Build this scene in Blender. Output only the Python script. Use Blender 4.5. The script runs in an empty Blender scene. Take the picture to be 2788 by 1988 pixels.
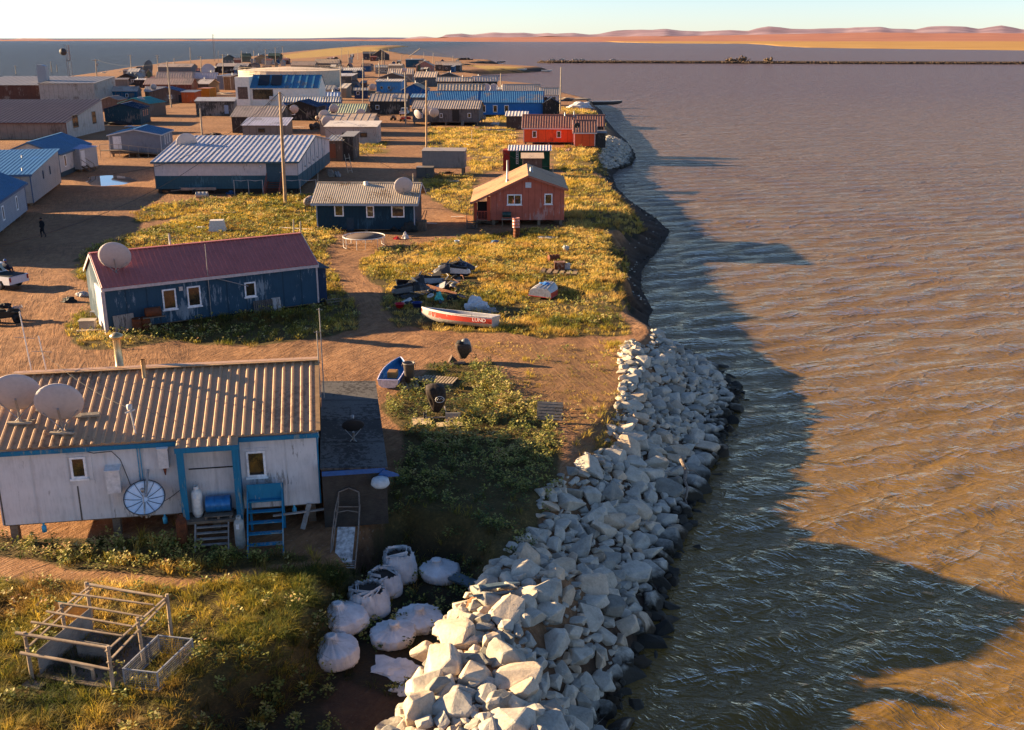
import bpy, bmesh, math, random
import numpy as np
from mathutils import Vector, Matrix, noise as mnoise
random.seed(7); RNG = np.random.default_rng(11)
R = math.radians; PI = math.pi
scene = bpy.context.scene
COL = scene.collection
# ------------------------------------------------------------- camera, sky, sun, exposure
FPX, CX, CY, HZ, HC = 2815.0, 1394.0, 994.0, 104.0, 17.0      # focal length, centre and horizon in photo pixels; camera height
PIT = math.atan((CY-HZ)/FPX); CP, SP = math.cos(PIT), math.sin(PIT)
cam_d = bpy.data.cameras.new("camera"); cam = bpy.data.objects.new("camera", cam_d); COL.objects.link(cam)
cam.location = (0, 0, HC); cam.rotation_euler = (PI/2-PIT, 0, 0)
cam_d.sensor_width = 36; cam_d.lens = 36*FPX/2788; cam_d.clip_start = .5; cam_d.clip_end = 200000
scene.camera = cam
SUN_EL, SUN_AZ = R(15.5), R(-77.5)        # azimuth from +Y towards +X
world = bpy.data.worlds.new("World"); scene.world = world; world.use_nodes = True
wn = world.node_tree; wn.nodes.clear()
sky = wn.nodes.new("ShaderNodeTexSky"); sky.sky_type = 'NISHITA'; sky.sun_disc = False
sky.sun_elevation = SUN_EL; sky.sun_rotation = SUN_AZ; sky.altitude = 0; sky.air_density = .8; sky.dust_density = 0.15; sky.ozone_density = 3.0
bg = wn.nodes.new("ShaderNodeBackground"); bg.inputs[1].default_value = 0.05
wo = wn.nodes.new("ShaderNodeOutputWorld")
tint = wn.nodes.new("ShaderNodeMix"); tint.data_type = 'RGBA'; tint.blend_type = 'MULTIPLY'; tint.inputs[0].default_value = 1; tint.inputs[7].default_value = (1.02, .99, 1.08, 1)
wn.links.new(sky.outputs[0], tint.inputs[6]); wn.links.new(tint.outputs[2], bg.inputs[0]); wn.links.new(bg.outputs[0], wo.inputs[0])
sd = bpy.data.lights.new("sun", 'SUN'); sd.energy = 5.0; sd.angle = R(.5); sd.color = (1, .74, .44)
sun = bpy.data.objects.new("sun", sd); COL.objects.link(sun)
sdir = Vector((math.sin(SUN_AZ)*math.cos(SUN_EL), math.cos(SUN_AZ)*math.cos(SUN_EL), math.sin(SUN_EL)))
sun.rotation_euler = sdir.to_track_quat('Z', 'Y').to_euler(); sun.location = (-60, 20, 60)
vs = scene.view_settings; vs.view_transform = 'Standard'; vs.look = 'None'; vs.exposure = 2.05; vs.gamma = 1
scene.cycles.max_bounces = 6; scene.cycles.diffuse_bounces = 3; scene.cycles.glossy_bounces = 3
scene.cycles.transparent_max_bounces = 6; scene.cycles.sample_clamp_indirect = 4

# ------------------------------------------------------------- places: from where a thing shows to where it stands
def P(u, v, z=0.0):
    a = (u-CX)/FPX; b = -(v-CY)/FPX
    dx, dy, dz = a, CP+b*SP, -SP+b*CP
    t = (z-HC)/dz
    return Vector((dx*t, dy*t, z))
def zA(x, y): return (x/3.249, 60+y/3.249)
def zB(x, y): return (600+x/3.249, 60+y/3.249)
def zC(x, y): return (1100+x/3.249, 60+y/3.249)
def zE(x, y): return (x/2.531, 500+y/2.531)
def zF(x, y): return (800+x/2.531, 450+y/2.531)
def zH(x, y): return (900+x/2.531, 800+y/2.531)
def zI(x, y): return (x/2.531, 900+y/2.531)
def zJ(x, y): return (x/2.531, 1400+y/2.531)
def zK(x, y): return (700+x/2.36, 1300+y/2.36)
def zL(x, y): return (700+x/2.953, 900+y/2.953)
def zM(x, y): return (1200+x/2.953, 900+y/2.953)
def dD(x, y): return (x/.817, y/.817)
def px2h(top, base_pt):      # height of a point seen at `top` straight above base_pt (same distance)
    b = -(top[1]-CY)/FPX; dy, dz = CP+b*SP, -SP+b*CP
    return HC+dz*base_pt.y/dy

# ------------------------------------------------------------- noise for terrain and waves
def _h(ix, iy, s):
    n = (ix.astype(np.int64)*374761393 + iy.astype(np.int64)*668265263 + s*1442695041) & 0xffffffff
    n = ((n ^ (n >> 13))*1274126177) & 0xffffffff
    return ((n ^ (n >> 16)) & 0xffff)/65535.0
def vnoise(x, y, s=0):
    ix = np.floor(x); iy = np.floor(y); fx = x-ix; fy = y-iy
    fx = fx*fx*(3-2*fx); fy = fy*fy*(3-2*fy)
    a = _h(ix, iy, s); b = _h(ix+1, iy, s); c = _h(ix, iy+1, s); d = _h(ix+1, iy+1, s)
    return (a+(b-a)*fx)*(1-fy)+(c+(d-c)*fx)*fy
def fbm(x, y, o=4, s=0):
    r = 0; a = .5; t = 0
    for k in range(o):
        r = r+a*vnoise(x, y, s+k*17); t += a; a *= .5; x = x*2.03+3.1; y = y*2.03+1.7
    return r/t
def inside(poly, x, y):
    r = np.zeros(x.shape, bool); n = len(poly)
    for i in range(n):
        x0, y0 = poly[i]; x1, y1 = poly[(i+1) % n]
        if y0 == y1: continue
        c = ((y0 > y) != (y1 > y)) & (x < (x1-x0)*(y-y0)/(y1-y0)+x0)
        r ^= c
    return r
def sdist(poly, x, y, vals=None):
    best = np.full(x.shape, 1e18); bv = [np.zeros(x.shape) for _ in (vals or [])]; n = len(poly)
    for i in range(n):
        x0, y0 = poly[i]; x1, y1 = poly[(i+1) % n]
        ex, ey = x1-x0, y1-y0; L = ex*ex+ey*ey+1e-9
        t = np.clip(((x-x0)*ex+(y-y0)*ey)/L, 0, 1)
        d = (x-x0-t*ex)**2+(y-y0-t*ey)**2
        m = d < best; best = np.where(m, d, best)
        for k, v in enumerate(vals or []):
            bv[k] = np.where(m, v[i]+(v[(i+1) % n]-v[i])*t, bv[k])
    d = np.sqrt(best); d = np.where(inside(poly, x, y), d, -d)
    return (d, bv) if vals else d
def sstep(a, b, x):
    t = np.clip((x-a)/(b-a), 0, 1); return t*t*(3-2*t)

# ------------------------------------------------------------- objects
def tag(o, label=None, cat=None, group=None, kind=None):
    if label: o['label'] = label
    if cat: o['category'] = cat
    if group: o['group'] = group
    if kind: o['kind'] = kind
    return o
def empty(name, loc, rz=0, label=None, cat=None, group=None):
    o = bpy.data.objects.new(name, None); COL.objects.link(o); o.location = loc; o.rotation_euler = (0, 0, rz)
    o.empty_display_size = .2
    return tag(o, label, cat, group)
def link_mesh(name, me, mat, parent=None):
    o = bpy.data.objects.new(name, me); COL.objects.link(o)
    if mat: me.materials.append(mat)
    if parent: o.parent = parent
    return o
def npmesh(name, V, F3=None, F4=None, mat=None, smooth=False, attrs=None, parent=None):
    me = bpy.data.meshes.new(name); V = np.asarray(V, np.float32).reshape(-1, 3)
    n3 = 0 if F3 is None else len(F3); n4 = 0 if F4 is None else len(F4)
    me.vertices.add(len(V)); me.vertices.foreach_set('co', V.ravel())
    idx = []; st = []
    if n3: idx.append(np.asarray(F3, np.int32).ravel()); st.append(np.arange(n3)*3)
    if n4: idx.append(np.asarray(F4, np.int32).ravel()); st.append(n3*3+np.arange(n4)*4)
    idx = np.concatenate(idx); st = np.concatenate(st).astype(np.int32)
    me.loops.add(len(idx)); me.loops.foreach_set('vertex_index', idx)
    me.polygons.add(n3+n4); me.polygons.foreach_set('loop_start', st)
    me.polygons.foreach_set('use_smooth', np.full(n3+n4, smooth))
    for k, a in (attrs or {}).items():
        at = me.attributes.new(k, 'FLOAT', 'POINT'); at.data.foreach_set('value', np.asarray(a, np.float32).ravel())
    me.update(calc_edges=True)
    return link_mesh(name, me, mat, parent)

class MB:
    def __init__(s): s.v = []; s.f = []; s.sm = []
    def add(s, vs, fs, smooth=False):
        b = len(s.v); s.v += [tuple(p) for p in vs]
        for f in fs: s.f.append(tuple(i+b for i in f)); s.sm.append(smooth)
        return s
    def box(s, x0, x1, y0, y1, z0, z1):
        s.add([(x0,y0,z0),(x1,y0,z0),(x1,y1,z0),(x0,y1,z0),(x0,y0,z1),(x1,y0,z1),(x1,y1,z1),(x0,y1,z1)],
              [(0,3,2,1),(4,5,6,7),(0,1,5,4),(1,2,6,5),(2,3,7,6),(3,0,4,7)]); return s
    def beam(s, p, q, w, h, up=(0,0,1)):
        p = Vector(p); q = Vector(q); d = (q-p).normalized(); u = Vector(up)
        if abs(d.dot(u)) > .98: u = Vector((1,0,0))
        r = d.cross(u).normalized(); u = r.cross(d)
        vs = []
        for c in (p, q):
            for a, b in ((-1,-1),(1,-1),(1,1),(-1,1)): vs.append(c+r*a*w/2+u*b*h/2)
        s.add(vs, [(0,3,2,1),(4,5,6,7),(0,1,5,4),(1,2,6,5),(2,3,7,6),(3,0,4,7)]); return s
    def tube(s, pts, r, n=8, cap=True, smooth=True):
        pts = [Vector(p) for p in pts]; rs = r if isinstance(r, (list, tuple)) else [r]*len(pts)
        vs = []; fs = []; prev = None
        for i, p in enumerate(pts):
            d = (pts[min(i+1, len(pts)-1)]-pts[max(i-1, 0)])
            d = d.normalized() if d.length > 1e-9 else Vector((0,0,1))
            u = prev if prev is not None else (Vector((0,0,1)) if abs(d.z) < .9 else Vector((1,0,0)))
            a = (u-d*u.dot(d)); a = a.normalized() if a.length > 1e-6 else d.orthogonal().normalized(); prev = a
            b = d.cross(a)
            for k in range(n):
                t = 2*PI*k/n; vs.append(p+(a*math.cos(t)+b*math.sin(t))*rs[i])
        for i in range(len(pts)-1):
            for k in range(n):
                k2 = (k+1) % n; fs.append((i*n+k, i*n+k2, (i+1)*n+k2, (i+1)*n+k))
        s.add(vs, fs, smooth)
        if cap:
            s.add(vs[:n], [tuple(range(n-1, -1, -1))]); s.add(vs[-n:], [tuple(range(n))])
        return s
    def lathe(s, prof, n=20, c=(0,0,0), smooth=True, M=None):
        vs = []; fs = []
        for (r, z) in prof:
            for k in range(n):
                t = 2*PI*k/n; q = Vector((r*math.cos(t), r*math.sin(t), z))
                if M: q = M @ q
                vs.append(q+Vector(c))
        for i in range(len(prof)-1):
            for k in range(n):
                k2 = (k+1) % n; fs.append((i*n+k, i*n+k2, (i+1)*n+k2, (i+1)*n+k))
        return s.add(vs, fs, smooth)
    def prism(s, poly, p0, ex, ey, ez, t):   # poly in (a,b): p0+a*ex+b*ey, extruded by ez*t
        p0, ex, ey, ez = map(Vector, (p0, ex, ey, ez)); n = len(poly)
        vs = [p0+ex*a+ey*b for a, b in poly]+[p0+ex*a+ey*b+ez*t for a, b in poly]
        fs = [tuple(range(n-1, -1, -1)), tuple(range(n, 2*n))]+[(i, (i+1) % n, n+(i+1) % n, n+i) for i in range(n)]
        return s.add(vs, fs)
    def build(s, name, mat, parent=None, recalc=True):
        me = bpy.data.meshes.new(name); me.from_pydata(s.v, [], s.f); me.update()
        me.polygons.foreach_set('use_smooth', s.sm)
        if recalc:
            bm = bmesh.new(); bm.from_mesh(me); bmesh.ops.recalc_face_normals(bm, faces=bm.faces); bm.to_mesh(me); bm.free()
        return link_mesh(name, me, mat, parent)
def copy_tree(o, parent=None, shift=None):
    c = o.copy(); COL.objects.link(c)
    if parent: c.parent = parent
    for ch in list(o.children): copy_tree(ch, c)
    return c

# ------------------------------------------------------------- materials
def lin(c):
    if isinstance(c, str):
        c = [int(c[i:i+2], 16)/255 for i in (1, 3, 5)]
        c = [x/12.92 if x <= .04045 else ((x+.055)/1.055)**2.4 for x in c]
    return (c[0], c[1], c[2], 1)
class NT:
    def __init__(s, name, rough=.8, spec=.3, metal=0):
        s.m = bpy.data.materials.new(name); s.m.use_nodes = True; s.t = s.m.node_tree
        s.b = s.t.nodes['Principled BSDF']; s.b.inputs['Roughness'].default_value = rough
        s.b.inputs['Specular IOR Level'].default_value = spec; s.b.inputs['Metallic'].default_value = metal
    def n(s, kind, **kw):
        nd = s.t.nodes.new(kind)
        for k, v in kw.items(): setattr(nd, k, v)
        return nd
    def l(s, a, b): s.t.links.new(a, b)
    def co(s, kind='Object', scale=(1,1,1), rot=(0,0,0)):
        tc = s.n('ShaderNodeTexCoord'); mp = s.n('ShaderNodeMapping')
        if any(rot): mp.vector_type = 'TEXTURE'; scale = tuple(1/v for v in scale)
        mp.inputs['Scale'].default_value = scale; mp.inputs['Rotation'].default_value = rot
        s.l(tc.outputs[kind], mp.inputs[0]); return mp.outputs[0]
    def noise(s, co, scale=5, detail=4, rough=.55, dist=0):
        nd = s.n('ShaderNodeTexNoise'); nd.inputs['Scale'].default_value = scale; nd.inputs['Detail'].default_value = detail
        nd.inputs['Roughness'].default_value = rough; nd.inputs['Distortion'].default_value = dist
        s.l(co, nd.inputs['Vector']); return nd.outputs['Fac']
    def ramp(s, fac, stops):
        r = s.n('ShaderNodeValToRGB'); e = r.color_ramp.elements
        while len(e) < len(stops): e.new(.5)
        for k, (p, c) in enumerate(stops): e[k].position = p; e[k].color = c if len(c) == 4 else (*c, 1)
        s.l(fac, r.inputs[0]); return r.outputs[0]
    def mix(s, f, a, b, mode='MIX'):
        m = s.n('ShaderNodeMix', data_type='RGBA', blend_type=mode)
        if isinstance(f, (int, float)): m.inputs[0].default_value = f
        else: s.l(f, m.inputs[0])
        for i, c in ((6, a), (7, b)):
            if isinstance(c, tuple): m.inputs[i].default_value = c
            else: s.l(c, m.inputs[i])
        return m.outputs[2]
    def math(s, op, a, b=0):
        m = s.n('ShaderNodeMath', operation=op)
        for i, c in ((0, a), (1, b)):
            if isinstance(c, (int, float)): m.inputs[i].default_value = c
            else: s.l(c, m.inputs[i])
        return m.outputs[0]
    def attr(s, name):
        a = s.n('ShaderNodeAttribute'); a.attribute_name = name; return a.outputs['Fac']
    def col(s, c):
        if isinstance(c, tuple): s.b.inputs['Base Color'].default_value = c
        else: s.l(c, s.b.inputs['Base Color'])
    def bump(s, h, strength=.5, dist=.02, prev=None):
        b = s.n('ShaderNodeBump'); b.inputs['Strength'].default_value = strength; b.inputs['Distance'].default_value = dist
        s.l(h, b.inputs['Height'])
        if prev is not None: s.l(prev, b.inputs['Normal'])
        s.l(b.outputs[0], s.b.inputs['Normal']); return b.outputs[0]
G01 = lambda v: (v, v, v, 1)
MC = {}
def paint(c, c2=None, peel=.0, groove=None, rough=.75, spec=.25, metal=0, sc=1.0, gd=.6):
    """weathered paint or board: patches of c2 where it has peeled, streaks, optional grooves (axis, pitch)"""
    k = ('p', str(c), str(c2), peel, groove, rough, metal, sc, gd)
    if k in MC: return MC[k]
    m = NT('painted_surface', rough, spec, metal); co = m.co()
    n1 = m.noise(co, 1.3*sc, 6, .65); n2 = m.noise(m.co(scale=(3,3,.35)), 4*sc, 5, .7)
    base = m.mix(m.ramp(n1, [(.3, G01(.82)), (.7, G01(1.08))]), (0,0,0,1), lin(c), 'MIX')
    shade = m.ramp(m.math('ADD', m.math('MULTIPLY', n1, .5), m.math('MULTIPLY', n2, .5)), [(.25, G01(.62)), (.5, G01(.95)), (.75, G01(1.15))])
    base = m.mix(1.0, lin(c), shade, 'MULTIPLY')
    if c2 is not None and peel > 0:
        msk = m.math('MULTIPLY', m.noise(m.co(scale=(1.6,1.6,.28)), 3.1*sc, 7, .75), 1)
        big = m.noise(co, .35*sc, 2, .5)
        mm = m.math('ADD', msk, m.math('MULTIPLY', m.math('SUBTRACT', big, .5), .7))
        fac = m.ramp(mm, [(.66-peel*.5, G01(0)), (.70-peel*.5, G01(1))])
        base = m.mix(fac, base, m.mix(1.0, lin(c2), shade, 'MULTIPLY'))
    if groove:
        ax, pitch = groove
        sep = m.n('ShaderNodeSeparateXYZ'); m.l(co, sep.inputs[0])
        src = sep.outputs['XYZ'.index(ax)] if ax != 'H' else m.math('ADD', sep.outputs[0], sep.outputs[1])
        fr = m.math('FRACT', m.math('DIVIDE', src, pitch))
        g = m.ramp(fr, [(0, G01(0)), (.06, G01(1)), (.94, G01(1)), (1, G01(0))])
        base = m.mix(1.0, base, m.ramp(g, [(0, G01(gd)), (1, G01(1))]), 'MULTIPLY')
        m.bump(g, .6, .02)
    else: m.bump(n2, .25, .01)
    m.col(base); MC[k] = m.m; return m.m
def plain(c, rough=.6, spec=.4, metal=0, var=.15, bump=0):
    k = ('s', str(c), rough, metal, var, bump)
    if k in MC: return MC[k]
    m = NT('surface', rough, spec, metal); co = m.co()
    n = m.noise(co, 7, 5, .6)
    m.col(m.mix(1.0, lin(c), m.ramp(n, [(.3, G01(1-var*1.6)), (.7, G01(1+var))]), 'MULTIPLY'))
    if bump: m.bump(m.noise(co, 30, 4), .5, bump)
    MC[k] = m.m; return m.m
def rusty(c, amount=.5):
    k = ('r', str(c), amount)
    if k in MC: return MC[k]
    m = NT('rusted_metal', .75, .3, .1); co = m.co(); n = m.noise(co, 5, 8, .7)
    m.col(m.ramp(n, [(.35+.3*(.5-amount), lin(c)), (.5+.3*(.5-amount), lin('#6b3a1e')), (.7, lin('#3a2014')), ]))
    m.bump(n, .3, .01); MC[k] = m.m; return m.m
def wood(c='#8d7a66', dark='#4a3c30', sc=1):
    k = ('w', c, dark, sc)
    if k in MC: return MC[k]
    m = NT('weathered_wood', .85, .2); n = m.noise(m.co(scale=(2,2,14)), 3*sc, 6, .7, 1.5); n2 = m.noise(m.co(), 2*sc, 4)
    m.col(m.ramp(m.math('ADD', m.math('MULTIPLY', n, .6), m.math('MULTIPLY', n2, .4)), [(.32, lin(dark)), (.62, lin(c))]))
    m.bump(n, .4, .01); MC[k] = m.m; return m.m
def glassm():
    k = 'glass'
    if k in MC: return MC[k]
    m = NT('window_glass', .06, .9); n = m.noise(m.co(), 1.7, 3)
    m.col(m.ramp(n, [(.35, (.012,.012,.012,1)), (.6, (.05,.035,.02,1))])); MC[k] = m.m; return m.m
WHT = '#d9d3cc'; METAL = plain('#9a9691', .45, .5, .6); DARK = plain('#1d1c1c', .8); WOOD = wood(); PALEW = wood('#b3a48f', '#6e5f4e')
# ------------------------------------------------------------- land and water
WZ = -2.5
_wl = []      # waterline: x, y, width of the slope behind it, kind (0 rubble slope, 1 beach under a bluff, 2 gentle)
def wp(q, w, k): p = P(q[0], q[1], WZ); _wl.append((p.x, p.y, w, k))
for q, w, k in [((4,-30),6,0), ((5.5,14),6,0)]: _wl.append((*q, w, k))
for (x, y, w, k) in [(1345,1624,5.5,0),(1400,1500,5.5,0),(1445,1400,5.5,0),(1480,1300,5.5,0),(1505,1200,5.5,0),(1540,1100,5.5,0),
    (1595,1010,5.5,0),(1622,930,5.5,0),(1645,875,6,0),(1590,820,5,.2),(1500,775,3.4,.6),(1452,748,3,1),(1440,715,3,1),(1452,690,3.2,1),(1425,640,3,1),(1428,600,3.2,1),
    (1462,560,4.6,1),(1492,515,6.5,1),(1455,482,5.5,1),(1405,450,4,1),(1372,418,3.4,1),(1362,392,4,1),(1395,360,6,.7),(1410,335,6,0),
    (1392,312,5,0),(1368,290,4,.5),(1345,262,4,.5),(1338,245,4,.5),(1322,235,4,.5),(1285,224,5,.5),(1240,214,6,1)]:
    wp(dD(x, y), w, k)
for (x, y, w, k) in [(1250,600,6,2),(1000,575,7,2),(880,560,8,2),(835,530,8,2),(740,500,8,2),(600,478,10,2),(470,472,10,2),(540,468,10,2),
    (700,466,16,2),(900,458,16,2),(1100,450,16,2),(1310,431,10,2),(1200,418,14,2),(1000,404,16,2),(760,396,16,2),(640,384,10,2),(760,376,8,2),(845,371,8,2),
    (800,358,8,2),(640,352,12,2),(500,336,16,2),(300,318,20,2),(60,300,25,2)]:
    wp(zC(x, y), w, k)
for (x, y, w, k) in [(1700,292,25,2),(1560,268,25,2),(1480,252,30,2),(1560,230,40,2),(1800,205,60,2),(2020,184,70,2),(2070,174,70,2),(1900,172,70,2),(1700,180,70,2),
    (1450,196,50,2),(1200,216,30,2),(900,246,20,2),(640,272,16,2),(400,300,14,2)]:
    wp(zB(x, y), w, k)
for (x, y, w, k) in [(2000,345,12,2),(1650,362,12,2),(1400,384,12,2),(1200,412,12,2),(1000,440,12,2),(760,480,12,2),(400,535,12,2),(0,590,12,2),(-600,700,12,2)]:
    wp(zA(x, y), w, k)
for q in [(-330,330),(-420,200),(-420,-30)]: _wl.append((*q, 12, 2))
WL = [(a[0], a[1]) for a in _wl]
def gpoly(pts, z=0.0, f=dD): return [tuple(P(*f(x, y), z)[:2]) for x, y in pts]
BENCH = gpoly([(775,1235),(900,1195),(1040,1215),(1100,1290),(1030,1390),(965,1500),(900,1700),(400,1700),(455,1590),(640,1500),(700,1420),(735,1340),(770,1290)], -1.0)
def land_height(x, y):
    x = np.asarray(x, float); y = np.asarray(y, float)
    d, (w, k) = sdist(WL, x, y, [[a[2] for a in _wl], [a[3] for a in _wl]])
    d = np.where((d > 0) & (k > .8), np.maximum(d+(fbm(x*.8, y*.8, 3, 61)-.5)*2.0*np.clip(d, 0, 1), .01), d)
    w = w*(.85+.3*vnoise(x*.35, y*.35, 5)*np.clip(60/np.maximum(y, 1), 0, 1))
    t = np.clip(d/w, 0, 1)
    nr_ = sstep(35, 30, y) if False else 1-sstep(30, 34, y)
    rock = (-2.5+2.0*np.clip(t/.78, 0, 1)+.5*sstep(.74, 1.0, t))*(1-nr_)+(-2.5+2.55*np.clip(t/.50, 0, 1)-.05*sstep(.5, 1, t))*nr_
    bluff = np.where(t < .5, -2.5+.9*t/.5, -1.6+1.6*sstep(.5, 1, t))
    gent = -2.5+2.5*sstep(0, 1, t)*.999
    prof = np.where(k < 1, rock*(1-np.clip(k, 0, 1))+bluff*np.clip(k, 0, 1), bluff*(2-np.clip(k, 1, 2))+gent*(np.clip(k, 1, 2)-1))
    z = np.where(d > 0, prof, -2.5+np.maximum(d*.6, -2.5))
    near = np.clip(1.4-y/120, 0, 1)
    und = (fbm(x*.22, y*.22, 3, 3)-.5)*.5*near+(fbm(x*1.1, y*1.1, 3, 9)-.5)*.14*near
    z = z+und*np.clip(t*1.2, 0, 1)*np.clip(k+.5, 0, 1)
    nb = (y < 45)
    if nb.any():
        xb, yb = x[nb], y[nb]; b = sdist(BENCH, xb, yb)
        q = sstep(-.5, .9, b+.5*(fbm(xb*.6, yb*.6, 2, 31)-.5))
        zz = z[nb]; z[nb] = zz-1.45*q*np.clip((zz+2.2)/2.2, 0, 1)
    return z
def hz(x, y): return float(land_height(np.array([x]), np.array([y]))[0])
def G(q, dz=0.0):    # ground point seen at photo pixel q
    z = 0
    for _ in range(5):
        p = P(q[0], q[1], z+dz); z = hz(p.x, p.y)
    p = P(q[0], q[1], z+dz); return Vector((p.x, p.y, z))

# --- where plants grow (the rest is bare brown gravel)
VEG = {
 'leafy_front': gpoly([(-60,1190),(120,1196),(400,1208),(700,1232),(690,1246),(560,1262),(420,1284),(150,1268),(60,1244),(-60,1240)]),
 'lit_slope': gpoly([(-60,1290),(60,1288),(250,1300),(400,1308),(600,1268),(770,1248),(790,1290),(735,1335),(705,1405),(655,1488),(490,1565),(440,1700),(-60,1700)]),
 'bench': gpoly([(800,1215),(860,1205),(880,1250),(960,1260),(1060,1230),(1100,1290),(1010,1400),(940,1500),(880,1540),(760,1500),(700,1560),(880,1700),(420,1700),(470,1560),(650,1490),(700,1410),(760,1300)], -1.2),
 'yard_leafy': gpoly([(900,862),(960,812),(1090,806),(1130,850),(1140,880),(1230,905),(1245,960),(1262,1010),(1235,1080),(1200,1170),(1150,1240),(1030,1235),(900,1215),(835,1190),(850,1110),(890,1020),(880,960),(850,905)]),
 'yard_sparse': gpoly([(900,760),(1390,770),(1392,960),(1350,1040),(1290,1080),(1255,960),(1150,880),(1110,800)]),
 'blue_yard': gpoly([(160,610),(185,560),(240,538),(300,520),(350,505),(430,475),(560,455),(700,452),(725,500),(762,520),(722,560),(735,590),(765,640),(798,690),(800,730),(760,745),(700,752),(560,775),(400,755),(260,778),(190,775),(150,745),(148,700),(205,690),(215,640)]),
 'verge': gpoly([(288,476),(350,455),(500,440),(600,432),(690,430),(700,446),(500,462),(350,492),(300,496)]),
 'meadow': gpoly([(835,560),(920,545),(1040,528),(1180,512),(1330,508),(1400,540),(1385,600),(1400,640),(1380,700),(1400,745),(1330,745),(1200,752),(1100,740),(980,735),(880,722),(846,690),(862,645),(815,615),(790,590)]),
 'red_right': gpoly([(1250,376),(1352,402),(1405,440),(1440,475),(1380,510),(1255,512)]),
 'red_left': gpoly([(950,388),(1052,392),(1052,480),(1010,470),(960,445),(930,405)]),
 'mid_field': gpoly([(950,335),(956,285),(1150,285),(1150,318),(1112,335),(1122,380),(1040,392),(1040,335)]),
 'mid_shore': gpoly([(1222,330),(1345,318),(1352,372),(1300,392),(1226,376)]),
 'strip': gpoly([(790,322),(862,316),(852,340),(792,346)]),
 'upper_shore': gpoly([(1248,238),(1325,248),(1350,280),(1250,262)]),
 'blue_front': gpoly([(1068,252),(1150,252),(1150,276),(1068,272)]),
 'far_gold': gpoly([(540,296),(1000,228),(1500,216),(1760,186),(2040,176),(1800,205),(1480,240),(1500,262),(1260,268),(1000,300),(620,325)], 0, zB),
 'spit_gold': gpoly([(545,388),(900,398),(1180,418),(1000,430),(780,436),(640,410)], -.5, zC),
 'left_gold': gpoly([(1190,470),(1290,452),(1290,480),(1200,482)], 0, zA),
 'tank_gold': gpoly([(880,550),(1200,545),(1180,575),(880,585)], 0, zB),
}
THIN = {'yard_sparse': .40, 'far_gold': 1, 'bench': .75}
# bare tracks worn through the plants
TRACK = gpoly([(745,570),(790,575),(812,620),(835,660),(862,700),(860,740),(800,745),(800,690),(770,650),(752,600)])
TRACK2 = gpoly([(770,1010),(830,900),(900,960),(905,1010),(885,1060),(850,1110),(835,1190),(770,1235),(690,1245),(700,1215),(760,1150)])
TRACK3 = gpoly([(1262,1010),(1330,1000),(1300,1080),(1215,1170),(1190,1140),(1240,1060)])
def veg_mask(x, y):
    m = np.zeros(x.shape); e = (fbm(x*.5, y*.5, 3, 77)-.5)*np.clip(y/40, .8, 6)
    for k, p in VEG.items():
        xs = [a[0] for a in p]; ys = [a[1] for a in p]; pad = 6
        s = (x > min(xs)-pad) & (x < max(xs)+pad) & (y > min(ys)-pad) & (y < max(ys)+pad)
        if not s.any(): continue
        d = sdist(p, x[s], y[s])+e[s]
        soft = np.clip(y[s]/120, .35, 3)
        m[s] = np.maximum(m[s], sstep(-soft, soft, d)*THIN.get(k, 1))
    for p in (TRACK, TRACK2, TRACK3):
        xs = [a[0] for a in p]; ys = [a[1] for a in p]
        s = (x > min(xs)-3) & (x < max(xs)+3) & (y > min(ys)-3) & (y < max(ys)+3)
        if s.any():
            d = sdist(p, x[s], y[s])+e[s]*.6; m[s] *= 1-sstep(-.3, .5, d)*.93
    return m
# footprints of buildings: no plants grow inside them (filled in while building)
FOOT = []

# ground sheet, finer near the viewer's side
vr = np.concatenate([np.arange(0, 150, 1.0)])
Gd = [7.0]
while Gd[-1] < 2700: Gd.append(Gd[-1]*1.0046+max(0, .012))
Gd = np.array(Gd); th = np.linspace(R(-62), R(50), 560)
GG, TT = np.meshgrid(Gd, th, indexing='ij')
gx, gy = GG*np.sin(TT), GG*np.cos(TT)-4
shp = gx.shape; hx = land_height(gx.ravel(), gy.ravel()).reshape(shp)
vg = veg_mask(gx.ravel(), gy.ravel()).reshape(shp)
PUD = gpoly([(185,402),(195,392),(240,388),(290,390),(302,400),(285,409),(230,413),(195,410)])
pdm = sdist(PUD, gx.ravel(), gy.ravel()).reshape(shp); hx = hx-.16*sstep(-1.2, 1.0, pdm)
ni, nj = shp; ii, jj = np.meshgrid(np.arange(ni-1), np.arange(nj-1), indexing='ij')
quad = np.stack([ii*nj+jj, ii*nj+jj+1, (ii+1)*nj+jj+1, (ii+1)*nj+jj], -1).reshape(-1, 4)
zmx = hx.ravel()[quad].max(1); quad = quad[zmx > -4.2]
used = np.unique(quad); remap = np.full(ni*nj, -1); remap[used] = np.arange(len(used))
m = NT('gravel_and_soil', .95, .15)
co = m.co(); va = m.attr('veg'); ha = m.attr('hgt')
n1 = m.noise(co, .09, 5, .6); n2 = m.noise(co, 1.6, 6, .7); n3 = m.noise(co, 9, 4, .7)
trk = m.noise(m.co(scale=(.35, 2.6, 1), rot=(0,0,R(62))), 1.3, 4, .6, 2.2)
trk2 = m.noise(m.co(scale=(.3, 2.6, 1), rot=(0,0,R(108))), 1.1, 4, .6, 1.8)
tsel = m.ramp(m.noise(co, .055, 2, .5), [(.46, G01(0)), (.54, G01(1))]); tmx = m.n('ShaderNodeMix', data_type='FLOAT'); m.l(tsel, tmx.inputs[0]); m.l(trk, tmx.inputs[2]); m.l(trk2, tmx.inputs[3]); trk = trk2 = tmx.outputs[0]
dirt = m.ramp(m.math('ADD', m.math('MULTIPLY', n1, .45), m.math('MULTIPLY', n2, .55)), [(.3, (.11,.052,.025,1)), (.5, (.25,.124,.056,1)), (.72, (.40,.22,.105,1))])
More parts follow.
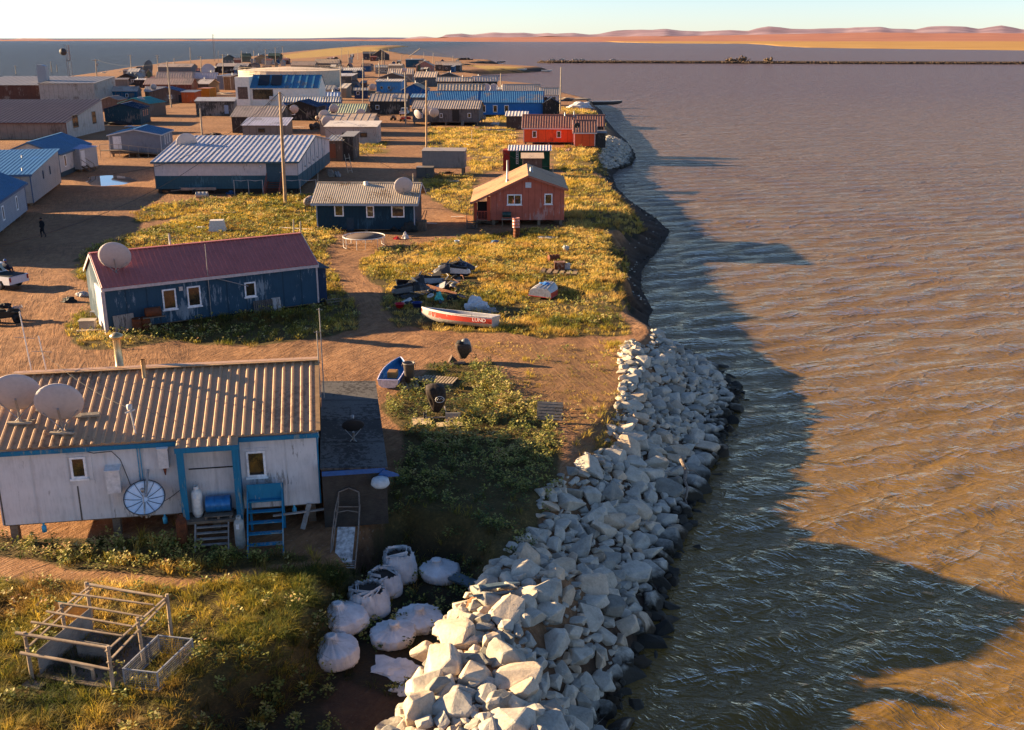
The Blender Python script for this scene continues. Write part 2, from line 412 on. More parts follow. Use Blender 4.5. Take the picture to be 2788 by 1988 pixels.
dirt = m.mix(1.0, dirt, m.ramp(m.math('MULTIPLY', m.math('ADD', trk, trk2), .5), [(.40, G01(.80)), (.56, G01(1.08))]), 'MULTIPLY')
dirt = m.mix(m.ramp(n3, [(.60, G01(0)), (.68, G01(.6))]), dirt, (.40,.30,.22,1))
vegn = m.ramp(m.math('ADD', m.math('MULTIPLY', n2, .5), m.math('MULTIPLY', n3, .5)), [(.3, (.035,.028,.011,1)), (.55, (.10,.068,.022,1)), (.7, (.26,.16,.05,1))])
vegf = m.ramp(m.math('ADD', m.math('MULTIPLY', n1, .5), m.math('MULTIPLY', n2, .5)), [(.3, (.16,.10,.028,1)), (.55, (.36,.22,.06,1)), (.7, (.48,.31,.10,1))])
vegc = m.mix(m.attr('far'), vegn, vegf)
vm = m.ramp(m.math('ADD', va, m.math('MULTIPLY', m.math('SUBTRACT', n2, .5), .5)), [(.3, G01(0)), (.65, G01(1))])
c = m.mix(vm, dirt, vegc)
c = m.mix(m.ramp(ha, [(.05, G01(.93)), (.5, G01(.7)), (.85, G01(0))]), c, (.022,.018,.015,1))  # low ground darkened: wet dark soil, with bluff and bench shadow painted in
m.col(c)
h = m.math('ADD', m.math('MULTIPLY', n3, .35), m.math('ADD', m.math('MULTIPLY', m.math('ADD', trk, trk2), .38), n2))
m.bump(h, .6, .14)
GROUND = m.m
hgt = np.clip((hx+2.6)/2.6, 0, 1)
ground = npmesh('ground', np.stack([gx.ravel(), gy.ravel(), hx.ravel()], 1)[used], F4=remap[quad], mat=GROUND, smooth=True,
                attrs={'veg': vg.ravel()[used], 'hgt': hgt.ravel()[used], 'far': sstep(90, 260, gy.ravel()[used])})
tag(ground, 'brown gravel ground of the village with worn tyre tracks', 'ground', kind='structure')

# puddle in the street
m = NT('puddle_water', .03, .9); m.col((.03,.022,.016,1)); PUDM = m.m
mb = MB(); cpx = sum(a[0] for a in PUD)/len(PUD); cpy = sum(a[1] for a in PUD)/len(PUD)
pv = [(cpx+(a[0]-cpx)*1.15, cpy+(a[1]-cpy)*1.15, -.085) for a in PUD]
mb.add(pv, [tuple(range(len(pv)))]); pz = hz(cpx, cpy)
pu = mb.build('puddle', PUDM); pu.location.z = pz+.0; tag(pu, 'shallow rain puddle in the street between the grey buildings', 'puddle', kind='structure')

# water: real waves close by, ripples as bump
Gw = [16.0]
while Gw[-1] < 330: Gw.append(Gw[-1]*1.0048+.015)
tw = np.linspace(R(-4), R(36), 620)
def waves(x, y, G_):
    z = np.zeros_like(x); ox = np.zeros_like(x); oy = np.zeros_like(x); r = np.random.default_rng(5)
    for k in range(64):
        if k < 34: lam = 1.3*3.2**r.random(); ang = R(116)+r.normal()*.26; a = .0044*lam
        else: lam = .5*2.2**r.random(); ang = R(66)+r.normal()*.5; a = .0062*lam
        kx, ky = math.cos(ang)*2*PI/lam, math.sin(ang)*2*PI/lam; ph = r.random()*2*PI
        a = a*(.55+.9*r.random())
        f = np.clip(2-.03*G_/lam, 0, 1)
        # groups of waves: amplitude comes and goes
        g = .35+1.3*vnoise(x/(lam*5)+k*7.3, y/(lam*5)-k*3.1, 40+k)
        t = kx*x+ky*y+ph+1.6*vnoise(x/9, y/9, 90)*1.0
        amp = a*f*g
        z += amp*np.sin(t); q = .75
        ox += -q*amp*math.cos(ang)*np.cos(t)*-1; oy += -q*amp*math.sin(ang)*np.cos(t)*-1
    return z, ox, oy
Gw = np.array(Gw); GW, TW = np.meshgrid(Gw, tw, indexing='ij'); wx, wy = GW*np.sin(TW), GW*np.cos(TW)
zz, ox, oy = waves(wx.ravel(), wy.ravel(), GW.ravel())
d = sdist(WL, wx.ravel(), wy.ravel()); calm = np.clip((-d+.6)/3.0, .25, 1)
edge = np.ones(wx.shape); edge[0] = 0; edge[-1] = 0; edge[:, 0] = 0; edge[:, -1] = 0; edge = edge.ravel()
ew = np.minimum(1, (330-GW.ravel())/80)
zz = zz*calm*edge*ew; ox = ox*calm*edge*ew; oy = oy*calm*edge*ew
V = np.stack([wx.ravel()-ox, wy.ravel()-oy, WZ+zz], 1)
ni, nj = wx.shape; ii, jj = np.meshgrid(np.arange(ni-1), np.arange(nj-1), indexing='ij')
quad = np.stack([ii*nj+jj, ii*nj+jj+1, (ii+1)*nj+jj+1, (ii+1)*nj+jj], -1).reshape(-1, 4)
# outer ring out to the horizon, joined to the rim of the fine part so that it is one sheet
rim = [(0, j) for j in range(nj)]+[(i, nj-1) for i in range(1, ni)]+[(ni-1, j) for j in range(nj-2, -1, -1)]+[(i, 0) for i in range(ni-2, 0, -1)]
outs = []; f4 = list(quad); base = len(V); nr = len(rim); cxw, cyw = 30.0, 80.0
rimid = [i*nj+j for i, j in rim]; rv = V[rimid]; ang = np.unwrap(np.arctan2(rv[:, 1]-cyw, rv[:, 0]-cxw))
rings = [V]; last = np.array(rimid)
full = np.linspace(ang[0], ang[0]+(2*PI if ang[-1] > ang[0] else -2*PI), nr, endpoint=False)
for s, rad in enumerate([900, 3000, 12000, 90000]):
    a_ = full
    ring = np.stack([cxw+rad*np.cos(a_), cyw+rad*np.sin(a_), np.full(nr, WZ)], 1); ids = base+np.arange(nr)+s*nr; rings.append(ring)
    nxt = np.roll(np.arange(nr), -1)
    f4 += list(np.stack([ids, ids[nxt], last[nxt], last], 1)); last = ids
m = NT('silty_water', .07, .42)
co = m.co('Object')
big = m.noise(co, .012, 4, .6); near = m.noise(co, .07, 3, .5)
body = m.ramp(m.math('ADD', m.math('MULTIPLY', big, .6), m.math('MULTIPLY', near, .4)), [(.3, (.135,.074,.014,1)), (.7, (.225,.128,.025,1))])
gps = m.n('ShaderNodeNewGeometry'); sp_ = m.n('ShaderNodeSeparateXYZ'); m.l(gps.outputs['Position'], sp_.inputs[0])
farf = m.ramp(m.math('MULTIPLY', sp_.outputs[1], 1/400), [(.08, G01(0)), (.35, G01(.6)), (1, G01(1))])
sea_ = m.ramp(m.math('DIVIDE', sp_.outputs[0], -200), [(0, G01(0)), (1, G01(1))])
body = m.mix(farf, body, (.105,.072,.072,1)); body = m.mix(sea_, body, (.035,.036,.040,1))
def ridged(sc, rot, scale, det=3, dist=.8, ex=2.2):
    n = m.noise(m.co(scale=(1, sc, 1), rot=(0,0,R(rot))), scale, det, .5, dist)
    r_ = m.math('SUBTRACT', 1, m.math('ABSOLUTE', m.math('SUBTRACT', m.math('MULTIPLY', n, 2), 1)))
    return m.math('POWER', r_, ex)
r1 = ridged(2.6, 22, .30, 3, .5, 4); r2_ = ridged(2.6, -38, .50, 3, 1.6, 9); r3 = ridged(2.6, -16, 1.3, 3, 1.0, 7); r4 = m.noise(m.co(scale=(1, 2.2, 1), rot=(0,0,R(-25))), 1.1, 5, .62, .4)
r0 = ridged(3.4, 8, .085, 5, .4, 2.5)
ha_ = m.math('ADD', m.math('MULTIPLY', r0, m.math('MULTIPLY', farf, 9)), m.math('MULTIPLY', r1, m.math('ADD', .8, m.math('MULTIPLY', farf, 2.5))))
hb2 = m.math('ADD', m.math('MULTIPLY', r2_, .30), m.math('MULTIPLY', r3, .13))
hh = m.math('ADD', m.math('ADD', ha_, m.math('MULTIPLY', r4, .75)), hb2)
bp = m.n('ShaderNodeBump'); bp.inputs['Strength'].default_value = 1; bp.inputs['Distance'].default_value = .10; m.l(hh, bp.inputs['Height'])
# light scattered back by the silt comes from inside the water, so it follows the level surface; only the mirror reflection follows the ripples
dfn = m.n('ShaderNodeBsdfDiffuse'); m.l(body, dfn.inputs[0]); nup = m.n('ShaderNodeCombineXYZ'); nup.inputs[2].default_value = 1; 
vm_ = m.n('ShaderNodeMix', data_type='VECTOR'); vm_.inputs[0].default_value = .42; m.l(nup.outputs[0], vm_.inputs[4]); m.l(bp.outputs[0], vm_.inputs[5])
vn_ = m.n('ShaderNodeVectorMath', operation='NORMALIZE'); m.l(vm_.outputs[1], vn_.inputs[0]); m.l(vn_.outputs[0], dfn.inputs['Normal'])
gls = m.n('ShaderNodeBsdfGlossy'); m.l(m.math('ADD', .06, m.math('MULTIPLY', farf, .10)), gls.inputs['Roughness']); m.l(bp.outputs[0], gls.inputs['Normal'])
frs = m.n('ShaderNodeFresnel'); frs.inputs['IOR'].default_value = 1.33; m.l(bp.outputs[0], frs.inputs['Normal'])
mxs = m.n('ShaderNodeMixShader'); m.l(m.math('MINIMUM', frs.outputs[0], m.math('SUBTRACT', .62, m.math('MULTIPLY', farf, .27))), mxs.inputs[0]); m.l(dfn.outputs[0], mxs.inputs[1]); m.l(gls.outputs[0], mxs.inputs[2])
m.l(mxs.outputs[0], m.t.nodes['Material Output'].inputs[0])
WATER = m.m
water = npmesh('water', np.concatenate(rings), F4=np.array(f4), mat=WATER, smooth=True); tag(water, 'silty brown water ruffled by wind', 'water', kind='structure')

# far shore: low tundra rising to hills
def ridge_mesh(name, rows, mat, label, n=420):
    """rows: list of (distance, [(u, z) ...]) from near to far; u = photo column"""
    V = []; us = np.linspace(-700, 3600, n)
    for (dist, prof, rg) in rows:
        zs = np.interp(us, [a for a, b in prof], [b for a, b in prof])
        zs = zs+(fbm(us*.02, us*0+dist*.01, 5, 3)-.5)*rg
        xs = (us-CX)/FPX*dist*.98
        V += list(np.stack([xs, np.full(n, dist), zs], 1))
    F = []
    for i in range(len(rows)-1):
        for j in range(n-1): F.append((i*n+j, i*n+j+1, (i+1)*n+j+1, (i+1)*n+j))
    o = npmesh(name, V, F4=F, mat=mat, smooth=True); return tag(o, label, 'hills', kind='structure')
m = NT('autumn_tundra', .95, .1); co = m.co(); n1 = m.noise(m.co(scale=(1,4,1)), .0016, 8, .65)
m.col(m.ramp(n1, [(.3, (.17,.070,.048,1)), (.5, (.34,.135,.085,1)), (.68, (.42,.21,.125,1))])); TUN = m.m
m = NT('marsh_grass', .95, .1); co = m.co(); n1 = m.noise(m.co(scale=(1,5,1)), .004, 7, .65)
m.col(m.ramp(n1, [(.3, (.16,.07,.025,1)), (.5, (.38,.21,.06,1)), (.7, (.5,.3,.09,1))])); MARSH = m.m
m = NT('bare_hills', .95, .1); co = m.co(); n1 = m.noise(co, .0011, 9, .65)
m.col(m.ramp(n1, [(.3, (.14,.09,.11,1)), (.52, (.27,.18,.20,1)), (.7, (.36,.26,.27,1))])); HILL = m.m
ne = [(1080,108.6),(1200,109),(1400,110.2),(1600,113),(1800,118),(2040,119.5),(2085,122),(2120,126),(2200,130),(2400,133),(2788,137.6),(3600,142)]
us = np.linspace(1080, 3600, 300); vn = np.interp(us, [a for a, b in ne], [b for a, b in ne])
rows = []
for fr, zz_ in ((0, -2.7), (.02, -1.2), (.1, -.6), (.35, -.3), (1, 1.5)):
    pts = []
    for u, v in zip(us, vn):
        a = P(u, v, -2.5); far = max(5600, a.y*1.02); y = a.y+(far-a.y)*fr
        pts.append((a.x*y/a.y, y, zz_))
    rows.append(pts)
V = [p for r_ in rows for p in r_]; n = len(us)
F = [(i*n+j, i*n+j+1, (i+1)*n+j+1, (i+1)*n+j) for i in range(len(rows)-1) for j in range(n-1)]
mo = npmesh('marsh', V, F4=F, mat=MARSH, smooth=True); tag(mo, 'golden marsh flats on the far shore of the lagoon', 'marsh', kind='structure')
def zr(dist, pts): return [(u, 17+(104-v)/2953*dist) for u, v in pts]
tp = [(-700,108),(1000,107.8),(1100,106),(1230,102),(1500,101),(1800,99),(2000,96),(2200,92),(2364,88.6),(2500,91),(2788,91),(3600,90)]
ridge_mesh('tundra_plain', [(5500, [(-700,-40),(1000,-40),(1250,-8),(1700,-2),(2100,1),(3600,1)], 0), (7500, zr(7500, [(-700,112),(1000,112),(1100,109.5),(1300,107.8),(1800,106.5),(2300,102),(3600,102)]), 3),
    (10000, zr(10000, tp), 10), (11500, [(-700,-30),(3600,-30)], 0)], TUN, 'russet autumn tundra plain rising behind the marsh')
hp = [(-700,108),(1080,108),(1150,104.5),(1205,102),(1217,95),(1260,92),(1285,95),(1346,89),(1377,91),(1423,90),(1457,93),(1488,90),(1506,92),(1555,90),(1599,94.5),(1623,93),(1669,84.6),(1694,83),(1734,82),(1762,83),(1800,80),(1843,84.7),(1895,87),(1973,83),(2017,85.5),(2043,78),(2073,73),(2103,75.5),(2130,80),(2168,81),(2203,79),(2277,78),(2299,75.5),(2372,74.7),(2394,79),(2429,80),(2459,82),(2494,74.7),(2537,72.5),(2593,74),(2628,80),(2685,71),(2724,77),(2745,82),(2788,77),(3000,80),(3600,78)]
lowp = [(u, min(108, 101+(v-71)*.12+4*math.sin(u*.02))) for u, v in hp]
ridge_mesh('hills', [(11000, zr(11000, [(u, v+ (0 if u > 1150 else 9)) for u, v in lowp]), 12), (12500, zr(12500, [(u, v*.5+ w*.5+ 3*math.sin(u*.031)) for (u, v), (_, w) in zip(hp, lowp)]), 34),
    (14500, zr(14500, hp), 10), (16500, [(-700,-30),(3600,-30)], 0)], HILL, 'bare mauve hills along the horizon beyond the lagoon')
lb = [(-700,110),(760,108),(800,105.2),(860,104.2),(923,103),(969,101.8),(1030,102.5),(1060,102),(1108,102.6),(1160,104.4),(1300,107),(3600,110)]
m = NT('distant_headland', .95, .1); m.col((.11,.10,.17,1))
ridge_mesh('headland', [(23500, [(-700,-60),(3600,-60)], 0), (24500, zr(24500, lb), 4), (26000, [(-700,-60),(3600,-60)], 0)], m.m, 'low blue headland on the horizon left of the hills')

# rubble causeway across the lagoon
def causeway():
    m = MB(); pts = [(1462,171),(1500,172),(1700,172.5),(2000,173.5),(2300,174.5),(2788,175.5),(3400,176.5)]
    L_ = [P(u, v, WZ) for u, v in pts]; V = []; n = 0
    secs = [(-.0, -3), (1.8, -1.0), (3, -.55), (9, -.5), (12, -3)]
    for i, p in enumerate(L_):
        k = .5 if i == 0 else 1
        V += [(p.x+(6 if i == 0 and s > 2 else 0), p.y+s*k*1.0, z if i else min(z, -1.6)) for s, z in secs]
    F = [(i*5+j, (i+1)*5+j, (i+1)*5+j+1, i*5+j+1) for i in range(len(L_)-1) for j in range(4)]
    o = npmesh('causeway', V, F4=F, mat=GROUND); return tag(o, 'low gravel causeway crossing the lagoon', 'causeway', kind='structure'), L_
CWAY, CL = causeway()
# ------------------------------------------------------------- building kit
def lp(x, y, z): return (x, y, z)
def corr(mb, e0, e1, r0, r1, pitch=.3, amp=.035, thick=.05, style='rib'):
    """ribbed metal sheet between eave e0-e1 and ridge r0-r1, ribs run from eave to ridge"""
    e0, e1, r0, r1 = map(Vector, (e0, e1, r0, r1)); W = (e1-e0).length
    nrm = (e1-e0).cross(r0-e0).normalized()
    if nrm.z < 0: nrm = -nrm
    n = max(1, round(W/pitch)); prof = {'rib': [(0,0),(.12,1),(.30,1),(.42,0)], 'wave': [(0,0),(.25,.8),(.5,1),(.75,.8)], 'seam': [(0,0),(.03,1),(.09,1),(.12,0)], 'flat': [(0,0)]}[style]
    ts = [((i+a)/n, b) for i in range(n) for a, b in prof]+[(1, 0)]
    V = []; 
    for t, b in ts:
        o = nrm*(b*amp); V.append(e0.lerp(e1, t)+o); V.append(r0.lerp(r1, t)+o)
    k = len(ts); F = [(2*i, 2*i+2, 2*i+3, 2*i+1) for i in range(k-1)]
    dn = nrm*(-thick); V += [e0+dn, e1+dn, r1+dn, r0+dn]; b = 2*k
    F += [(b, b+3, b+2, b+1), (b, b+1)+tuple(2*i for i in range(k-1, -1, -1)), (b+3,)+tuple(2*i+1 for i in range(k))+(b+2,),
          (b, 0, 1, b+3), (b+1, b+2, 2*k-1, 2*k-2)]
    mb.add(V, F)
    return mb
def face_xf(face, w, d):
    # maps (u along, out, z) on a wall to house coordinates
    if face == 'f': return lambda u, o, z: (u, -o, z)
    if face == 'r': return lambda u, o, z: (w+o, u, z)
    if face == 'l': return lambda u, o, z: (-o, u, z)
    return lambda u, o, z: (u, d+o, z)
def fbox(mb, X, u0, u1, o0, o1, z0, z1):
    vs = [X(u, o, z) for z in (z0, z1) for o in (o0, o1) for u in (u0, u1)]
    mb.add(vs, [(0,1,3,2),(4,6,7,5),(0,4,5,1),(1,5,7,3),(3,7,6,2),(2,6,4,0)]); return mb
def window(parent, face, w, d, u, z, ww, wh, frame='#e6e2dc', fw=.09, mullion=0, detail=1, curtain=None):
    X = face_xf(face, w, d); mb = MB()
    fbox(mb, X, u, u+ww, -.02, .05, z, z+fw); fbox(mb, X, u, u+ww, -.02, .05, z+wh-fw, z+wh)
    fbox(mb, X, u, u+fw, -.02, .05, z+fw, z+wh-fw); fbox(mb, X, u+ww-fw, u+ww, -.02, .05, z+fw, z+wh-fw)
    if mullion: fbox(mb, X, u+ww*mullion-fw*.3, u+ww*mullion+fw*.3, -.02, .045, z+fw, z+wh-fw)
    f = mb.build('window', plain(frame, .5), parent)
    g = MB(); fbox(g, X, u+fw, u+ww-fw, -.02, .018, z+fw, z+wh-fw); g.build('pane', glassm(), f)
    if detail > 1:
        s = MB(); fbox(s, X, u-.06, u+ww+.06, .0, .09, z-.07, z); s.build('sill', plain(frame, .5), f)
    return f
def door(parent, face, w, d, u, z, dw, dh, c='#c8c4c0', handle=True, frame=None):
    X = face_xf(face, w, d); mb = MB(); fbox(mb, X, u, u+dw, -.02, .04, z, z+dh)
    fbox(mb, X, u+dw*.18, u+dw*.82, .04, .052, z+dh*.55, z+dh*.9); fbox(mb, X, u+dw*.18, u+dw*.82, .04, .052, z+dh*.1, z+dh*.48)
    o = mb.build('door', plain(c, .6), parent)
    if handle: h = MB(); fbox(h, X, u+dw*.86, u+dw*.92, .04, .1, z+dh*.45, z+dh*.5); h.build('handle', METAL, o)
    return o
def house(name, label, cat, a, w, d, yaw, zb, h, rise, roof, wall, roofm, over=.3, pitch=.35, amp=.035, style='rib', rp=.5, trim=None, group=None, posts=True, overx=None, gb=True, base=None):
    """a: front left corner on the ground; local x along the front, y to the back. h wall height above ground, rise of the roof"""
    a = Vector(a); z0 = a.z if len(a) > 2 else 0
    e = empty(name, (a.x, a.y, z0), yaw, label, cat, group); ox = over if overx is None else overx
    c, s = math.cos(yaw), math.sin(yaw)
    FOOT.append([(a.x+c*x-s*y, a.y+s*x+c*y) for x, y in ((-.15,-.15),(w+.15,-.15),(w+.15,d+.15),(-.15,d+.15))])
    mb = MB()
    if roof == 'gable_x':
        mb.prism([(0,zb),(d,zb),(d,h),(d*rp,h+rise),(0,h)], (0,0,0), (0,1,0), (0,0,1), (1,0,0), w)
    elif roof == 'gable_y':
        mb.prism([(0,zb),(w,zb),(w,h),(w*rp,h+rise),(0,h)], (0,0,0), (1,0,0), (0,0,1), (0,1,0), d)
    elif roof == 'shed_y':    # high at the back
        mb.prism([(0,zb),(d,zb),(d,h+rise),(0,h)], (0,0,0), (0,1,0), (0,0,1), (1,0,0), w)
    elif roof == 'shed_x':    # high at the right
        mb.prism([(0,zb),(w,zb),(w,h+rise),(0,h)], (0,0,0), (1,0,0), (0,0,1), (0,1,0), d)
    mb.build('wall', wall, e)
    g = .07
    rb = MB()
    if roof == 'gable_x':
        s1 = rise/(d*rp); s2 = rise/(d*(1-rp)); zr_ = h+rise+g
        corr(rb, (-ox,-over,h-over*s1+g), (w+ox,-over,h-over*s1+g), (-ox,d*rp,zr_), (w+ox,d*rp,zr_), pitch, amp, .06, style)
        corr(rb, (-ox,d+over,h-over*s2+g), (w+ox,d+over,h-over*s2+g), (-ox,d*rp,zr_), (w+ox,d*rp,zr_), pitch, amp, .06, style)
        rb.beam((-ox,d*rp,zr_+.02), (w+ox,d*rp,zr_+.02), .28, .05)
    elif roof == 'gable_y':
        s1 = rise/(w*rp); s2 = rise/(w*(1-rp)); zr_ = h+rise+g
        corr(rb, (-over,-ox,h-over*s1+g), (-over,d+ox,h-over*s1+g), (w*rp,-ox,zr_), (w*rp,d+ox,zr_), pitch, amp, .06, style)
        corr(rb, (w+over,-ox,h-over*s2+g), (w+over,d+ox,h-over*s2+g), (w*rp,-ox,zr_), (w*rp,d+ox,zr_), pitch, amp, .06, style)
        rb.beam((w*rp,-ox,zr_+.02), (w*rp,d+ox,zr_+.02), .28, .05)
    elif roof == 'shed_y':
        s1 = rise/d
        corr(rb, (-ox,-over,h-over*s1+g), (w+ox,-over,h-over*s1+g), (-ox,d+over,h+rise+over*s1+g), (w+ox,d+over,h+rise+over*s1+g), pitch, amp, .06, style)
    elif roof == 'shed_x':
        s1 = rise/w
        corr(rb, (-over,-ox,h-over*s1+g), (-over,d+ox,h-over*s1+g), (w+over,-ox,h+rise+over*s1+g), (w+over,d+ox,h+rise+over*s1+g), pitch, amp, .06, style)
    e['roof'] = 1; ro = rb.build('roof', roofm, e); del e['roof']
    if trim:
        t = MB()
        if roof == 'gable_x':
            s1 = rise/(d*rp); t.beam((-ox-.01,-over-.03,h-over*s1-.05), (w+ox+.01,-over-.03,h-over*s1-.05), .045, .18)
            for x in (-ox-.02, w+ox+.02):
                t.beam((x,-over,h-over*s1-.02), (x,d*rp,h+rise), .04, .17); t.beam((x,d+over,h-over*s1-.02), (x,d*rp,h+rise), .04, .17)
        elif roof == 'gable_y':
            s1 = rise/(w*rp); s2 = rise/(w*(1-rp))
            t.beam((-over,-ox-.02,h-over*s1-.02), (w*rp,-ox-.02,h+rise), .04, .17); t.beam((w+over,-ox-.02,h-over*s2-.02), (w*rp,-ox-.02,h+rise), .04, .17)
            t.beam((w+over+.02,-ox,h-over*s2-.04), (w+over+.02,d+ox,h-over*s2-.04), .04, .17); t.beam((-over-.02,-ox,h-over*s1-.04), (-over-.02,d+ox,h-over*s1-.04), .04, .17)
        else:
            t.beam((-ox,-over-.03,h-.08), (w+ox,-over-.03,h-.08), .045, .18)
        for x in (0, w): t.box(x-.055, x+.055, -.035, .04, zb, h-.06)
        t.build('trim', trim, e)
    if zb > .12:
        f = MB()
        for x in np.linspace(.3, w-.3, max(2, int(w/2.4))):
            for y in (.25, d-.25): f.box(x-.13, x+.13, y-.13, y+.13, -.6, zb-.1)
        for y in (.25, d-.25): f.box(.02, w-.02, y-.1, y+.1, zb-.1, zb-.005)
        f.build('foundation', base or WOOD, e)
    return e
def chimney(parent, x, y, z, r=.12, H=1.0, cap=True, mat=None):
    mb = MB(); mb.lathe([(r*1.7,-.4),(r*1.6,.05),(r,.12),(r,H)], 14, (x,y,z)); 
    if cap: mb.lathe([(r,H),(r*1.6,H+.02),(r*1.7,H+.14),(r*.4,H+.24),(0,H+.25)], 14, (x,y,z))
    return mb.build('chimney', mat or METAL, parent)
def stairs(mb, x0, x1, y0, zt, n, run=.27, dirn=-1, zb=0):
    """steps in front of a wall going down towards -y"""
    for k in range(n):
        z = zt-(k+1)*(zt-zb)/(n+0.0); y = y0+dirn*run*(k+.5)
        mb.box(x0, x1, min(y-run*.42, y+run*.42), max(y-run*.42, y+run*.42), z+.0, z+.045)
    for x in (x0+.02, x1-.02):
        mb.beam((x, y0, zt-.05), (x, y0+dirn*run*n, zb+.02), .045, .2)
    return mb
DISHM = plain('#b5a9a4', .55, .3, 0, .06); DISHD = plain('#2c2a2a', .7)
def dish(label, pos, R_=1.2, yaw=0, tilt=25, H=1.0, mat=None, board=False, name='satellite_dish', group='satellite dishes', mesh=False, roll=0, cat='satellite dish'):
    """yaw: compass heading the bowl faces (0 = +Y, away from the viewer), tilt above horizontal"""
    e = empty(name, pos, 0, label, cat, group); mat = mat or DISHM
    y, t = R(yaw), R(tilt); fd = Vector((math.sin(y)*math.cos(t), math.cos(y)*math.cos(t), math.sin(t)))
    q = fd.to_track_quat('Z', 'Y').to_matrix(); c = Vector((0,0,H+R_*.55))
    mb = MB(); dep = R_*.24; pr = [(R_*k/7, dep*(k/7)**2) for k in range(8)]; pr2 = [(r, z-.03) for r, z in reversed(pr)]
    pr2[0] = (R_, dep-.03); mb.lathe(pr+pr2, 28, c-fd*dep*.5, M=q)
    ro = mb.build('reflector', mat, e, recalc=False)
    if mesh:
        rb = MB()
        for k in range(12):
            a = 2*PI*k/12
            rb.tube([c-fd*dep*.5+q @ Vector((r*math.cos(a), r*math.sin(a), z+.012)) for r, z in pr[1:]], .012, 4)
        rb.tube([c-fd*dep*.5+q @ Vector((R_*math.cos(2*PI*k/24), R_*math.sin(2*PI*k/24), dep+.01)) for k in range(25)], .02, 5)
        rb.build('rib_frame', plain('#4a4a4c', .5), ro)
    back = c-fd*(dep*.5+.05)
    mb = MB(); mb.tube([(0,0,0), (0,0,H*.6), back-fd*.16], .045*max(1, R_), 8); mb.build('mount', METAL, e)
    for s in (-1, 1):
        mb = MB(); mb.tube([(s*.12,-.1,.06), c-fd*dep*.5+q @ Vector((s*R_*.72, -R_*.45, dep*.7-.04))], .018*max(1, R_), 6); mb.build('strut', METAL, e)
    mb = MB(); lo = c-fd*dep*.5+q @ Vector((0,-R_*.95,dep)); fe = c+fd*R_*.75
    mb.tube([lo, fe], .02, 6); mb.lathe([(0,0),(.06,0),(.07,.16),(0,.18)], 8, fe, M=q); mb.build('feed_arm', METAL, e)
    if board:
        mb = MB(); mb.box(-.42, .42, -.14, .02, -.03, .03); mb.box(-.42,.42,.14,.3,-.03,.03); mb.build('base_board', PALEW, e)
    return e
def pole(label, base, top, r=.13, cross=0, trans=False, group='utility poles along the streets', mat=None, name='utility_pole', cat='utility pole', n=8):
    b = G(base) if len(base) == 2 else Vector(base)
    H = px2h(top, b); z = H-b.z; u = (top[0]-CX)/FPX
    bb = -(top[1]-CY)/FPX; dx = u*b.y/(CP+bb*SP)-b.x
    e = empty(name, b, 0, label, cat, group); mb = MB(); mb.tube([(0,0,-.5), (dx*.5,0,z*.5), (dx,0,z)], [r*1.1, r, r*.75], n); mb.build('shaft', mat or PALEW, e)
    for k in range(cross):
        c = MB(); zc = z-.35-k*1.0; c.box(dx-1.15, dx+1.15, -.06-r, .06-r, zc-.06, zc+.06); co_ = c.build('crossarm', WOOD, e)
        i = MB()
        for x in (-1.05, -.5, .5, 1.05): i.lathe([(.03,0),(.06,.05),(.05,.16),(0,.18)], 6, (dx+x, -r, zc+.06))
        i.build('insulators', plain('#b9b4ae', .3), co_)
    if trans:
        t = MB(); t.lathe([(0,0),(.24,.0),(.24,.75),(.1,.85),(0,.85)], 12, (dx+.42, 0, z-1.9)); t.build('transformer', plain('#7d7b78', .5), e)
    return e, Vector((b.x+dx, b.y, b.z+z))
def wire(label, p, q, sag=.6, r=.012, group='overhead wires', mat=None):
    p, q = Vector(p), Vector(q); pts = []
    for k in range(13):
        t = k/12; v = p.lerp(q, t); v.z -= sag*4*t*(1-t); pts.append(v-p)
    mb = MB(); mb.tube(pts, r, 4); o = mb.build('overhead_wire', mat or plain('#2a2725', .7), None); o.location = p
    return tag(o, label, 'overhead wire', group)
def text_mesh(name, body, size, mat, parent, loc, rot, ext=.004, sx=1):
    cu = bpy.data.curves.new(name, 'FONT'); cu.body = body; cu.size = size; cu.extrude = ext; cu.align_x = 'CENTER'; cu.align_y = 'CENTER'
    o = bpy.data.objects.new(name, cu); dg = bpy.context.evaluated_depsgraph_get(); COL.objects.link(o)
    me = bpy.data.meshes.new_from_object(o.evaluated_get(bpy.context.evaluated_depsgraph_get())); COL.objects.unlink(o); bpy.data.objects.remove(o)
    t = link_mesh(name, me, mat, parent); t.location = loc; t.rotation_euler = rot; t.scale = (sx, 1, 1); return t
# ------------------------------------------------------------- foreground house
LBL = {}
Y1 = R(9.7); A1 = Vector((-17.74, 32.67, 0)); A1.z = 0.0
def l2w(e, p):
    c, s = math.cos(e.rotation_euler.z), math.sin(e.rotation_euler.z)
    return Vector((e.location.x+c*p[0]-s*p[1], e.location.y+s*p[0]+c*p[1], e.location.z+p[2]))
BLUE = paint('#1f6f8f', '#7d8a88', .15, rough=.7)
WALL1 = paint('#cfcac6', '#9a938c', .04, ('X', 1.22), rough=.8, gd=.82)
TANR = paint('#b08a66', '#8c6a4c', .2, rough=.45, spec=.4)
h1 = house('house', 'long off-white house with tan ribbed roof and blue trim nearest the camera', 'house', A1, 10.88, 8, Y1, .8, 3.66, 1.37, 'gable_x', WALL1, TANR, over=.16, overx=.12, pitch=.335, amp=.05)
W1 = 10.88
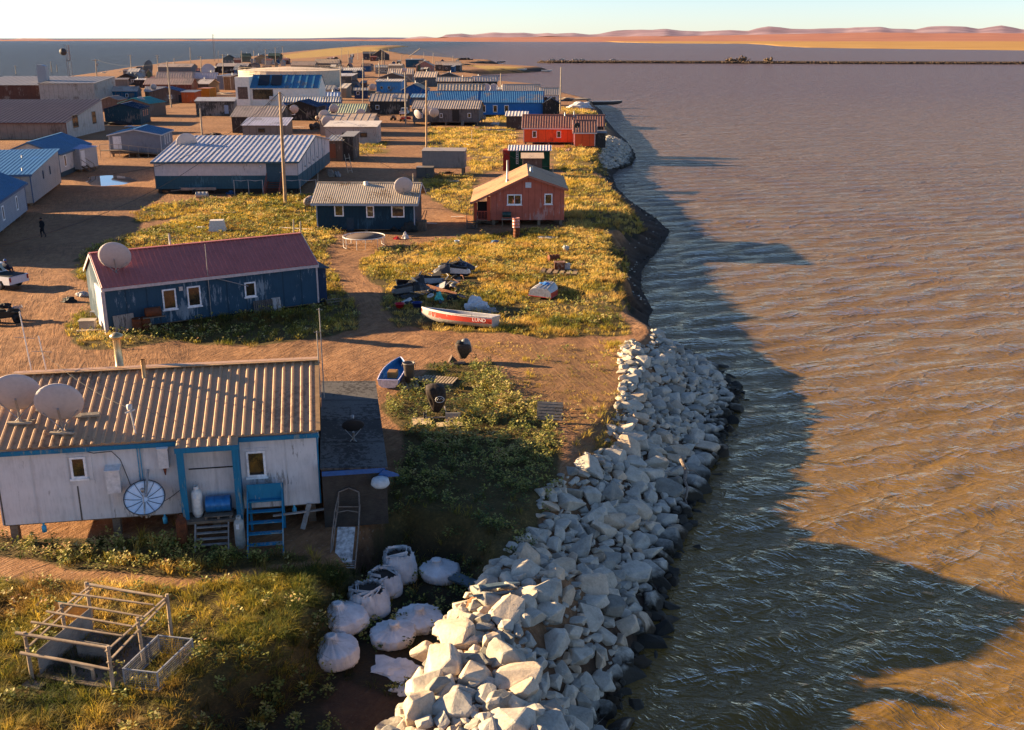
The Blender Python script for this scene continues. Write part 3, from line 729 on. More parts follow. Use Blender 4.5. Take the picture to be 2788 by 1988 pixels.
# blue fascia, ridge and rake flashing
t = MB(); t.beam((-.12,-.19,3.52), (6.12,-.19,3.52), .04, .16); t.beam((8.2,-.19,3.52), (W1+.12,-.19,3.52), .04, .16); t.build('fascia', BLUE, h1)
t = MB(); t.beam((-.14,3.9,5.12), (W1+.14,3.9,5.12), .34, .03); t.beam((-.10,-.16,3.70), (-.10,4,5.13), .16, .03); t.beam((W1+.09,-.16,3.70), (W1+.09,4,5.13), .16, .03)
t.build('ridge_flashing', plain('#a98458', .5), h1)
t = MB(); corr(t, (6.12,-.6,3.51), (8.2,-.6,3.51), (6.12,-.16,3.665), (8.2,-.16,3.665), .335, .05, .06); t.build('porch_roof', TANR, h1)
t = MB(); t.box(6.12, 6.36, -.60, -.56, .62, 3.42); t.box(6.13, 6.17, -.555, -.003, .8, 3.5); t.box(7.98, 8.2, -.60, -.56, .62, 3.42); t.box(8.16, 8.2, -.555, -.003, .8, 3.5)
t.beam((6.08,-.63,3.42), (8.24,-.63,3.42), .04, .18); t.build('porch_frame', BLUE, h1)
t = MB(); t.box(6.2, 8.1, -.82, -.03, .7, .79); t.build('porch_deck', WOOD, h1)
t = MB(); t.box(6.4, 7.95, -.03, -.005, 2.45, 2.49); t.build('porch_seam', DARK, h1)
s = MB(); stairs(s, 6.55, 7.72, -.82, .74, 6, run=.13, zb=-.25); s.build('porch_stairs', wood('#a89d92', '#5d544b'), h1)
for (u, z, ww, wh, lab) in [(2.48, 2.40, .52, .80, 0), (8.40, 2.02, .66, .98, 1)]:
    f = window(h1, 'f', W1, 8, u, z, ww, wh, '#e9e6e2', .075, detail=2)
    tr = MB(); X = face_xf('f', W1, 8)
    fbox(tr, X, u-.22, u+ww+.22, 0, .022, z-.24, z-.075); fbox(tr, X, u-.2, u+ww+.2, 0, .022, z+wh+.005, z+wh+.12)
    fbox(tr, X, u-.2, u-.065, 0, .02, z-.07, z+wh); fbox(tr, X, u+ww+.065, u+ww+.2, 0, .02, z-.07, z+wh); tr.build('window_trim', WALL1, f)
def utilbox(u, z, w_, h_, d_, lab, c='#d5cdc6'):
    mb = MB(); mb.box(u, u+w_, -d_, 0, z, z+h_); mb.prism([(0,0),(d_+.05,0),(d_+.05,.02),(0,.1)], (u-.03,0,z+h_+.002), (0,-1,0), (0,0,1), (1,0,0), w_+.06)
    return mb.build('utility_box', plain(c, .7, bump=.01), h1)
utilbox(3.66, 1.86, .46, .86, .32, ''); b_ = utilbox(5.45, 2.66, .34, .74, .26, '')
sp = MB(); sp.lathe([(0,-.28),(.02,-.28),(.07,0),(0,0)], 8, (5.62,-.13,2.64)); sp.build('spout', rusty('#a5543a'), b_)
t = MB(); t.tube([(4.74,-.03,3.4), (4.74,-.03,1.75)], .018, 6); t.tube([(4.83,-.03,3.4), (4.83,-.03,1.75)], .018, 6); t.build('conduit', plain('#3f93b5', .5), h1)
t = MB(); t.tube([(2.9,-.02,3.44),(3.3,-.03,3.3),(3.9,-.03,3.33),(4.15,-.03,3.0),(4.3,-.03,2.4),(4.38,-.03,2.05),(4.7,-.15,1.95)], .012, 4); t.tube([(5.35,-.3,1.35),(5.7,-.03,1.45),(6.1,-.03,1.75)], .012, 4); t.build('cable', DARK, h1)
t = MB()
for (x, y) in [(.06, 0), (2.62, 0)]: t.box(x-.02, x+.03, -.012, 0, .8, 2.1 if x > 1 else 3.4)
t.build('wall_seam', plain('#5b544d', .8), h1)
for x in (1.3, 5.4, 9.95):
    t = MB(); t.lathe([(.05,-.34),(.085,-.34),(.085,-.12),(.04,-.1),(.04,.1)], 10, (x,.1,.75)); t.build('drain_pipe', plain('#4aa7c4', .5), h1)
t = MB(); t.beam((10.5,-.1,.85), (10.2,-.42,-.05), .2, .04); t.beam((9.2,-.25,.55), (11.1,-.15,.62), .1, .05); t.build('prop_board', wood('#b5ada3', '#6a625a'), h1)
chimney(h1, 4.62, 3.35, 4.75, .085, .85, False, plain('#a5835c', .35, .5, .7))
chimney(h1, 3.46, 4.9, 4.72, .15, 1.3, True, plain('#b59a70', .3, .5, .8))
t = MB(); t.tube([(4.72,.25,3.7),(4.6,.3,4.75)], .03, 8); t.tube([(4.45,.2,4.62),(4.75,.35,4.68)], .035, 8); t.lathe([(.09,0),(.10,.16),(0,.2)], 10, (4.59,.3,4.72)); t.build('service_mast', plain('#c9bfb2', .5), h1)
# right end wall: blue corner boards and antenna masts
t = MB(); t.box(W1+.003, W1+.05, .0, .22, .8, 3.55); t.box(W1+.003, W1+.04, 7.6, 7.95, .9, 3.6); t.build('corner_board', BLUE, h1)
mt = l2w(h1, (W1+.16, 3.7, 4.2))
for k, (dx, hh_) in enumerate([(0, 2.1), (.14, 3.0)]):
    e = empty('antenna_mast', mt+Vector((dx,0,0)), 0, ['shorter grey antenna mast at the right gable of the nearest house', 'taller grey antenna mast with crossbar at the right gable of the nearest house'][k], 'antenna mast', 'antenna masts')
    m_ = MB(); m_.tube([(0,0,-.6),(0,0,hh_)], .022, 6); m_.build('mast', METAL, e)
    m_ = MB(); m_.tube([(-.12,0,hh_-.05),(.12,0,hh_-.05)], .012, 5); m_.build('crossbar', METAL, e)
# left antenna masts
for k, (x, y, z, hh_) in enumerate([(.35, 4.6, 4.7, 2.6), (.75, 5.1, 4.6, 1.6)]):
    e = empty('antenna_mast', l2w(h1, (x, y, z)), 0, ['slim white mast rising behind the left end of the tan roof', 'short mast with clamp behind the left end of the tan roof'][k], 'antenna mast', 'antenna masts')
    m_ = MB(); m_.tube([(0,0,-.2),(-.15,0,hh_)], .025, 6); m_.build('mast', plain('#cfc8c0', .5), e)
    m_ = MB(); m_.tube([(-.5,0,hh_*.62),(.3,0,hh_*.6)], .012, 5); m_.build('crossbar', METAL, e)
p_ = l2w(h1, (4.6,.3,4.75)); wire('thin cable from the service mast across the tan roof to the left masts', p_, l2w(h1, (.6,5.0,5.7)), .25, .010)
def h1roof(u, y): return l2w(h1, (u, y, 3.66+1.37/4*y+.12))
dish('white dish on boards at the left edge of the tan roof', h1roof(.72, 1.15), .80, -18, 22, .62, board=True)
dish('white dish on boards beside a loose plank on the tan roof', h1roof(2.25, .5), .80, -14, 20, .62, board=True)
o = MB(); o.box(-.42, .42, -.1, .1, 0, .05); o.box(-.2,.4,-.09,.07,.052,.09); o = o.build('plank', PALEW); o.location = h1roof(2.95, 1.3); o.rotation_euler = (R(17), 0, R(12)); tag(o, 'short pale plank lying on the tan roof beside the second dish', 'plank')
o = MB(); o.box(-.3, .3, -.1, .1, 0, .05); o = o.build('plank', PALEW); o.location = h1roof(1.42, 1.75); o.rotation_euler = (R(17), 0, R(12)); tag(o, 'short pale plank lying between the two roof dishes', 'plank')
dw = dish('white petal dish with dark ribs facing up against the front wall', l2w(h1, (4.95,-.72,1.05)), .68, 165, 52, .35, mat=plain('#e4e6e8', .5, .4, 0, .05), mesh=True)
m_ = MB(); m_.tube([(0,.62,1.55),(0,.1,.75)], .045, 8); m_.build('wall_arm', plain('#8c8a88', .5), dw)
def tank(label, loc, c, H=1.15, r=.19, rust=0, lab=True):
    e = empty('propane_tank', loc, 0, label, 'propane tank', 'propane tanks at the nearest house'); m_ = MB()
    m_.lathe([(r*.7,0),(r*.72,.06),(r*.9,.08),(r,.2),(r,H*.78),(r*.93,H*.86),(r*.6,H*.93),(r*.2,H*.95),(0,H*.95)], 18); m_.build('tank_body', rusty(c, .75) if rust else plain(c, .4, .5), e)
    m_ = MB(); m_.lathe([(r*.48,0),(r*.5,.14),(r*.44,.14),(r*.43,0)], 14, (0,0,H*.93)); m_.build('collar', rusty(c, .7) if rust else plain(c, .4), e)
    m_ = MB(); m_.lathe([(.035,0),(.035,.1),(.02,.12),(0,.12)], 8, (0,0,H*.94)); m_.tube([(0,0,H*.94+.08),(.07,-.03,H*.94+.08)], .018, 6); m_.build('valve', plain('#8a6a3a', .4, .5, .8), e)
    if lab:
        m_ = MB(); vs = []
        for k in range(5):
            a = R(-110+k*9)
            for z in (.68, .84): vs.append(((r+.004)*math.cos(a), (r+.004)*math.sin(a), H*z))
        m_.add(vs, [(2*i, 2*i+2, 2*i+3, 2*i+1) for i in range(4)]); m_.build('paper_label', plain('#cfd2d4', .7), e)
    return e
def gl(p, dz=0): q = l2w(h1, p); q.z = hz(q.x, q.y)+dz; return q
tank('rusty orange propane tank on the ground left of the porch steps', gl((6.13,-1.05,0), -.02), '#a8552f', 1.2, .19, 1, False)
tank('grey propane tank on the ground between the porch steps and blue ladder steps', gl((8.1,-1.3,0), -.02), '#9a9a92', 1.18, .18)
tank('white propane tank standing on the porch deck', l2w(h1, (6.62,-.32,.79)), '#dcd6cb', 1.1, .2)
def drum(label, loc, c, lying=None, rust=0, H=.86, r=.29, group='steel drums', cat='drum', tilt=0):
    e = empty('drum', loc, 0, label, cat, group); m_ = MB()
    pr = [(0,0),(r,0),(r+.012,.015),(r,.03),(r,H*.33),(r+.014,H*.345),(r,H*.36),(r,H*.65),(r+.014,H*.665),(r,H*.68),(r,H-.03),(r+.012,H-.015),(r,H),(r-.02,H),(r-.02,H-.02),(0,H-.02)]
    if lying is not None:
        M_ = Matrix.Rotation(R(90), 3, 'Y'); m_.lathe(pr, 20, (-H/2, 0, r+.012), M=M_); e.rotation_euler.z = R(lying)
    else: m_.lathe(pr, 20)
    m_.build('drum_body', rusty(c, .6) if rust else plain(c, .35, .5, .2), e)
    b = MB(); 
    if lying is not None: b.lathe([(.03,0),(.03,.02),(0,.02)], 8, (H/2-.02,0,r*1.5), M=Matrix.Rotation(R(90),3,'Y'))
    else: b.lathe([(.03,0),(.03,.02),(0,.02)], 8, (r*.6,0,H-.02))
    b.build('bung', METAL, e); return e
pal = empty('pallet', l2w(h1, (7.35,-.42,.79)), Y1, 'small stack of grey boards under the blue drum on the porch', 'board stack')
m_ = MB()
for k in range(5): m_.box(-.5, .5, -.3+k*.13, -.2+k*.13, .09, .115)
m_.build('deck_boards', WOOD, pal)
m_ = MB(); [m_.box(x-.04, x+.04, -.3, .35, .002, .088) for x in (-.42, 0, .42)]; m_.build('bearers', WOOD, pal)
drum('blue steel drum lying on boards on the porch', l2w(h1, (7.35,-.32,.91)), '#1f6aa0', lying=10)
# blue ladder steps under the right window
e = empty('ladder_steps', gl((9.0,-.55,0)), Y1, 'blue painted ladder steps with platform under the right window', 'steps'); zt = 1.72
m_ = MB(); [m_.box(-.58, .58, -.12-.26*k-.1, -.12-.26*k+.1, zt-.02-(k+1)*.30, zt+.02-(k+1)*.30) for k in range(6)]; m_.build('treads', BLUE, e)
for s_ in (-1, 1):
    m_ = MB(); m_.beam((s_*.6,.0,zt), (s_*.6,-1.62,-.1), .045, .12); m_.build('stringer', BLUE, e)
m_ = MB(); m_.box(-.62, .62, .0, .5, zt, zt+.04); m_.box(-.62,.62,-.035,-.002,zt-.42,zt+.28); m_.build('platform', BLUE, e)
m_ = MB(); [m_.box(x-.04, x+.04, .4, .48, -.1, zt-.002) for x in (-.58, .58)]; m_.build('legs', BLUE, e)
# lean-to with plywood roof
PLY = paint('#5f5a55', '#3a3531', .3, ('Y', 2.44), rough=.9)
sh = house('lean_to', 'grey plywood lean-to with flat roof on the right end of the nearest house', 'lean-to', l2w(h1, (11.02,-.45,0)), 2.3, 9.9, Y1, 0, 2.3, -.12, 'shed_x', wood('#4a443d', '#28231f'), PLY, over=.05, pitch=3, style='flat')
m_ = MB(); m_.box(0, 2.25, -.06, -.02, 2.06, 2.24); m_.prism([(0,0),(.5,-.22),(.55,-.3),(.1,-.3),(-.2,-.2)], (2.2,-.12,2.2), (1,0,0), (0,0,1), (0,1,0), .05); m_.build('blue_tarp', plain('#2a568c', .5), sh)
m_ = MB(); m_.lathe([(0,0),(.26,.02),(.34,.12),(.3,.3),(.12,.38),(0,.38)], 14, (2.05,-.3,1.62)); m_.build('white_bundle', plain('#b8bcbc', .7, bump=.03), sh)
dish('small dark dish on the plywood lean-to roof', l2w(sh, (1.2, 2.6, 2.26)), .42, -10, 38, .42, DISHD)
# long basket sled leaning at the lean-to front
e = empty('sled', gl((11.75,-1.75,0)), Y1+R(-9), 'grey wooden basket sled leaning against the lean-to front', 'sled')
pts = lambda s_: [(s_*.42,-1.0,.05),(s_*.42,.35,.95),(s_*.38,1.05,1.5),(s_*.36,1.18,1.95)]
for s_ in (-1, 1):
    m_ = MB(); m_.tube(pts(s_), .028, 6); m_.tube([(s_*.42,-1.0,.05),(s_*.46,-.3,.75),(s_*.44,.6,1.45),(s_*.38,1.12,1.8)], .022, 6)
    for k in range(6):
        a = k/5; m_.tube([(s_*.42,-.8+a*1.6,.2+a*1.15),(s_*.45,-.62+a*1.5,.55+a*1.05)], .014, 5)
    m_.build('rail', wood('#8b7f73', '#4b4139'), e)
m_ = MB(); m_.tube([(-.36,1.18,1.95),(0,1.24,2.08),(.36,1.18,1.95)], .028, 6); m_.tube([(-.38,.9,1.5),(.38,.9,1.5)], .02, 6); m_.tube([(-.4,.75,1.35),(0,.7,1.45),(.4,.75,1.35)],.018,6); m_.build('handlebar', wood('#8b7f73', '#4b4139'), e)
m_ = MB(); m_.beam((0,-.85,.22), (0,.3,1.0), .62, .02); [m_.beam((-.42,-.95+k*.07,.07+k*.05), (.42,-.95+k*.07,.07+k*.05), .04, .02) for k in range(4)]; m_.build('bed', plain('#aaa9a3', .6, var=.4), e)

# ------------------------------------------------------------- drying frame in the grass
q = [G(zJ(225,1140)), G(zJ(785,1245)), G(zJ(1110,870))]
ex = (q[1]-q[0]); ex.z = 0; fw = ex.length; fy = R(-14); e = empty('drying_frame', q[0], math.atan2(ex.y, ex.x), 'open frame of peeled poles for drying fish standing in the long grass', 'drying frame')
LOG = wood('#b09a80', '#6b5744', .6); hf = px2h(zJ(765,940), q[1])-q[1].z; hb = px2h(zJ(1060,580), q[2])-q[2].z
fd_ = 2.75
def lg(mb, a, b, r=.045): 
    a, b = Vector(a), Vector(b); m1 = a.lerp(b, .45)+Vector((0,0,random.uniform(-.02,.03))); mb.tube([a, m1, b], [r, r*.95, r*.8], 7); return mb
for (x, y, H_) in [(0,0,hf),(fw,0,hf),(fw+.05,fd_,hb),(-.05,fd_,hb),(.02,fd_*.55,(hf+hb)/2),(fw,fd_*.52,(hf+hb)/2)]:
    m_ = MB(); lg(m_, (x,y,-.4), (x+random.uniform(-.05,.05),y,H_+.12), .06); m_.build('post', LOG, e)
m_ = MB(); 
for k in range(6):
    y = fd_*k/5; z = hf+(hb-hf)*k/5+.06; m_ = MB(); lg(m_, (-.3+.04*k,y+random.uniform(-.05,.05),z), (fw+.08-.03*k,y+random.uniform(-.05,.05),z+random.uniform(-.03,.03)), .05 if k in (0,5) else .036); m_.build('rail', LOG, e)
m_ = MB(); lg(m_, (-.2,-.06,hf*.62), (fw+.05,-.08,hf*.6), .05); m_.build('rail', LOG, e)
for x in (0.02, fw):
    for dz in (0, -.35):
        m_ = MB(); m_.beam((x,-.1,hf+dz), (x,fd_+.1,hb+dz*.3), .06, .035); m_.build('rafter', LOG, e)
m_ = MB(); m_.box(.0, fw, .1, fd_-.1, .02, .05); m_.box(-.1, .5, -.35, -.05, .0, .03); m_.build('floor', wood('#7d6f62', '#463c34'), e)
for (x0, y0, x1, y1, H_) in [(.1,.2,.1,fd_-.2,.75),(.55,fd_*.45,1.6,fd_*.45,.55)]:
    m_ = MB(); m_.beam((x0,y0,H_/2+.05), (x1,y1,H_/2+.05), .02, H_); m_.build('side_panel', wood('#9a8f82', '#5c5046'), e)
m_ = MB(); m_.beam((1.0,.35,.5), (1.75,.35,.42), .03, .12); m_.box(1.03,1.1,.33,.4,.0,.45); m_.box(1.66,1.73,.33,.4,0,.4); m_.build('low_rail', LOG, e)
o = empty('mesh_pen', l2w(e, (fw+.12, .35, 0)), math.atan2(ex.y, ex.x)+R(4), 'low pen with grey screen sides against the right of the drying frame', 'pen')
for (a, b) in [((0,0),(1.0,0)),((1.0,0),(1.15,1.7)),((1.15,1.7),(.1,1.7)),((.1,1.7),(0,0))]:
    m_ = MB(); m_.beam((*a,.58), (*b,.58), .04, .03); m_.beam((*a,.02), (*b,.02), .04, .03); m_.box(a[0]-.02,a[0]+.02,a[1]-.02,a[1]+.02,-.05,.6); m_.build('pen_frame', plain('#8f8f90', .5), o)
    m_ = MB(); a3, b3 = Vector((*a, 0)), Vector((*b, 0)); nn = int((b3-a3).length/.07)
    for k in range(1, nn): p_ = a3.lerp(b3, k/nn); m_.beam(p_+Vector((0,0,.03)), p_+Vector((0,0,.57)), .008, .008)
    for k in range(1, 8): m_.beam(a3+Vector((0,0,.03+.07*k)), b3+Vector((0,0,.03+.07*k)), .008, .008)
    m_.build('screen', plain('#8a847c', .8), o)
o = MB(); o.beam((0,0,0), (1.25,.25,.0), .03, .62); o = o.build('plywood_sheet', paint('#b5782f', '#7c4c1c', .3)); o.location = G(zJ(360,690), .2)+Vector((0,0,.3)); o.rotation_euler = (R(-38), 0, R(-16)); tag(o, 'orange plywood sheet with green edge leaning behind the drying frame', 'plywood sheet')
m_ = MB(); m_.beam((0,0,.325), (1.25,.25,.325), .045, .025); m_.build('green_edge', plain('#2c8a5a', .6), o)
def heap(name, label, cat, loc, size, mat, seed=0, n=26, group=None, flat=1.0):
    """crumpled cloth or rubbish heap"""
    bm = bmesh.new(); bmesh.ops.create_icosphere(bm, subdivisions=3, radius=1)
    for v in bm.verts:
        c = v.co.copy(); k = .75+.55*mnoise.noise(c*1.3+Vector((seed*3.1,0,0)))+.28*mnoise.noise(c*4+Vector((0,seed,0)))
        v.co = Vector((c.x*size[0]*k, c.y*size[1]*k, max(-.05, (c.z*.9+.1)*size[2]*k*flat)))
    me = bpy.data.meshes.new(name); bm.to_mesh(me); bm.free()
    o = link_mesh(name, me, mat); o.location = loc; return tag(o, label, cat, group)
heap('clothing_pile', 'dark clothing pile in the grass left of the drying frame', 'clothing pile', G(zJ(270,690)), (.32,.25,.18), plain('#23222a', .9), 2)

# ------------------------------------------------------------- bulk bags on the low bench
m = NT('woven_sacking', .85, .2); co = m.co(); n1 = m.noise(co, 2.2, 5, .6); n2 = m.noise(m.co(scale=(1,1,.25)), 9, 5, .7, 1.2)
m.col(m.mix(m.ramp(n2, [(.30, G01(.4)), (.42, G01(0))]), m.ramp(n1, [(.3, lin('#bdb9b3')), (.7, lin('#e2dfd9'))]), lin('#8a837b'))); m.bump(n2, .6, .03); SACK = m.m
FILL = plain('#3a332b', .95, bump=.03)
def bag(label, loc, r=.6, H=.95, tied=False, seed=1, rot=0, lean=(0,0), sag=.12):
    r *= 1.14; e = empty('bulk_bag', loc, R(rot), label, 'bulk bag', 'white sandbags on the low bench'); n, mz = 64, 26; V = []; F = []
    rows = []
    for j in range(mz):
        t = j/(mz-1); z = H*t; rr = r*(.93+sag*math.sin(PI*min(1, t*1.1))**.8)
        if t < .1: rr *= .86+1.4*t
        if tied:
            k = max(0, (t-.55)/.45); rr = rr*(1-k**1.5*.86); z = H*(t if t < .55 else .55+(t-.55)*.55)+ (0 if t < .93 else .10*(t-.93)/.07); 
            if t > .93: rr += .07*(t-.93)/.07
        for i in range(n):
            a = 2*PI*i/n; f = 1/(abs(math.cos(a))**4+abs(math.sin(a))**4)**.25; f = 1+(f-1)*(.55 if not tied else .25)
            w_ = mnoise.noise(Vector((math.cos(a)*1.4+seed*5, math.sin(a)*1.4, t*2.2)))*.05
            fold = (mnoise.noise(Vector((a*5.5+seed, t*.8, seed)))*.35-.75*abs(math.sin(a*(9+seed % 4)+seed+2.2*mnoise.noise(Vector((math.cos(a)*2,math.sin(a)*2,t*1.5+seed))))))*(.07+.40*max(0, t-.30)**1.2)+.03*(1-abs(2*mnoise.noise(Vector((a*3+seed, t*5, seed*2)))))
            q_ = rr*(f+w_+fold); top = 0 if tied else .10*mnoise.noise(Vector((a*2.2, seed, 3)))*(1 if j > mz-4 else 0)
            V.append((q_*math.cos(a)+lean[0]*z, q_*math.sin(a)+lean[1]*z, z+top+.03*mnoise.noise(Vector((a,t*3,seed+9)))))
    for j in range(mz-1):
        for i in range(n): F.append((j*n+i, j*n+(i+1) % n, (j+1)*n+(i+1) % n, (j+1)*n+i))
    mb = MB(); mb.add(V, F, True); top = [V[(mz-1)*n+i] for i in range(n)]
    if tied: mb.add(top, [tuple(range(n))])
    mb.build('bag_body', SACK, e)
    if not tied:
        m_ = MB(); vs = [(x*.9, y*.9, H*.86+.05*mnoise.noise(Vector((x*4,y*4,seed)))) for x, y, z in top]; m_.add(vs, [tuple(range(n))]); m_.build('fill', FILL, e)
        for k in range(9):
            a = random.uniform(0, 2*PI); b = a+random.uniform(.5, 2); m_ = MB(); c0 = Vector((lean[0]*H, lean[1]*H, 0))
            m_.beam(c0+Vector((r*.95*math.cos(a), r*.95*math.sin(a), H*.97)), c0+Vector((r*.7*math.cos(b), r*.7*math.sin(b), H*(.98+random.uniform(0,.12)))), .012, random.uniform(.05,.12)); m_.build('loose_strap', SACK, e)
    else:
        m_ = MB(); c = Vector((lean[0]*H, lean[1]*H, H*.80)); 
        m_.tube([c+Vector((.1*math.cos(a_*2*PI/10), .1*math.sin(a_*2*PI/10), 0)) for a_ in range(11)], .028, 6); m_.build('tie', SACK, e)
        m_ = MB(); m_.lathe([(.07,0),(.16,.07),(.2,.14),(.12,.17),(0,.1)], 9, c); m_.build('knot', SACK, e)
    return e
def bz(x, y): return Vector((x, y, hz(x, y)-.05))
def kb(x, y): q_ = G(zK(x, y)); q_.z -= .06; return q_
bag('slumped white bag at the near end of the row, tied top', kb(500,1170), .68, .88, True, 3, 10, (-.1,.15))
bag('large tied white bag with a torn hole beside the row of open bags', kb(560,950), .72, .98, True, 5, 40, (-.2,.05))
bag('open white bag between the torn tied bag and the narrow bag', kb(730,860), .58, .92, False, 7, 25, (-.06,.1))
bag('narrow open white bag, second from the far end of the row', kb(830,740), .5, .82, False, 9, 25, (-.05,.1))
bag('tall open white bag at the far end of the row', kb(930,650), .5, 1.08, False, 11, 20, (-.06,.12))
bag('tied white bag with deep folds in front of the row', kb(870,1040), .62, .7, True, 13, 0, (.1,-.1))
bag('flat wrinkled white bag behind the deeply folded one', kb(1040,940), .68, .6, True, 17, 30, (.05,.1))
bag('lone white bag beside the grey boards', kb(1190,640), .6, .8, True, 19, 60, (-.15,.2))
cb = heap('torn_sacking', 'burst flattened white sacking lying next to the boulders', 'torn sacking', G(zK(900,1230)), (1.05,.75,.16), SACK, 23); cb.rotation_euler.z = R(-35)
cb = heap('torn_sacking', 'small scrap of white sacking at the foot of the boulders', 'torn sacking', G(zK(960,1370)), (.5,.3,.12), SACK, 29)
for (lab, q_, L_, W_, rz, rx) in [('long grey board sloping from the lone bag', zK(1310,700), 1.5, .42, -32, 8), ('wide grey panel lying on the boulders', zK(1540,745), 1.5, .34, 22, -14), ('second wide grey panel below the first on the boulders', zK(1510,800), 1.4, .34, 20, -30)]:
    o = MB(); o.box(-L_/2, L_/2, -W_/2, W_/2, 0, .05); o.box(-L_/2+.02,L_/2-.02,-W_/2-.03,-W_/2-.002,-.03,.05); o = o.build('board', plain('#4f5c60', .5, .4, 0, .25)); b_ = G(q_); o.location = (b_.x, b_.y, b_.z+.28); o.rotation_euler = (R(rx), R(4), R(rz)); tag(o, lab, 'board')

# ------------------------------------------------------------- boats
def boat(label, L_=4.8, B=1.7, D=.75, hull='#b9ada0', band='#c2402c', inner='#a7a3a5', rim='#d8cfc2', seats=3, group=None, ribs=False, bow=2.6):
    e = empty('boat', (0,0,0), 0, label, 'boat', group); ns, nv = 22, 9; P_ = []
    for i in range(ns+1):
        t = i/ns; b = B/2*(1-max(0, (t-.35)/.65)**bow)*(.90+.1*math.sin(PI*min(t*1.4, 1)))+.012; kz = .02+.55*D*max(0, (t-.62)/.38)**2.4; sz = D*(1+.22*t**2.5)
        row = []
        for j in range(nv+1):
            v = j/nv; yy = b*(min(1, v*2.0)**.85*.84+.16*v); z = kz+(sz-kz)*(max(0, (v-.33)/.67)**.95*.9+.1*min(1, v*2.2)); row.append((t*L_, yy, z))
        P_.append(row)
    def shell(j0, j1, off, ns0=0):
        mb = MB()
        for s_ in (-1, 1):
            vs = [(P_[i][j][0], s_*(P_[i][j][1]-off), P_[i][j][2]+(off*.6 if j < 4 else 0)) for i in range(ns+1) for j in range(j0, j1+1)]; k = j1-j0+1
            mb.add(vs, [((i*k+j), (i*k+j+1), ((i+1)*k+j+1), ((i+1)*k+j))[::s_] for i in range(ns) for j in range(j1-j0)], True)
        return mb
    lo = shell(0, 5, 0); st = P_[0]
    lo.add([(0, y, z) for _, y, z in st]+[(0, -y, z) for _, y, z in reversed(st)], [tuple(range(2*len(st)))]); lo.build('hull', plain(hull, .5, .4, .2, .2), e, False)
    shell(5, 8, 0).build('side_band', paint(band, hull, .12, rough=.5), e, False); shell(8, 9, 0).build('sheer_strake', plain(rim, .5), e, False)
    ins = shell(0, 9, .03); ins.add([(.03, y, z) for _, y, z in st]+[(.03, -y, z) for _, y, z in reversed(st)], [tuple(range(2*len(st)))]); ins.build('inner_hull', plain(inner, .5, .4, .3), e, False)
    g = MB()
    for s_ in (-1, 1): g.tube([(P_[i][nv][0], s_*P_[i][nv][1], P_[i][nv][2]) for i in range(ns+1)], .028, 6)
    g.tube([(0,-st[nv][1],st[nv][2]), (0,st[nv][1],st[nv][2])], .03, 6); g.build('gunwale', plain(rim, .5), e)
    for k in range(seats):
        i = int(ns*(.12+.3*k)); y = P_[i][6][1]; x = P_[i][0][0]; m_ = MB(); m_.box(x-.13, x+.13, -y+.02, y-.02, D*.52, D*.57); m_.build('seat', plain(inner, .6), e)
    if ribs:
        m_ = MB()
        for yy in (-.5, -.17, .17, .5): m_.tube([(.05, yy*B*.5, -.0), (L_*.72, yy*B*.3, .015)], .03, 5)
        m_.build('keel_strips', plain(hull, .5, .4, .2), e)
    return e
ba = boat('open aluminium skiff with red side band and white lettering on the grass', 5.0, 1.55, .72, bow=2.4)
bs = G(zF(1400,1135)); ba.location = (bs.x-.1, bs.y+.35, bs.z+.02); ba.rotation_euler = (R(8), 0, PI-R(20))
text_mesh('lettering', 'LUND', .30, plain('#e8e0d4', .5), ba, (.80, .80, .50), (PI/2, 0, PI), .006, 1.1)
m_ = MB(); m_.tube([(1.0,-.3,.5),(1.6,.2,.55),(2.2,-.1,.5),(2.6,.3,.52),(1.9,.1,.6),(1.2,.3,.55)], .025, 5); m_.build('rope', DARK, ba)
for (x, y, nm_, c_) in [(.9,.1,'fuel_tank','#8a8580'),(2.3,-.2,'bag','#4c4440'),(3.0,.1,'bag','#3a3836'),(1.7,-.35,'bag','#6d655c')]:
    o = heap(nm_, {'#8a8580':'round grey buoy in the stern of the red and white lettered skiff','#4c4440':'brown bundle amidships in the lettered skiff','#3a3836':'dark bundle toward the bow of the lettered skiff','#6d655c':'grey brown bundle by the rear seat of the lettered skiff'}[c_], 'buoy' if c_ == '#8a8580' else 'bundle', l2w(ba, (x, y, .38)), (.2,.18,.26), plain(c_, .6), int(x*10))
bb = boat('overturned silver skiff with red sides and blue rope on the meadow', 4.4, 1.75, .62, '#b4aca4', '#b5301f', '#88827c', '#b5301f', 1, bow=2.2, ribs=True)
q0 = G(zF(1700,930)); bb.location = (q0.x, q0.y+.2, q0.z+.80); bb.rotation_euler = (PI+R(4), R(4), R(76))
o = heap('rope_coil', 'tangle of blue rope on the overturned skiff', 'rope', (q0.x+.35, q0.y+1.9, q0.z+.72), (.42,.5,.1), plain('#3d7fc0', .7, bump=.03), 4)
bc = boat('small blue rowing boat with a wooden crate beside the lean-to', 3.7, 1.15, .45, '#d7cfd0', '#2f3f7c', '#2f6fa0', '#c9c2d8', 1, bow=2.9)
q0 = G(zL(1035,470)); bc.location = (q0.x+.12, q0.y, q0.z+.02); bc.rotation_euler = (0, 0, R(86))
o = MB(); [o.box(-.27+k*.09, -.2+k*.09, -.22, .22, .3, .32) for k in range(6)]; o.box(-.28,.28,-.24,-.22,0,.3); o.box(-.28,.28,.22,.24,0,.3); o.box(-.28,-.26,-.22,.22,0,.3); o.box(.26,.28,-.22,.22,0,.3)
o = o.build('crate', wood('#a77e52', '#6a4a2c')); o.location = l2w(bc, (1.35,0,.2)); o.rotation_euler.z = R(86); tag(o, 'small wooden crate inside the blue rowing boat', 'crate')

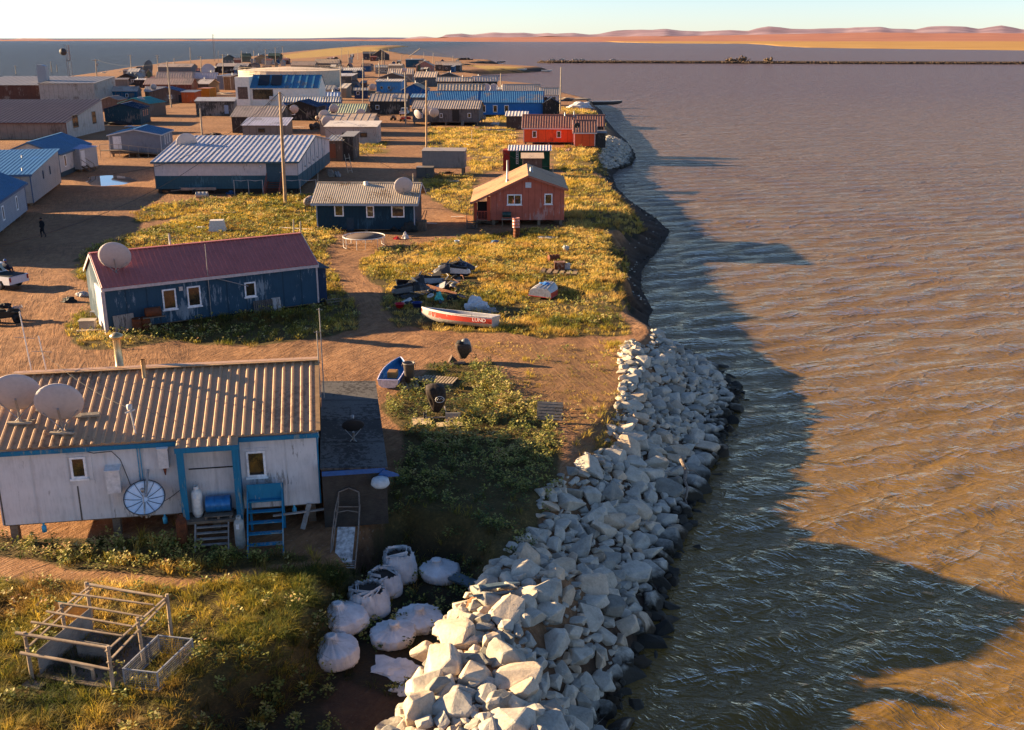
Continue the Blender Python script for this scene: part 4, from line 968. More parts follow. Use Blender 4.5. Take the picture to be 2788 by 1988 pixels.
# ------------------------------------------------------------- yard things
e = empty('rubbish_bin', G(zL(1225,430)), 0, 'round grey rubbish bin standing on a pallet beside the rowing boat', 'bin'); e.location.z += .14
m_ = MB(); m_.lathe([(0,.0),(.22,0),(.29,.95),(.33,.96),(.33,1.02),(.28,1.02),(.27,.9),(.2,.05),(0,.05)], 20); m_.build('bin_body', plain('#6b5f54', .6), e)
m_ = MB(); m_.tube([(-.33,0,.8),(-.37,0,.86),(-.33,0,.92)], .02, 5); m_.tube([(.33,0,.8),(.37,0,.86),(.33,0,.92)], .02, 5); m_.build('handles', plain('#4c443c', .6), e)
def pallet(label, loc, rz, L_=1.2, W_=1.0, n=7, rx=0, c=None, name='pallet', cat='pallet', group='pallets'):
    e = empty(name, loc, R(rz), label, cat, group); e.rotation_euler.x = R(rx); M_ = c or wood('#b09a7c', '#6c5a46')
    m_ = MB(); [m_.box(-L_/2+k*L_/n+.01, -L_/2+k*L_/n+L_/n*.68, -W_/2, W_/2, .1, .122) for k in range(n)]; m_.build('top_boards', M_, e)
    m_ = MB(); [m_.box(-L_/2, L_/2-.04, y-.045, y+.045, .0, .098) for y in (-W_/2+.06, 0, W_/2-.06)]; m_.build('bearers', M_, e); return e
pallet('pallet under the grey rubbish bin', G(zL(1235,450)), 12, .9, .9, 5)
pallet('long slatted pallet lying between the bin and the leafy plants', G(zL(1460,410)), -14, 1.9, 1.1, 12)
pallet('broken short pallet left of the long slatted one', G(zL(1310,400)), 8, .9, .6, 5)
pallet('small weathered slatted panel standing in the dark plants', G(zM(880,730))+Vector((0,0,.45)), -8, 1.25, .8, 1, 62, wood('#8c8278', '#4c443c'))
e = [o for o in bpy.data.objects if o.get('label','').startswith('small weathered slatted panel')][0]
m_ = MB(); [m_.box(-.6, .58, -.38+k*.15, -.28+k*.15, .124, .145) for k in range(6)]; m_.build('slats', wood('#8c8278', '#4c443c'), e)
def covered(label, loc, H, wx, wy, c, seed, rot=0):
    e = empty('covered_motor', loc, R(rot), label, 'covered outboard', 'outboard motors under covers'); n, mz = 48, 22; V = []; F = []
    for j in range(mz):
        t = j/(mz-1); z = .25+(H-.25)*t; k = (1-.5*abs(t-.72)**1.6*2.2) if t < .93 else (1-(t-.93)/.07*.75)*.9
        k = max(.15, k)
        for i in range(n):
            a = 2*PI*i/n; f = 1/(abs(math.cos(a))**3.2+abs(math.sin(a))**3.2)**(1/3.2)
            w_ = 1+.10*mnoise.noise(Vector((a*3.2+seed, t*1.2, 0)))*(1.6-t)+.05*math.sin(a*9+5*t+seed)*(1-t)
            V.append((wx*f*k*w_*math.cos(a)+.06*math.sin(t*4), wy*f*k*w_*math.sin(a), z))
    for j in range(mz-1):
        for i in range(n): F.append((j*n+i, j*n+(i+1) % n, (j+1)*n+(i+1) % n, (j+1)*n+i))
    mb = MB(); mb.add(V, F, True); mb.add(V[-n:], [tuple(range(n))]); mb.build('cover', plain(c, .75, .2, 0, .3, bump=.02), e)
    return e
cm = covered('tall black and brown covered motor with white oval emblem on a cart', G(zL(1440,690)), 1.62, .46, .42, '#3a302a', 3, 6)
m_ = MB(); m_.tube([(.17+.2*math.cos(2*PI*k/20), -.485+.0*k, 1.0+.15*math.sin(2*PI*k/20)) for k in range(21)], .012, 5)
m_.tube([(.04,-.49,.98),(.12,-.49,1.06),(.17,-.49,.99),(.23,-.49,1.07),(.3,-.49,1.0)], .011, 5); m_.build('emblem', plain('#e6e2dc', .5), cm)
m_ = MB()
for s_ in (-1, 1): m_.beam((s_*.5,-.55,.12), (s_*.42,.5,.3), .05, .05); 
m_.beam((-.5,-.5,.13), (.5,-.5,.13), .05, .05); m_.build('cart_frame', plain('#8f877c', .5), cm)
for s_ in (-1, 1):
    m_ = MB(); m_.lathe([(.05,-.04),(.16,-.045),(.19,0),(.16,.045),(.05,.04)], 14, (s_*.56,-.3,.17), M=Matrix.Rotation(R(90),3,'Y')); m_.build('wheel', DARK, cm)
cm = covered('small covered motor with grey cowl and brown sheet at the edge of the gravel', G(zF(1165,1360)), 1.15, .42, .34, '#4f3f33', 8, 14)
m_ = MB(); m_.lathe([(0,0),(.22,.02),(.27,.3),(.26,.6),(.17,.8),(0,.86)], 16, (.3,-.02,.55), M=Matrix.Rotation(R(-14),3,'Y')@Matrix.Diagonal((1,.75,1)).to_3x3()); m_.build('cowl', plain('#77736f', .4), cm)
m_ = MB(); m_.lathe([(0,0),(.24,0),(.2,.14),(0,.16)], 12, (-.12,0,1.1)); m_.build('hood', DARK, cm)
m_ = MB(); m_.box(-.75,.1,-.3,.3,.0,.02); m_.prism([(0,0),(.5,0),(.2,.35)], (-.8,-.1,.1), (1,0,0), (0,0,1), (0,1,0), .3); m_.build('ground_sheet', plain('#5a4636', .8), cm)
for (lab, q_, s_) in [('pale plywood square lying left of the tall covered motor', zL(1320,740), (.42,.5)), ('pale plywood strip lying right of the tall covered motor', zL(1550,765), (.6,.28))]:
    o = MB(); o.box(-s_[0], s_[0], -s_[1], s_[1], 0, .03); o = o.build('plywood_sheet', wood('#cdb48c', '#a08660')); o.location = G(q_)+Vector((0,0,.05)); o.rotation_euler.z = R(8); tag(o, lab, 'plywood sheet')
o = MB(); o.box(-.35,.35,-.03,.03,0,.42); o.box(-.35,.35,-.35,-.032,0,.03); o = o.build('bench_box', plain('#8e8a84', .7)); o.location = G(zL(1575,730)); tag(o, 'small grey box standing right of the tall covered motor', 'box')
# trampoline
tc = P(*zF(483,488), .9); e = empty('trampoline', (tc.x, tc.y, 0), 0, 'round trampoline with grey steel frame in front of the navy house', 'trampoline'); rr = 1.78
m_ = MB(); m_.tube([(rr*math.cos(2*PI*k/40), rr*math.sin(2*PI*k/40), .9) for k in range(41)], .04, 6); m_.build('rim', plain('#d4ccc2', .4), e)
m_ = MB(); m_.lathe([(0,0),(rr-.16,.0),(rr-.16,.012),(0,.012)], 40, (0,0,.86)); m_.build('mat', plain('#4a3c34', .8), e)
for k in range(6):
    a0 = 2*PI*k/6+.3; a1 = a0+.42; m_ = MB(); m_.tube([(rr*math.cos(a0),rr*math.sin(a0),.9),(rr*math.cos(a0),rr*math.sin(a0),.03),(rr*math.cos(a1),rr*math.sin(a1),.03),(rr*math.cos(a1),rr*math.sin(a1),.9)], .025, 6); m_.build('leg', plain('#d4ccc2', .4), e)
# drums near the red house: one on the other
b0 = G(zF(1535,495)); drum('orange rusty drum standing under another drum before the red house', b0, '#9c5a2a', rust=1); drum('pale pinkish drum balanced on top of the orange one', b0+Vector((-.05,0,.87)), '#b5766a', rust=0, r=.33)
drum('rusty drum lying behind the burn box on the meadow', G(zF(1790,665)), '#7a4630', 20, 1)
e = MB(); e.box(-.4,.4,-.3,.3,0,.6); e.box(-.44,.44,-.34,.34,.602,.63); e = e.build('metal_box', rusty('#a08a78', .4)); e.location = G(zF(1830,725))+Vector((0,0,.06)); tag(e, 'tan metal box on the plywood platform in the meadow', 'metal box')
e = MB(); e.box(-.22,.22,-.2,.2,0,.42); e.lathe([(.2,0),(.2,.05),(0,.05)], 12, (0,0,.42)); e = e.build('bucket', plain('#b5aca4', .6)); e.location = G(zF(1885,722))+Vector((0,0,.06)); tag(e, 'pale bucket beside the tan metal box on the platform', 'bucket')
pallet('wide low plywood platform carrying the tan metal box in the meadow', G(zF(1835,740)), -10, 3.0, 1.6, 6, 0, wood('#9c8468', '#6a543e'), 'platform', 'platform', None)
# bunk of junk behind the lettered skiff
def snowmobile(label, loc, rz, c='#2c2e34', c2='#c9c5c0'):
    e = empty('snowmobile', loc, R(rz), label, 'snowmobile', 'derelict snowmobiles')
    m_ = MB(); m_.prism([(-1.5,.28),(-1.42,.52),(.0,.62),(.1,.2),(-1.3,.2)], (0,-.19,0), (1,0,0), (0,0,1), (0,1,0), .38); m_.build('tunnel', plain(c2, .5, .4, .3), e)
    m_ = MB(); m_.prism([(-1.25,.56),(-1.28,.72),(-.5,.74),(-.1,.86),(.05,.66)], (0,-.17,0), (1,0,0), (0,0,1), (0,1,0), .34); m_.build('seat', DARK, e)
    m_ = MB(); vs = []; 
    for (x, hw, zt_) in [(.0,.3,.88),(.35,.42,.86),(.75,.42,.7),(1.1,.3,.5),(1.32,.12,.36)]: vs += [(x,-hw,.22),(x,-hw*.9,zt_-.2),(x,-hw*.35,zt_),(x,hw*.35,zt_),(x,hw*.9,zt_-.2),(x,hw,.22)]
    m_.add(vs, [(i*6+j, i*6+(j+1) % 6, (i+1)*6+(j+1) % 6, (i+1)*6+j) for i in range(4) for j in range(6)]+[(0,1,2,3,4,5)], False); m_.build('cowl', paint(c, c2, .2, rough=.4), e)
    m_ = MB(); m_.prism([(.25,.84),(.05,1.15),(.1,1.16),(.4,.84)], (0,-.22,0), (1,0,0), (0,0,1), (0,1,0), .44); m_.build('windscreen', plain('#5b6068', .2), e)
    m_ = MB(); m_.tube([(-.05,-.38,.98),(.08,-.15,.95),(.08,.15,.95),(-.05,.38,.98)], .018, 5); m_.build('handlebar', DARK, e)
    m_ = MB(); m_.prism([(-1.45,.14),(-1.3,.02),(-.1,.02),(.1,.14),(-.1,.27),(-1.3,.27)], (0,-.18,0), (1,0,0), (0,0,1), (0,1,0), .36); m_.build('track', plain('#141414', .9), e)
    for s_ in (-1, 1):
        m_ = MB(); m_.beam((.45,s_*.48,.05), (1.35,s_*.48,.06), .14, .03); m_.beam((1.35,s_*.48,.06), (1.58,s_*.48,.22), .12, .03); m_.tube([(.85,s_*.3,.35),(.9,s_*.48,.08)], .025, 5); m_.build('ski', plain('#8c8a88', .4), e)
    return e
for (lab, q_, rz, c_, c2_, rx) in [('derelict snowmobile with pale cowl at the back of the scrap heap', zF(1080,770), 170, '#3b3a40', '#cfc6ba', 4), ('black and blue derelict snowmobile propped behind the scrap heap', zF(1130,745), 12, '#20242e', '#8d96a8', 10),
    ('bare snowmobile tunnel tipped over in the scrap heap', zF(900,850), 200, '#2a2726', '#8b8784', 24), ('dark snowmobile half buried in the scrap heap beside the tubs', zF(820,900), 30, '#1c1b1b', '#5c5856', -8)]:
    s_ = snowmobile(lab, G(q_)+Vector((0,0,.1)), rz, c_, c2_); s_.rotation_euler.x = R(rx)
SC = [('sheet_metal','dark sheet metal panel lying in the scrap heap','sheet metal',zF(790,840),'#2a2a2c',(.9,.4,.05),12),('pipe_bundle','bundle of rusty pipes across the scrap heap','pipes',zF(1000,880),'#6b5a48',(1.5,.08,.07),-20),
 ('engine_block','black engine parts in the middle of the scrap heap','engine parts',zF(960,900),'#1a1918',(.5,.4,.45),5),('engine_block','black engine parts behind the lettered skiff','engine parts',zF(1090,940),'#161514',(.6,.35,.45),6),
 ('scrap_box','black tool box beside the red tub','tool box',zF(800,960),'#20222e',(.42,.3,.32),7),('tarp','dark grey tarp crumpled over scrap','tarp',zF(800,925),'#35322e',(.8,.5,.4),8),('scrap_metal','dark scrap frame right of the snowmobile pile','scrap frame',zF(1060,850),'#241f1c',(.5,.3,.5),9)]
for nm_, lab, cat_, q_, c_, sz_, sd_ in SC:
    if nm_ in ('sheet_metal',): o = MB(); o.box(-sz_[0], sz_[0], -sz_[1], sz_[1], 0, .04); o.box(-sz_[0],sz_[0],-.02,.02,.04,.3); o = o.build(nm_, plain(c_, .5)); o.location = G(q_)+Vector((0,0,.25)); o.rotation_euler = (R(25), R(8), R(20))
    elif nm_ == 'pipe_bundle':
        o = MB(); [o.tube([(-1.6,k*.07,.3+k*.02),(1.6,k*.05-.1,.05+.04*k)], .03, 6) for k in range(5)]; o = o.build(nm_, rusty(c_)); o.location = G(q_); o.rotation_euler.z = R(-38)
    else: heap(nm_, lab, cat_, G(q_), sz_, plain(c_, .6, bump=.05), sd_); continue
    tag(o, lab, cat_)
def tub(label, q_, c, r=.3, H=.28, name='tub'):
    o = MB(); o.lathe([(0,0),(r*.8,0),(r,H),(r+.03,H),(r+.03,H-.03),(r*.97,H-.02),(r*.78,.03),(0,.03)], 16); o = o.build(name, plain(c, .4)); o.location = G(q_)+Vector((0,0,.05)); return tag(o, label, name)
tub('bright red plastic tub left of the lettered skiff', zF(730,985), '#c8202e'); tub('blue plastic tub next to the black tool box', zF(850,985), '#22306a', .32, .35)
heap('turquoise_cloth', 'turquoise cloth thrown over the scrap heap', 'cloth', G(zF(1000,945))+Vector((0,0,.2)), (.35,.3,.55), plain('#4fae9e', .8), 12)
heap('net_pile', 'pile of white floats and netting behind the lettered skiff', 'net pile', G(zF(1250,990)), (.95,.6,.95), plain('#c9c7c6', .7, bump=.08), 14)
heap('net_pile', 'grey netting spread right of the white floats', 'net pile', G(zF(1340,1010)), (.8,.4,.3), plain('#8f8b88', .8, bump=.08), 15)
heap('dark_bag', 'small dark bag in the middle of the meadow', 'bag', G(zF(855,630)), (.3,.25,.35), DARK, 16)
heap('blue_tarp', 'crumpled blue tarp in the weeds before the red house', 'tarp', G(zF(1405,540)), (.8,.4,.35), plain('#2d5f86', .5), 17)
tub('pale bucket lying in the weeds left of the blue tarp', zF(1125,550), '#b9c3cf', .22, .35, 'bucket')
heap('white_canvas', 'white canvas rag standing in the meadow', 'canvas', G(zF(1870,585)), (.4,.3,.45), plain('#b8b2a4', .8), 18)
heap('white_canvas', 'pale tarp spread at the back of the meadow', 'canvas', G(zF(1745,505)), (1.0,.5,.22), plain('#b8b2a4', .8), 19)
heap('dark_bag', 'white and dark rubbish bags on the gravel left of the blue house', 'rubbish bags', G(zE(560,775)), (.5,.35,.35), plain('#a9a49e', .8), 20)
heap('motor_bundle', 'black bundle with green cloth on the gravel left of the blue house', 'bundle', G(zE(475,815)), (.65,.4,.42), plain('#1d211f', .7), 21)

def clear(p, r, ry=None): ry = ry or r; FOOT.append([(p.x-r,p.y-ry),(p.x+r,p.y-ry),(p.x+r,p.y+ry),(p.x-r,p.y+ry)])
for q_, r_, ry_ in [(zF(1835,740),1.5,1.0),(zF(1160,1075),2.4,.9),(zF(1710,900),1.0,2.4),(zF(900,880),2.0,1.5),(zF(1080,790),2.0,1.2),(zF(1250,990),1.0,.7),(zF(1535,495),.6,1.2),(zL(1440,740),1.0,.7),(zL(1460,420),1.1,.7),(zK(900,1230),1.2,.8),(zM(880,740),.7,.5),(zF(1745,505),1.1,.6),(zE(1500,325),1.0,1.0)]: clear(G(q_), r_, ry_)
rs = random.Random(3)
for k in range(30):
    q_ = zF(rs.uniform(770,1180), rs.uniform(790,965)); L_ = rs.uniform(.5,1.6); o = MB(); c_ = rs.choice(['#2a2826','#4c4640','#8c8880','#6b3a26','#b5b0a8'])
    if k % 3 == 0: o.tube([(-L_/2,0,0),(0,rs.uniform(-.2,.2),rs.uniform(0,.3)),(L_/2,0,0)], .03, 6); lab, nm_, gp_ = 'bent tube among the loose scrap of the heap', 'bent_tube', 'bent tubes in the scrap heap'
    elif k % 3 == 1: o.prism([(-L_/2,-.2),(L_/2*.8,-.25),(L_/2,.1),(-L_/3,.28)], (0,0,0), (1,0,0), (0,1,0), (0,0,1), .02); lab, nm_, gp_ = 'torn flat sheet among the loose scrap of the heap', 'scrap_sheet', 'torn sheets in the scrap heap'
    else: o.lathe([(.0,-.06),(.2,-.07),(.27,0),(.2,.07),(.12,.05),(.12,-.05)], 12); lab, nm_, gp_ = 'small rusty wheel lying in the scrap heap', 'scrap_wheel', 'wheels in the scrap heap'  # last kind is a plain scrap wheel added to the heap
    o = o.build(nm_, plain(c_, .6)); o.location = G(q_)+Vector((0,0,rs.uniform(.1,.55))); o.rotation_euler = (rs.uniform(-.8,.8), rs.uniform(-.5,.5), rs.uniform(0,6)); tag(o, lab, nm_.replace('_',' '), gp_)
# ------------------------------------------------------------- the other houses
def fr(bl, br, zb=0.0):
    a, b = P(*bl, zb), P(*br, zb); d = b-a; return Vector((a.x, a.y, 0)), math.hypot(d.x, d.y), math.atan2(d.y, d.x)
def HX(px, z, e):   # house-local (u, y) of a point seen at px at height z
    p = P(*px, z); dx, dy = p.x-e.location.x, p.y-e.location.y; c, s = math.cos(e.rotation_euler.z), math.sin(e.rotation_euler.z)
    return dx*c+dy*s, -dx*s+dy*c
TR = lambda c: plain(c, .6)
# blue house with red roof
a, w, yw = fr(zE(745,1015), zE(2195,825), .2); BW = w
BLUEP = paint('#2a4658', '#77828a', .14, ('X', 1.22), rough=.8); REDR = paint('#ab625a', None, 0, rough=.55)
hb_ = house('house', 'blue house with peeling paint and red ribbed roof', 'house', a, w, 6.0, yw, .25, 2.85, 1.5, 'gable_x', BLUEP, REDR, over=.12, overx=.1, pitch=.31, amp=.045, trim=TR('#b9a8a4'))
for u, z, ww, wh in [(3.35,1.05,.82,1.28), (4.85,1.05,.82,1.28), (8.45,1.22,.72,.95)]: window(hb_, 'f', w, 6, u, z, ww, wh, '#e4dfdc', .085, detail=2)
m_ = MB(); m_.box(4.38,4.6,-.1,0,2.15,2.4); m_.build('vent', plain('#b9aaa0', .6), hb_)
m_ = MB(); m_.tube([(6.2,-.08,.1),(6.2,-.08,4.9)], .022, 6); m_.build('aerial', METAL, hb_)
m_ = MB(); m_.tube([(6.75,-.05,2.65),(8.6,-.35,2.0)], .03, 6); m_.build('gutter_pipe', METAL, hb_)
m_ = MB(); m_.box(-.1,.0,.02,2.4,.1,2.7); m_.box(-.16,-.101,-.02,.3,-.1,2.6); m_.build('white_end_boards', paint('#c9c2c4', '#7d7570', .15), hb_)
m_ = MB(); m_.beam((1.2,2.2,3.62),(2.1,2.2,4.0), .3,.04); m_.build('ridge_patch', plain('#c9c0b4', .5), hb_)
chimney(hb_, 4.9, 3.6, 4.2, .06, .9, False); 
m_ = MB(); m_.box(6.4, 9.4, -.015, .0, .02, .25); m_.build('skirting', DARK, hb_)
m_ = MB(); m_.box(w+.0, w+.85, .6, 3.6, .1, 2.45); m_.build('porch_wall', paint('#20314a', '#6a6e74', .15), hb_)
m_ = MB(); corr(m_, (w-.05,.45,2.5), (w+1.05,.45,2.42), (w-.05,3.8,2.55), (w+1.05,3.8,2.5), 2, .0, .06, 'flat'); m_.build('porch_roof', plain('#3b3f44', .8), hb_)
door(hb_, 'r', w+.85, 6, 1.2, .3, .85, 1.9, '#a9a6a4')
s = MB(); stairs(s, -.5, .5, 0, .35, 3, run=.28); so = s.build('steps', wood('#8d7a66'), hb_); so.location = (w+1.1, .5, 0)
dish('large white dish at the left end of the red roof', l2w(hb_, (1.05,1.15,3.35)), .95, -12, 20, .55)
MB_ = MB(); MB_.lathe([(0,0),(.26,0),(.26,.85),(0,.85)], 14, M=Matrix.Rotation(R(90),3,'Y')); 
e = empty('barbecue', l2w(hb_, (2.6,-.55,0)), yw, 'rusty half drum barbecue on legs against the blue house', 'barbecue')
m_ = MB(); m_.lathe([(0,-.45),(.3,-.45),(.3,.45),(0,.45)], 16, (0,0,1.15), M=Matrix.Rotation(R(90),3,'Y')); m_.build('drum_body', rusty('#3a2a22', .5), e)
m_ = MB(); m_.box(-.65,.65,-.3,-.1,.86,.9); m_.build('shelf', WOOD, e)
for x in (-.4, .4):
    m_ = MB(); m_.tube([(x,-.2,0),(x,0,.9)], .025, 5); m_.build('leg', DARK, e)
for k, (x, lab) in enumerate([(1.62, 'rusty drum against the blue house left of its neighbour drum'), (2.12, 'rusty drum against the blue house under the barbecue')]): drum(lab, l2w(hb_, (x,-.45,0)), '#4a2c22', rust=1)
o = MB(); o.beam((0,0,.55), (1.2,0,.6), .04, 1.1); o = o.build('plywood_sheet', paint('#8f877d', '#5d564e', .3)); o.location = l2w(hb_, (.35,-.25,0)); o.rotation_euler = (R(-8),0,yw); tag(o, 'grey plywood sheet leaning on the left end of the blue house', 'plywood sheet')
o = MB(); o.beam((0,0,.5), (.6,0,.5), .04, 1.0); o = o.build('plywood_sheet', paint('#a09c98', '#5d564e', .3)); o.location = l2w(hb_, (10.1,-.3,0)); o.rotation_euler = (R(-12),0,yw); tag(o, 'pale grey sheet leaning on the right half of the blue house', 'plywood sheet')
o = MB(); [o.box(k*.13,k*.13+.09,-.02,.02,0,.95) for k in range(10)]; o.box(0,1.26,.021,.04,.2,.28); o.box(0,1.26,.021,.04,.7,.78); o = o.build('picket_panel', wood('#6b6560','#38322e')); o.location = l2w(hb_, (8.9,-.3,0)); o.rotation_euler = (R(-10),0,yw); tag(o, 'dark slatted panel leaning below the small window of the blue house', 'panel')
e = empty('chair', G(zE(665,925)), R(-20), 'grey garden chair beside the white end of the blue house', 'chair'); m_ = MB(); m_.box(-.25,.25,-.25,.25,.42,.46); m_.build('seat', plain('#8f9096', .5), e)
m_ = MB(); m_.beam((0,.25,.45),(0,.4,.95), .5,.03); m_.build('backrest', plain('#8f9096', .5), e)
for x in (-.22,.22):
    for y in (-.22,.22): m_ = MB(); m_.tube([(x,y,0),(x,y,.43)], .018, 5); m_.build('leg', METAL, e)
e = MB(); e.box(-.45,.45,-.3,.3,0,.55); e.box(-.5,.5,-.36,.36,.552,.58); e = e.build('wooden_box', wood('#b0a494','#6d6054')); e.location = G(zE(610,1000)); e.rotation_euler.z = R(8); tag(e, 'pale wooden box at the left end of the blue house', 'box')
o = MB(); o.box(-1,1,-.16,.16,0,.05); o = o.build('plank', PALEW); o.location = G(zE(650,1020))+Vector((0,0,.08)); o.rotation_euler.z = R(12); tag(o, 'pale plank on the grass in front of the wooden box', 'plank')

# navy house
a, w, yw = fr(zF(165,435), zF(833,438), .3); NW = w
nv = house('house', 'navy blue house with pale corrugated roof and three white windows', 'house', a, w, 6.0, yw, .25, 2.78, 1.25, 'gable_x', paint('#14313f', '#2c4b5a', .08, ('X', .3), rough=.8), paint('#b3a088', '#8a7358', .25, rough=.5), over=.45, overx=.42, pitch=.2, amp=.03, style='wave', trim=TR('#8c96a0'))
for u, z, ww, wh in [(1.62,1.42,.85,1.05), (4.55,1.32,.72,1.1), (6.85,1.35,1.2,1.15)]: window(nv, 'f', w, 6, u, z, ww, wh, '#e8e4e0', .1)
door(nv, 'f', w, 6, 2.7, .1, .65, 1.2, '#12303f', False); m_ = MB(); m_.lathe([(.22,-.2),(.22,.5),(0,.52)], 4, (4.2,2.6,3.75)); m_.build('roof_vent', plain('#c9c2b8', .5), nv)
dish('large pale dish on the right half of the navy house roof', l2w(nv, (7.9,1.0,3.2)), .88, -12, 20, .35)
m_ = MB(); [m_.beam((w+.1+x,.2,0),(w+.9+x*.4,.6,1.9),.06,.05) for x in (0,.5)]; m_.box(w+.05,w+.95,.5,1.6,0,.9); m_.build('side_steps', wood('#77695b','#3c332c'), nv)
heap('dark_tarp', 'dark tarp slumped against the right end of the navy house', 'tarp', G(zF(800,460)), (1.0,.5,1.1), plain('#1f2423', .8), 33)
heap('black_bags', 'black bags heaped under the right window of the navy house', 'bags', G(zF(700,455)), (.6,.4,.8), plain('#141615', .6), 34)
o = heap('red_toys', 'red plastic toy behind the trampoline', 'toy', G(zF(710,510)), (.35,.3,.3), plain('#c22a2a', .4), 35); heap('white_rags', 'white folded sheet leaning beside the dark tarp', 'sheet', G(zF(770,505)), (.35,.2,.6), plain('#c9c2b9', .6), 36)

# red house
a, w, yw = fr(zF(1355,378), zF(1862,378), .55)
RED = paint('#b0604c', '#b88c80', .10, ('X', .6), rough=.85); SUNLIT_WALL = paint('#c9964e', '#a8763a', .1)
rh = house('house', 'faded red gabled house with tan roof and small porch', 'house', a, w, 8.5, yw, .55, 3.55, 0, 'gable_x', RED, PALEW) if 0 else None
e = rh = empty('house', a, yw, 'faded red gabled house with tan roof and small porch', 'house'); d = 9.0; pw = 1.55
FOOT.append([(a.x-1.8,a.y-.2),(a.x+w+.2,a.y-.2),(a.x+w+.2,a.y+d),(a.x-1.8,a.y+d)])
zl, zr_, zk, xk = 2.62, 3.55, 4.72, 3.55
m_ = MB(); m_.prism([(0,.55),(w,.55),(w,zr_),(xk,zk),(0,3.05)], (0,0,0), (1,0,0), (0,0,1), (0,1,0), d); m_.build('wall', RED, e)
TANS = paint('#ab8158', '#8a6340', .2, rough=.6)
r_ = MB(); sl = (zk-3.05)/xk; corr(r_, (-1.9,-.3,zk-sl*(xk+1.9)+.08), (-1.9,d+.3,zk-sl*(xk+1.9)+.08), (xk,-.3,zk+.08), (xk,d+.3,zk+.08), 1.2, .012, .07, 'seam')
sr = (zk-zr_)/(w-xk); corr(r_, (w+.35,-.3,zr_-sr*.35+.08), (w+.35,d+.3,zr_-sr*.35+.08), (xk,-.3,zk+.08), (xk,d+.3,zk+.08), 1.2, .012, .07, 'seam'); r_.build('roof', TANS, e)
m_ = MB(); m_.beam((-1.9,-.34,zk-sl*(xk+1.9)-.03),(xk,-.34,zk-.03),.05,.2); m_.beam((w+.35,-.34,zr_-sr*.35-.03),(xk,-.34,zk-.03),.05,.2); m_.build('trim', plain('#a5604a', .7), e)
m_ = MB(); m_.box(-1.6,0,-.0,d-3,.45,.55); m_.build('porch_floor', WOOD, e)
m_ = MB(); m_.box(-1.62,-1.5,-.02,.1,.1,2.15); m_.box(-1.62,-1.55,2.2,d-3,.5,2.15); m_.build('porch_wall', SUNLIT_WALL, e)  # yellow sunlight on the left side painted into the wall colour
m_ = MB(); m_.box(-1.55,-1.25,-.03,-.0,.5,2.2); m_.box(-.32,-.01,-.03,0,.5,2.75); m_.build('porch_panel', paint('#b04a30', '#c98a5a', .1), e)
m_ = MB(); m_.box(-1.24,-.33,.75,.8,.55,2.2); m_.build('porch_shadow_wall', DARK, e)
m_ = MB(); m_.box(-1.3,-.3,-.06,-.02,1.35,1.42); [m_.box(-1.28+.14*k,-1.24+.14*k,-.06,-.02,.55,1.35) for k in range(8)]; m_.build('railing', plain('#b04a34', .7), e)
for u, z, ww, wh, mu in [(1.58,2.0,1.38,.98,.5),(5.1,2.05,.75,1.0,0)]: window(e, 'f', w, d, u, z, ww, wh, '#ece8e4', .1, mu, 2)
m_ = MB(); m_.box(3.3,3.85,-.04,0,3.6,4.1); m_.build('gable_vent', plain('#c5c8cc', .5), e)
for x in (.3,2.4,4.6,w-.3):
    for y in (.3,d-.3): m_ = MB(); m_.box(x-.14,x+.14,y-.14,y+.14,-.5,.54); m_.build('foundation_post', WOOD, e)
s = MB(); stairs(s, -2.2, -1.25, -.2, .6, 4, run=.3); [s.beam((x,-.2,1.3),(x,-1.4,.85),.05,.06) for x in (-2.2,-1.25)]; [s.box(x-.03,x+.03,-1.42,-1.36,0,.9) for x in (-2.2,-1.25)]; s.build('porch_stairs', wood('#6f6256','#3a312a'), e)
chimney(e, 1.6, 2.3, 4.0, .09, 1.9, False, METAL); chimney(e, 3.9, 3.4, 4.6, .14, .55, False, METAL)
b = empty('barbecue', l2w(e, (1.55,-.75,0)), yw, 'green drum barbecue on a stand before the red house', 'barbecue'); m_ = MB(); m_.lathe([(0,-.42),(.26,-.42),(.26,.42),(0,.42)], 16, (0,0,1.2), M=Matrix.Rotation(R(90),3,'Y')); m_.build('drum_body', plain('#1e3a34', .4), b)
m_ = MB(); m_.box(-.5,.5,-.3,.2,.75,.8); m_.build('shelf', PALEW, b)
for x in (-.42,.42): m_ = MB(); m_.box(x-.03,x+.03,-.05,.03,0,.95); m_.build('leg', WOOD, b)

# big grey and teal building
a, w, yw = fr(zA(1385,1475), zB(692,1470), .6)
TEAL = paint('#33535c', '#4c6c74', .08, ('Z', .2), rough=.7); PINKW = paint('#cfbdb4', '#a08c84', .08, ('Z', .16), rough=.75); STEEL = paint('#b4b0b2', '#9a9698', .1, rough=.5, spec=.4)
bg_ = house('building', 'large low building with teal and pinkish siding and ribbed metal roof', 'building', a, w, 27, yw, .55, 2.0, .01, 'gable_x', TEAL, STEEL, over=.0, pitch=100) if 0 else None
e = bg_ = empty('building', a, yw, 'large low building with teal and pinkish siding and ribbed metal roof', 'building'); D_ = 26
FOOT.append([(a.x,a.y),(a.x+w,a.y+.3),(a.x+w,a.y+D_),(a.x,a.y+D_)])
m_ = MB(); m_.box(0,w,0,D_,.55,2.05); m_.build('lower_wall', TEAL, e)
m_ = MB(); m_.prism([(.0,2.051),(D_,2.051),(D_,3.9),(D_/2,5.3),(.0,3.6)], (-.02,-.02,0), (0,1,0), (0,0,1), (1,0,0), w+.04); m_.build('upper_wall', PINKW, e)
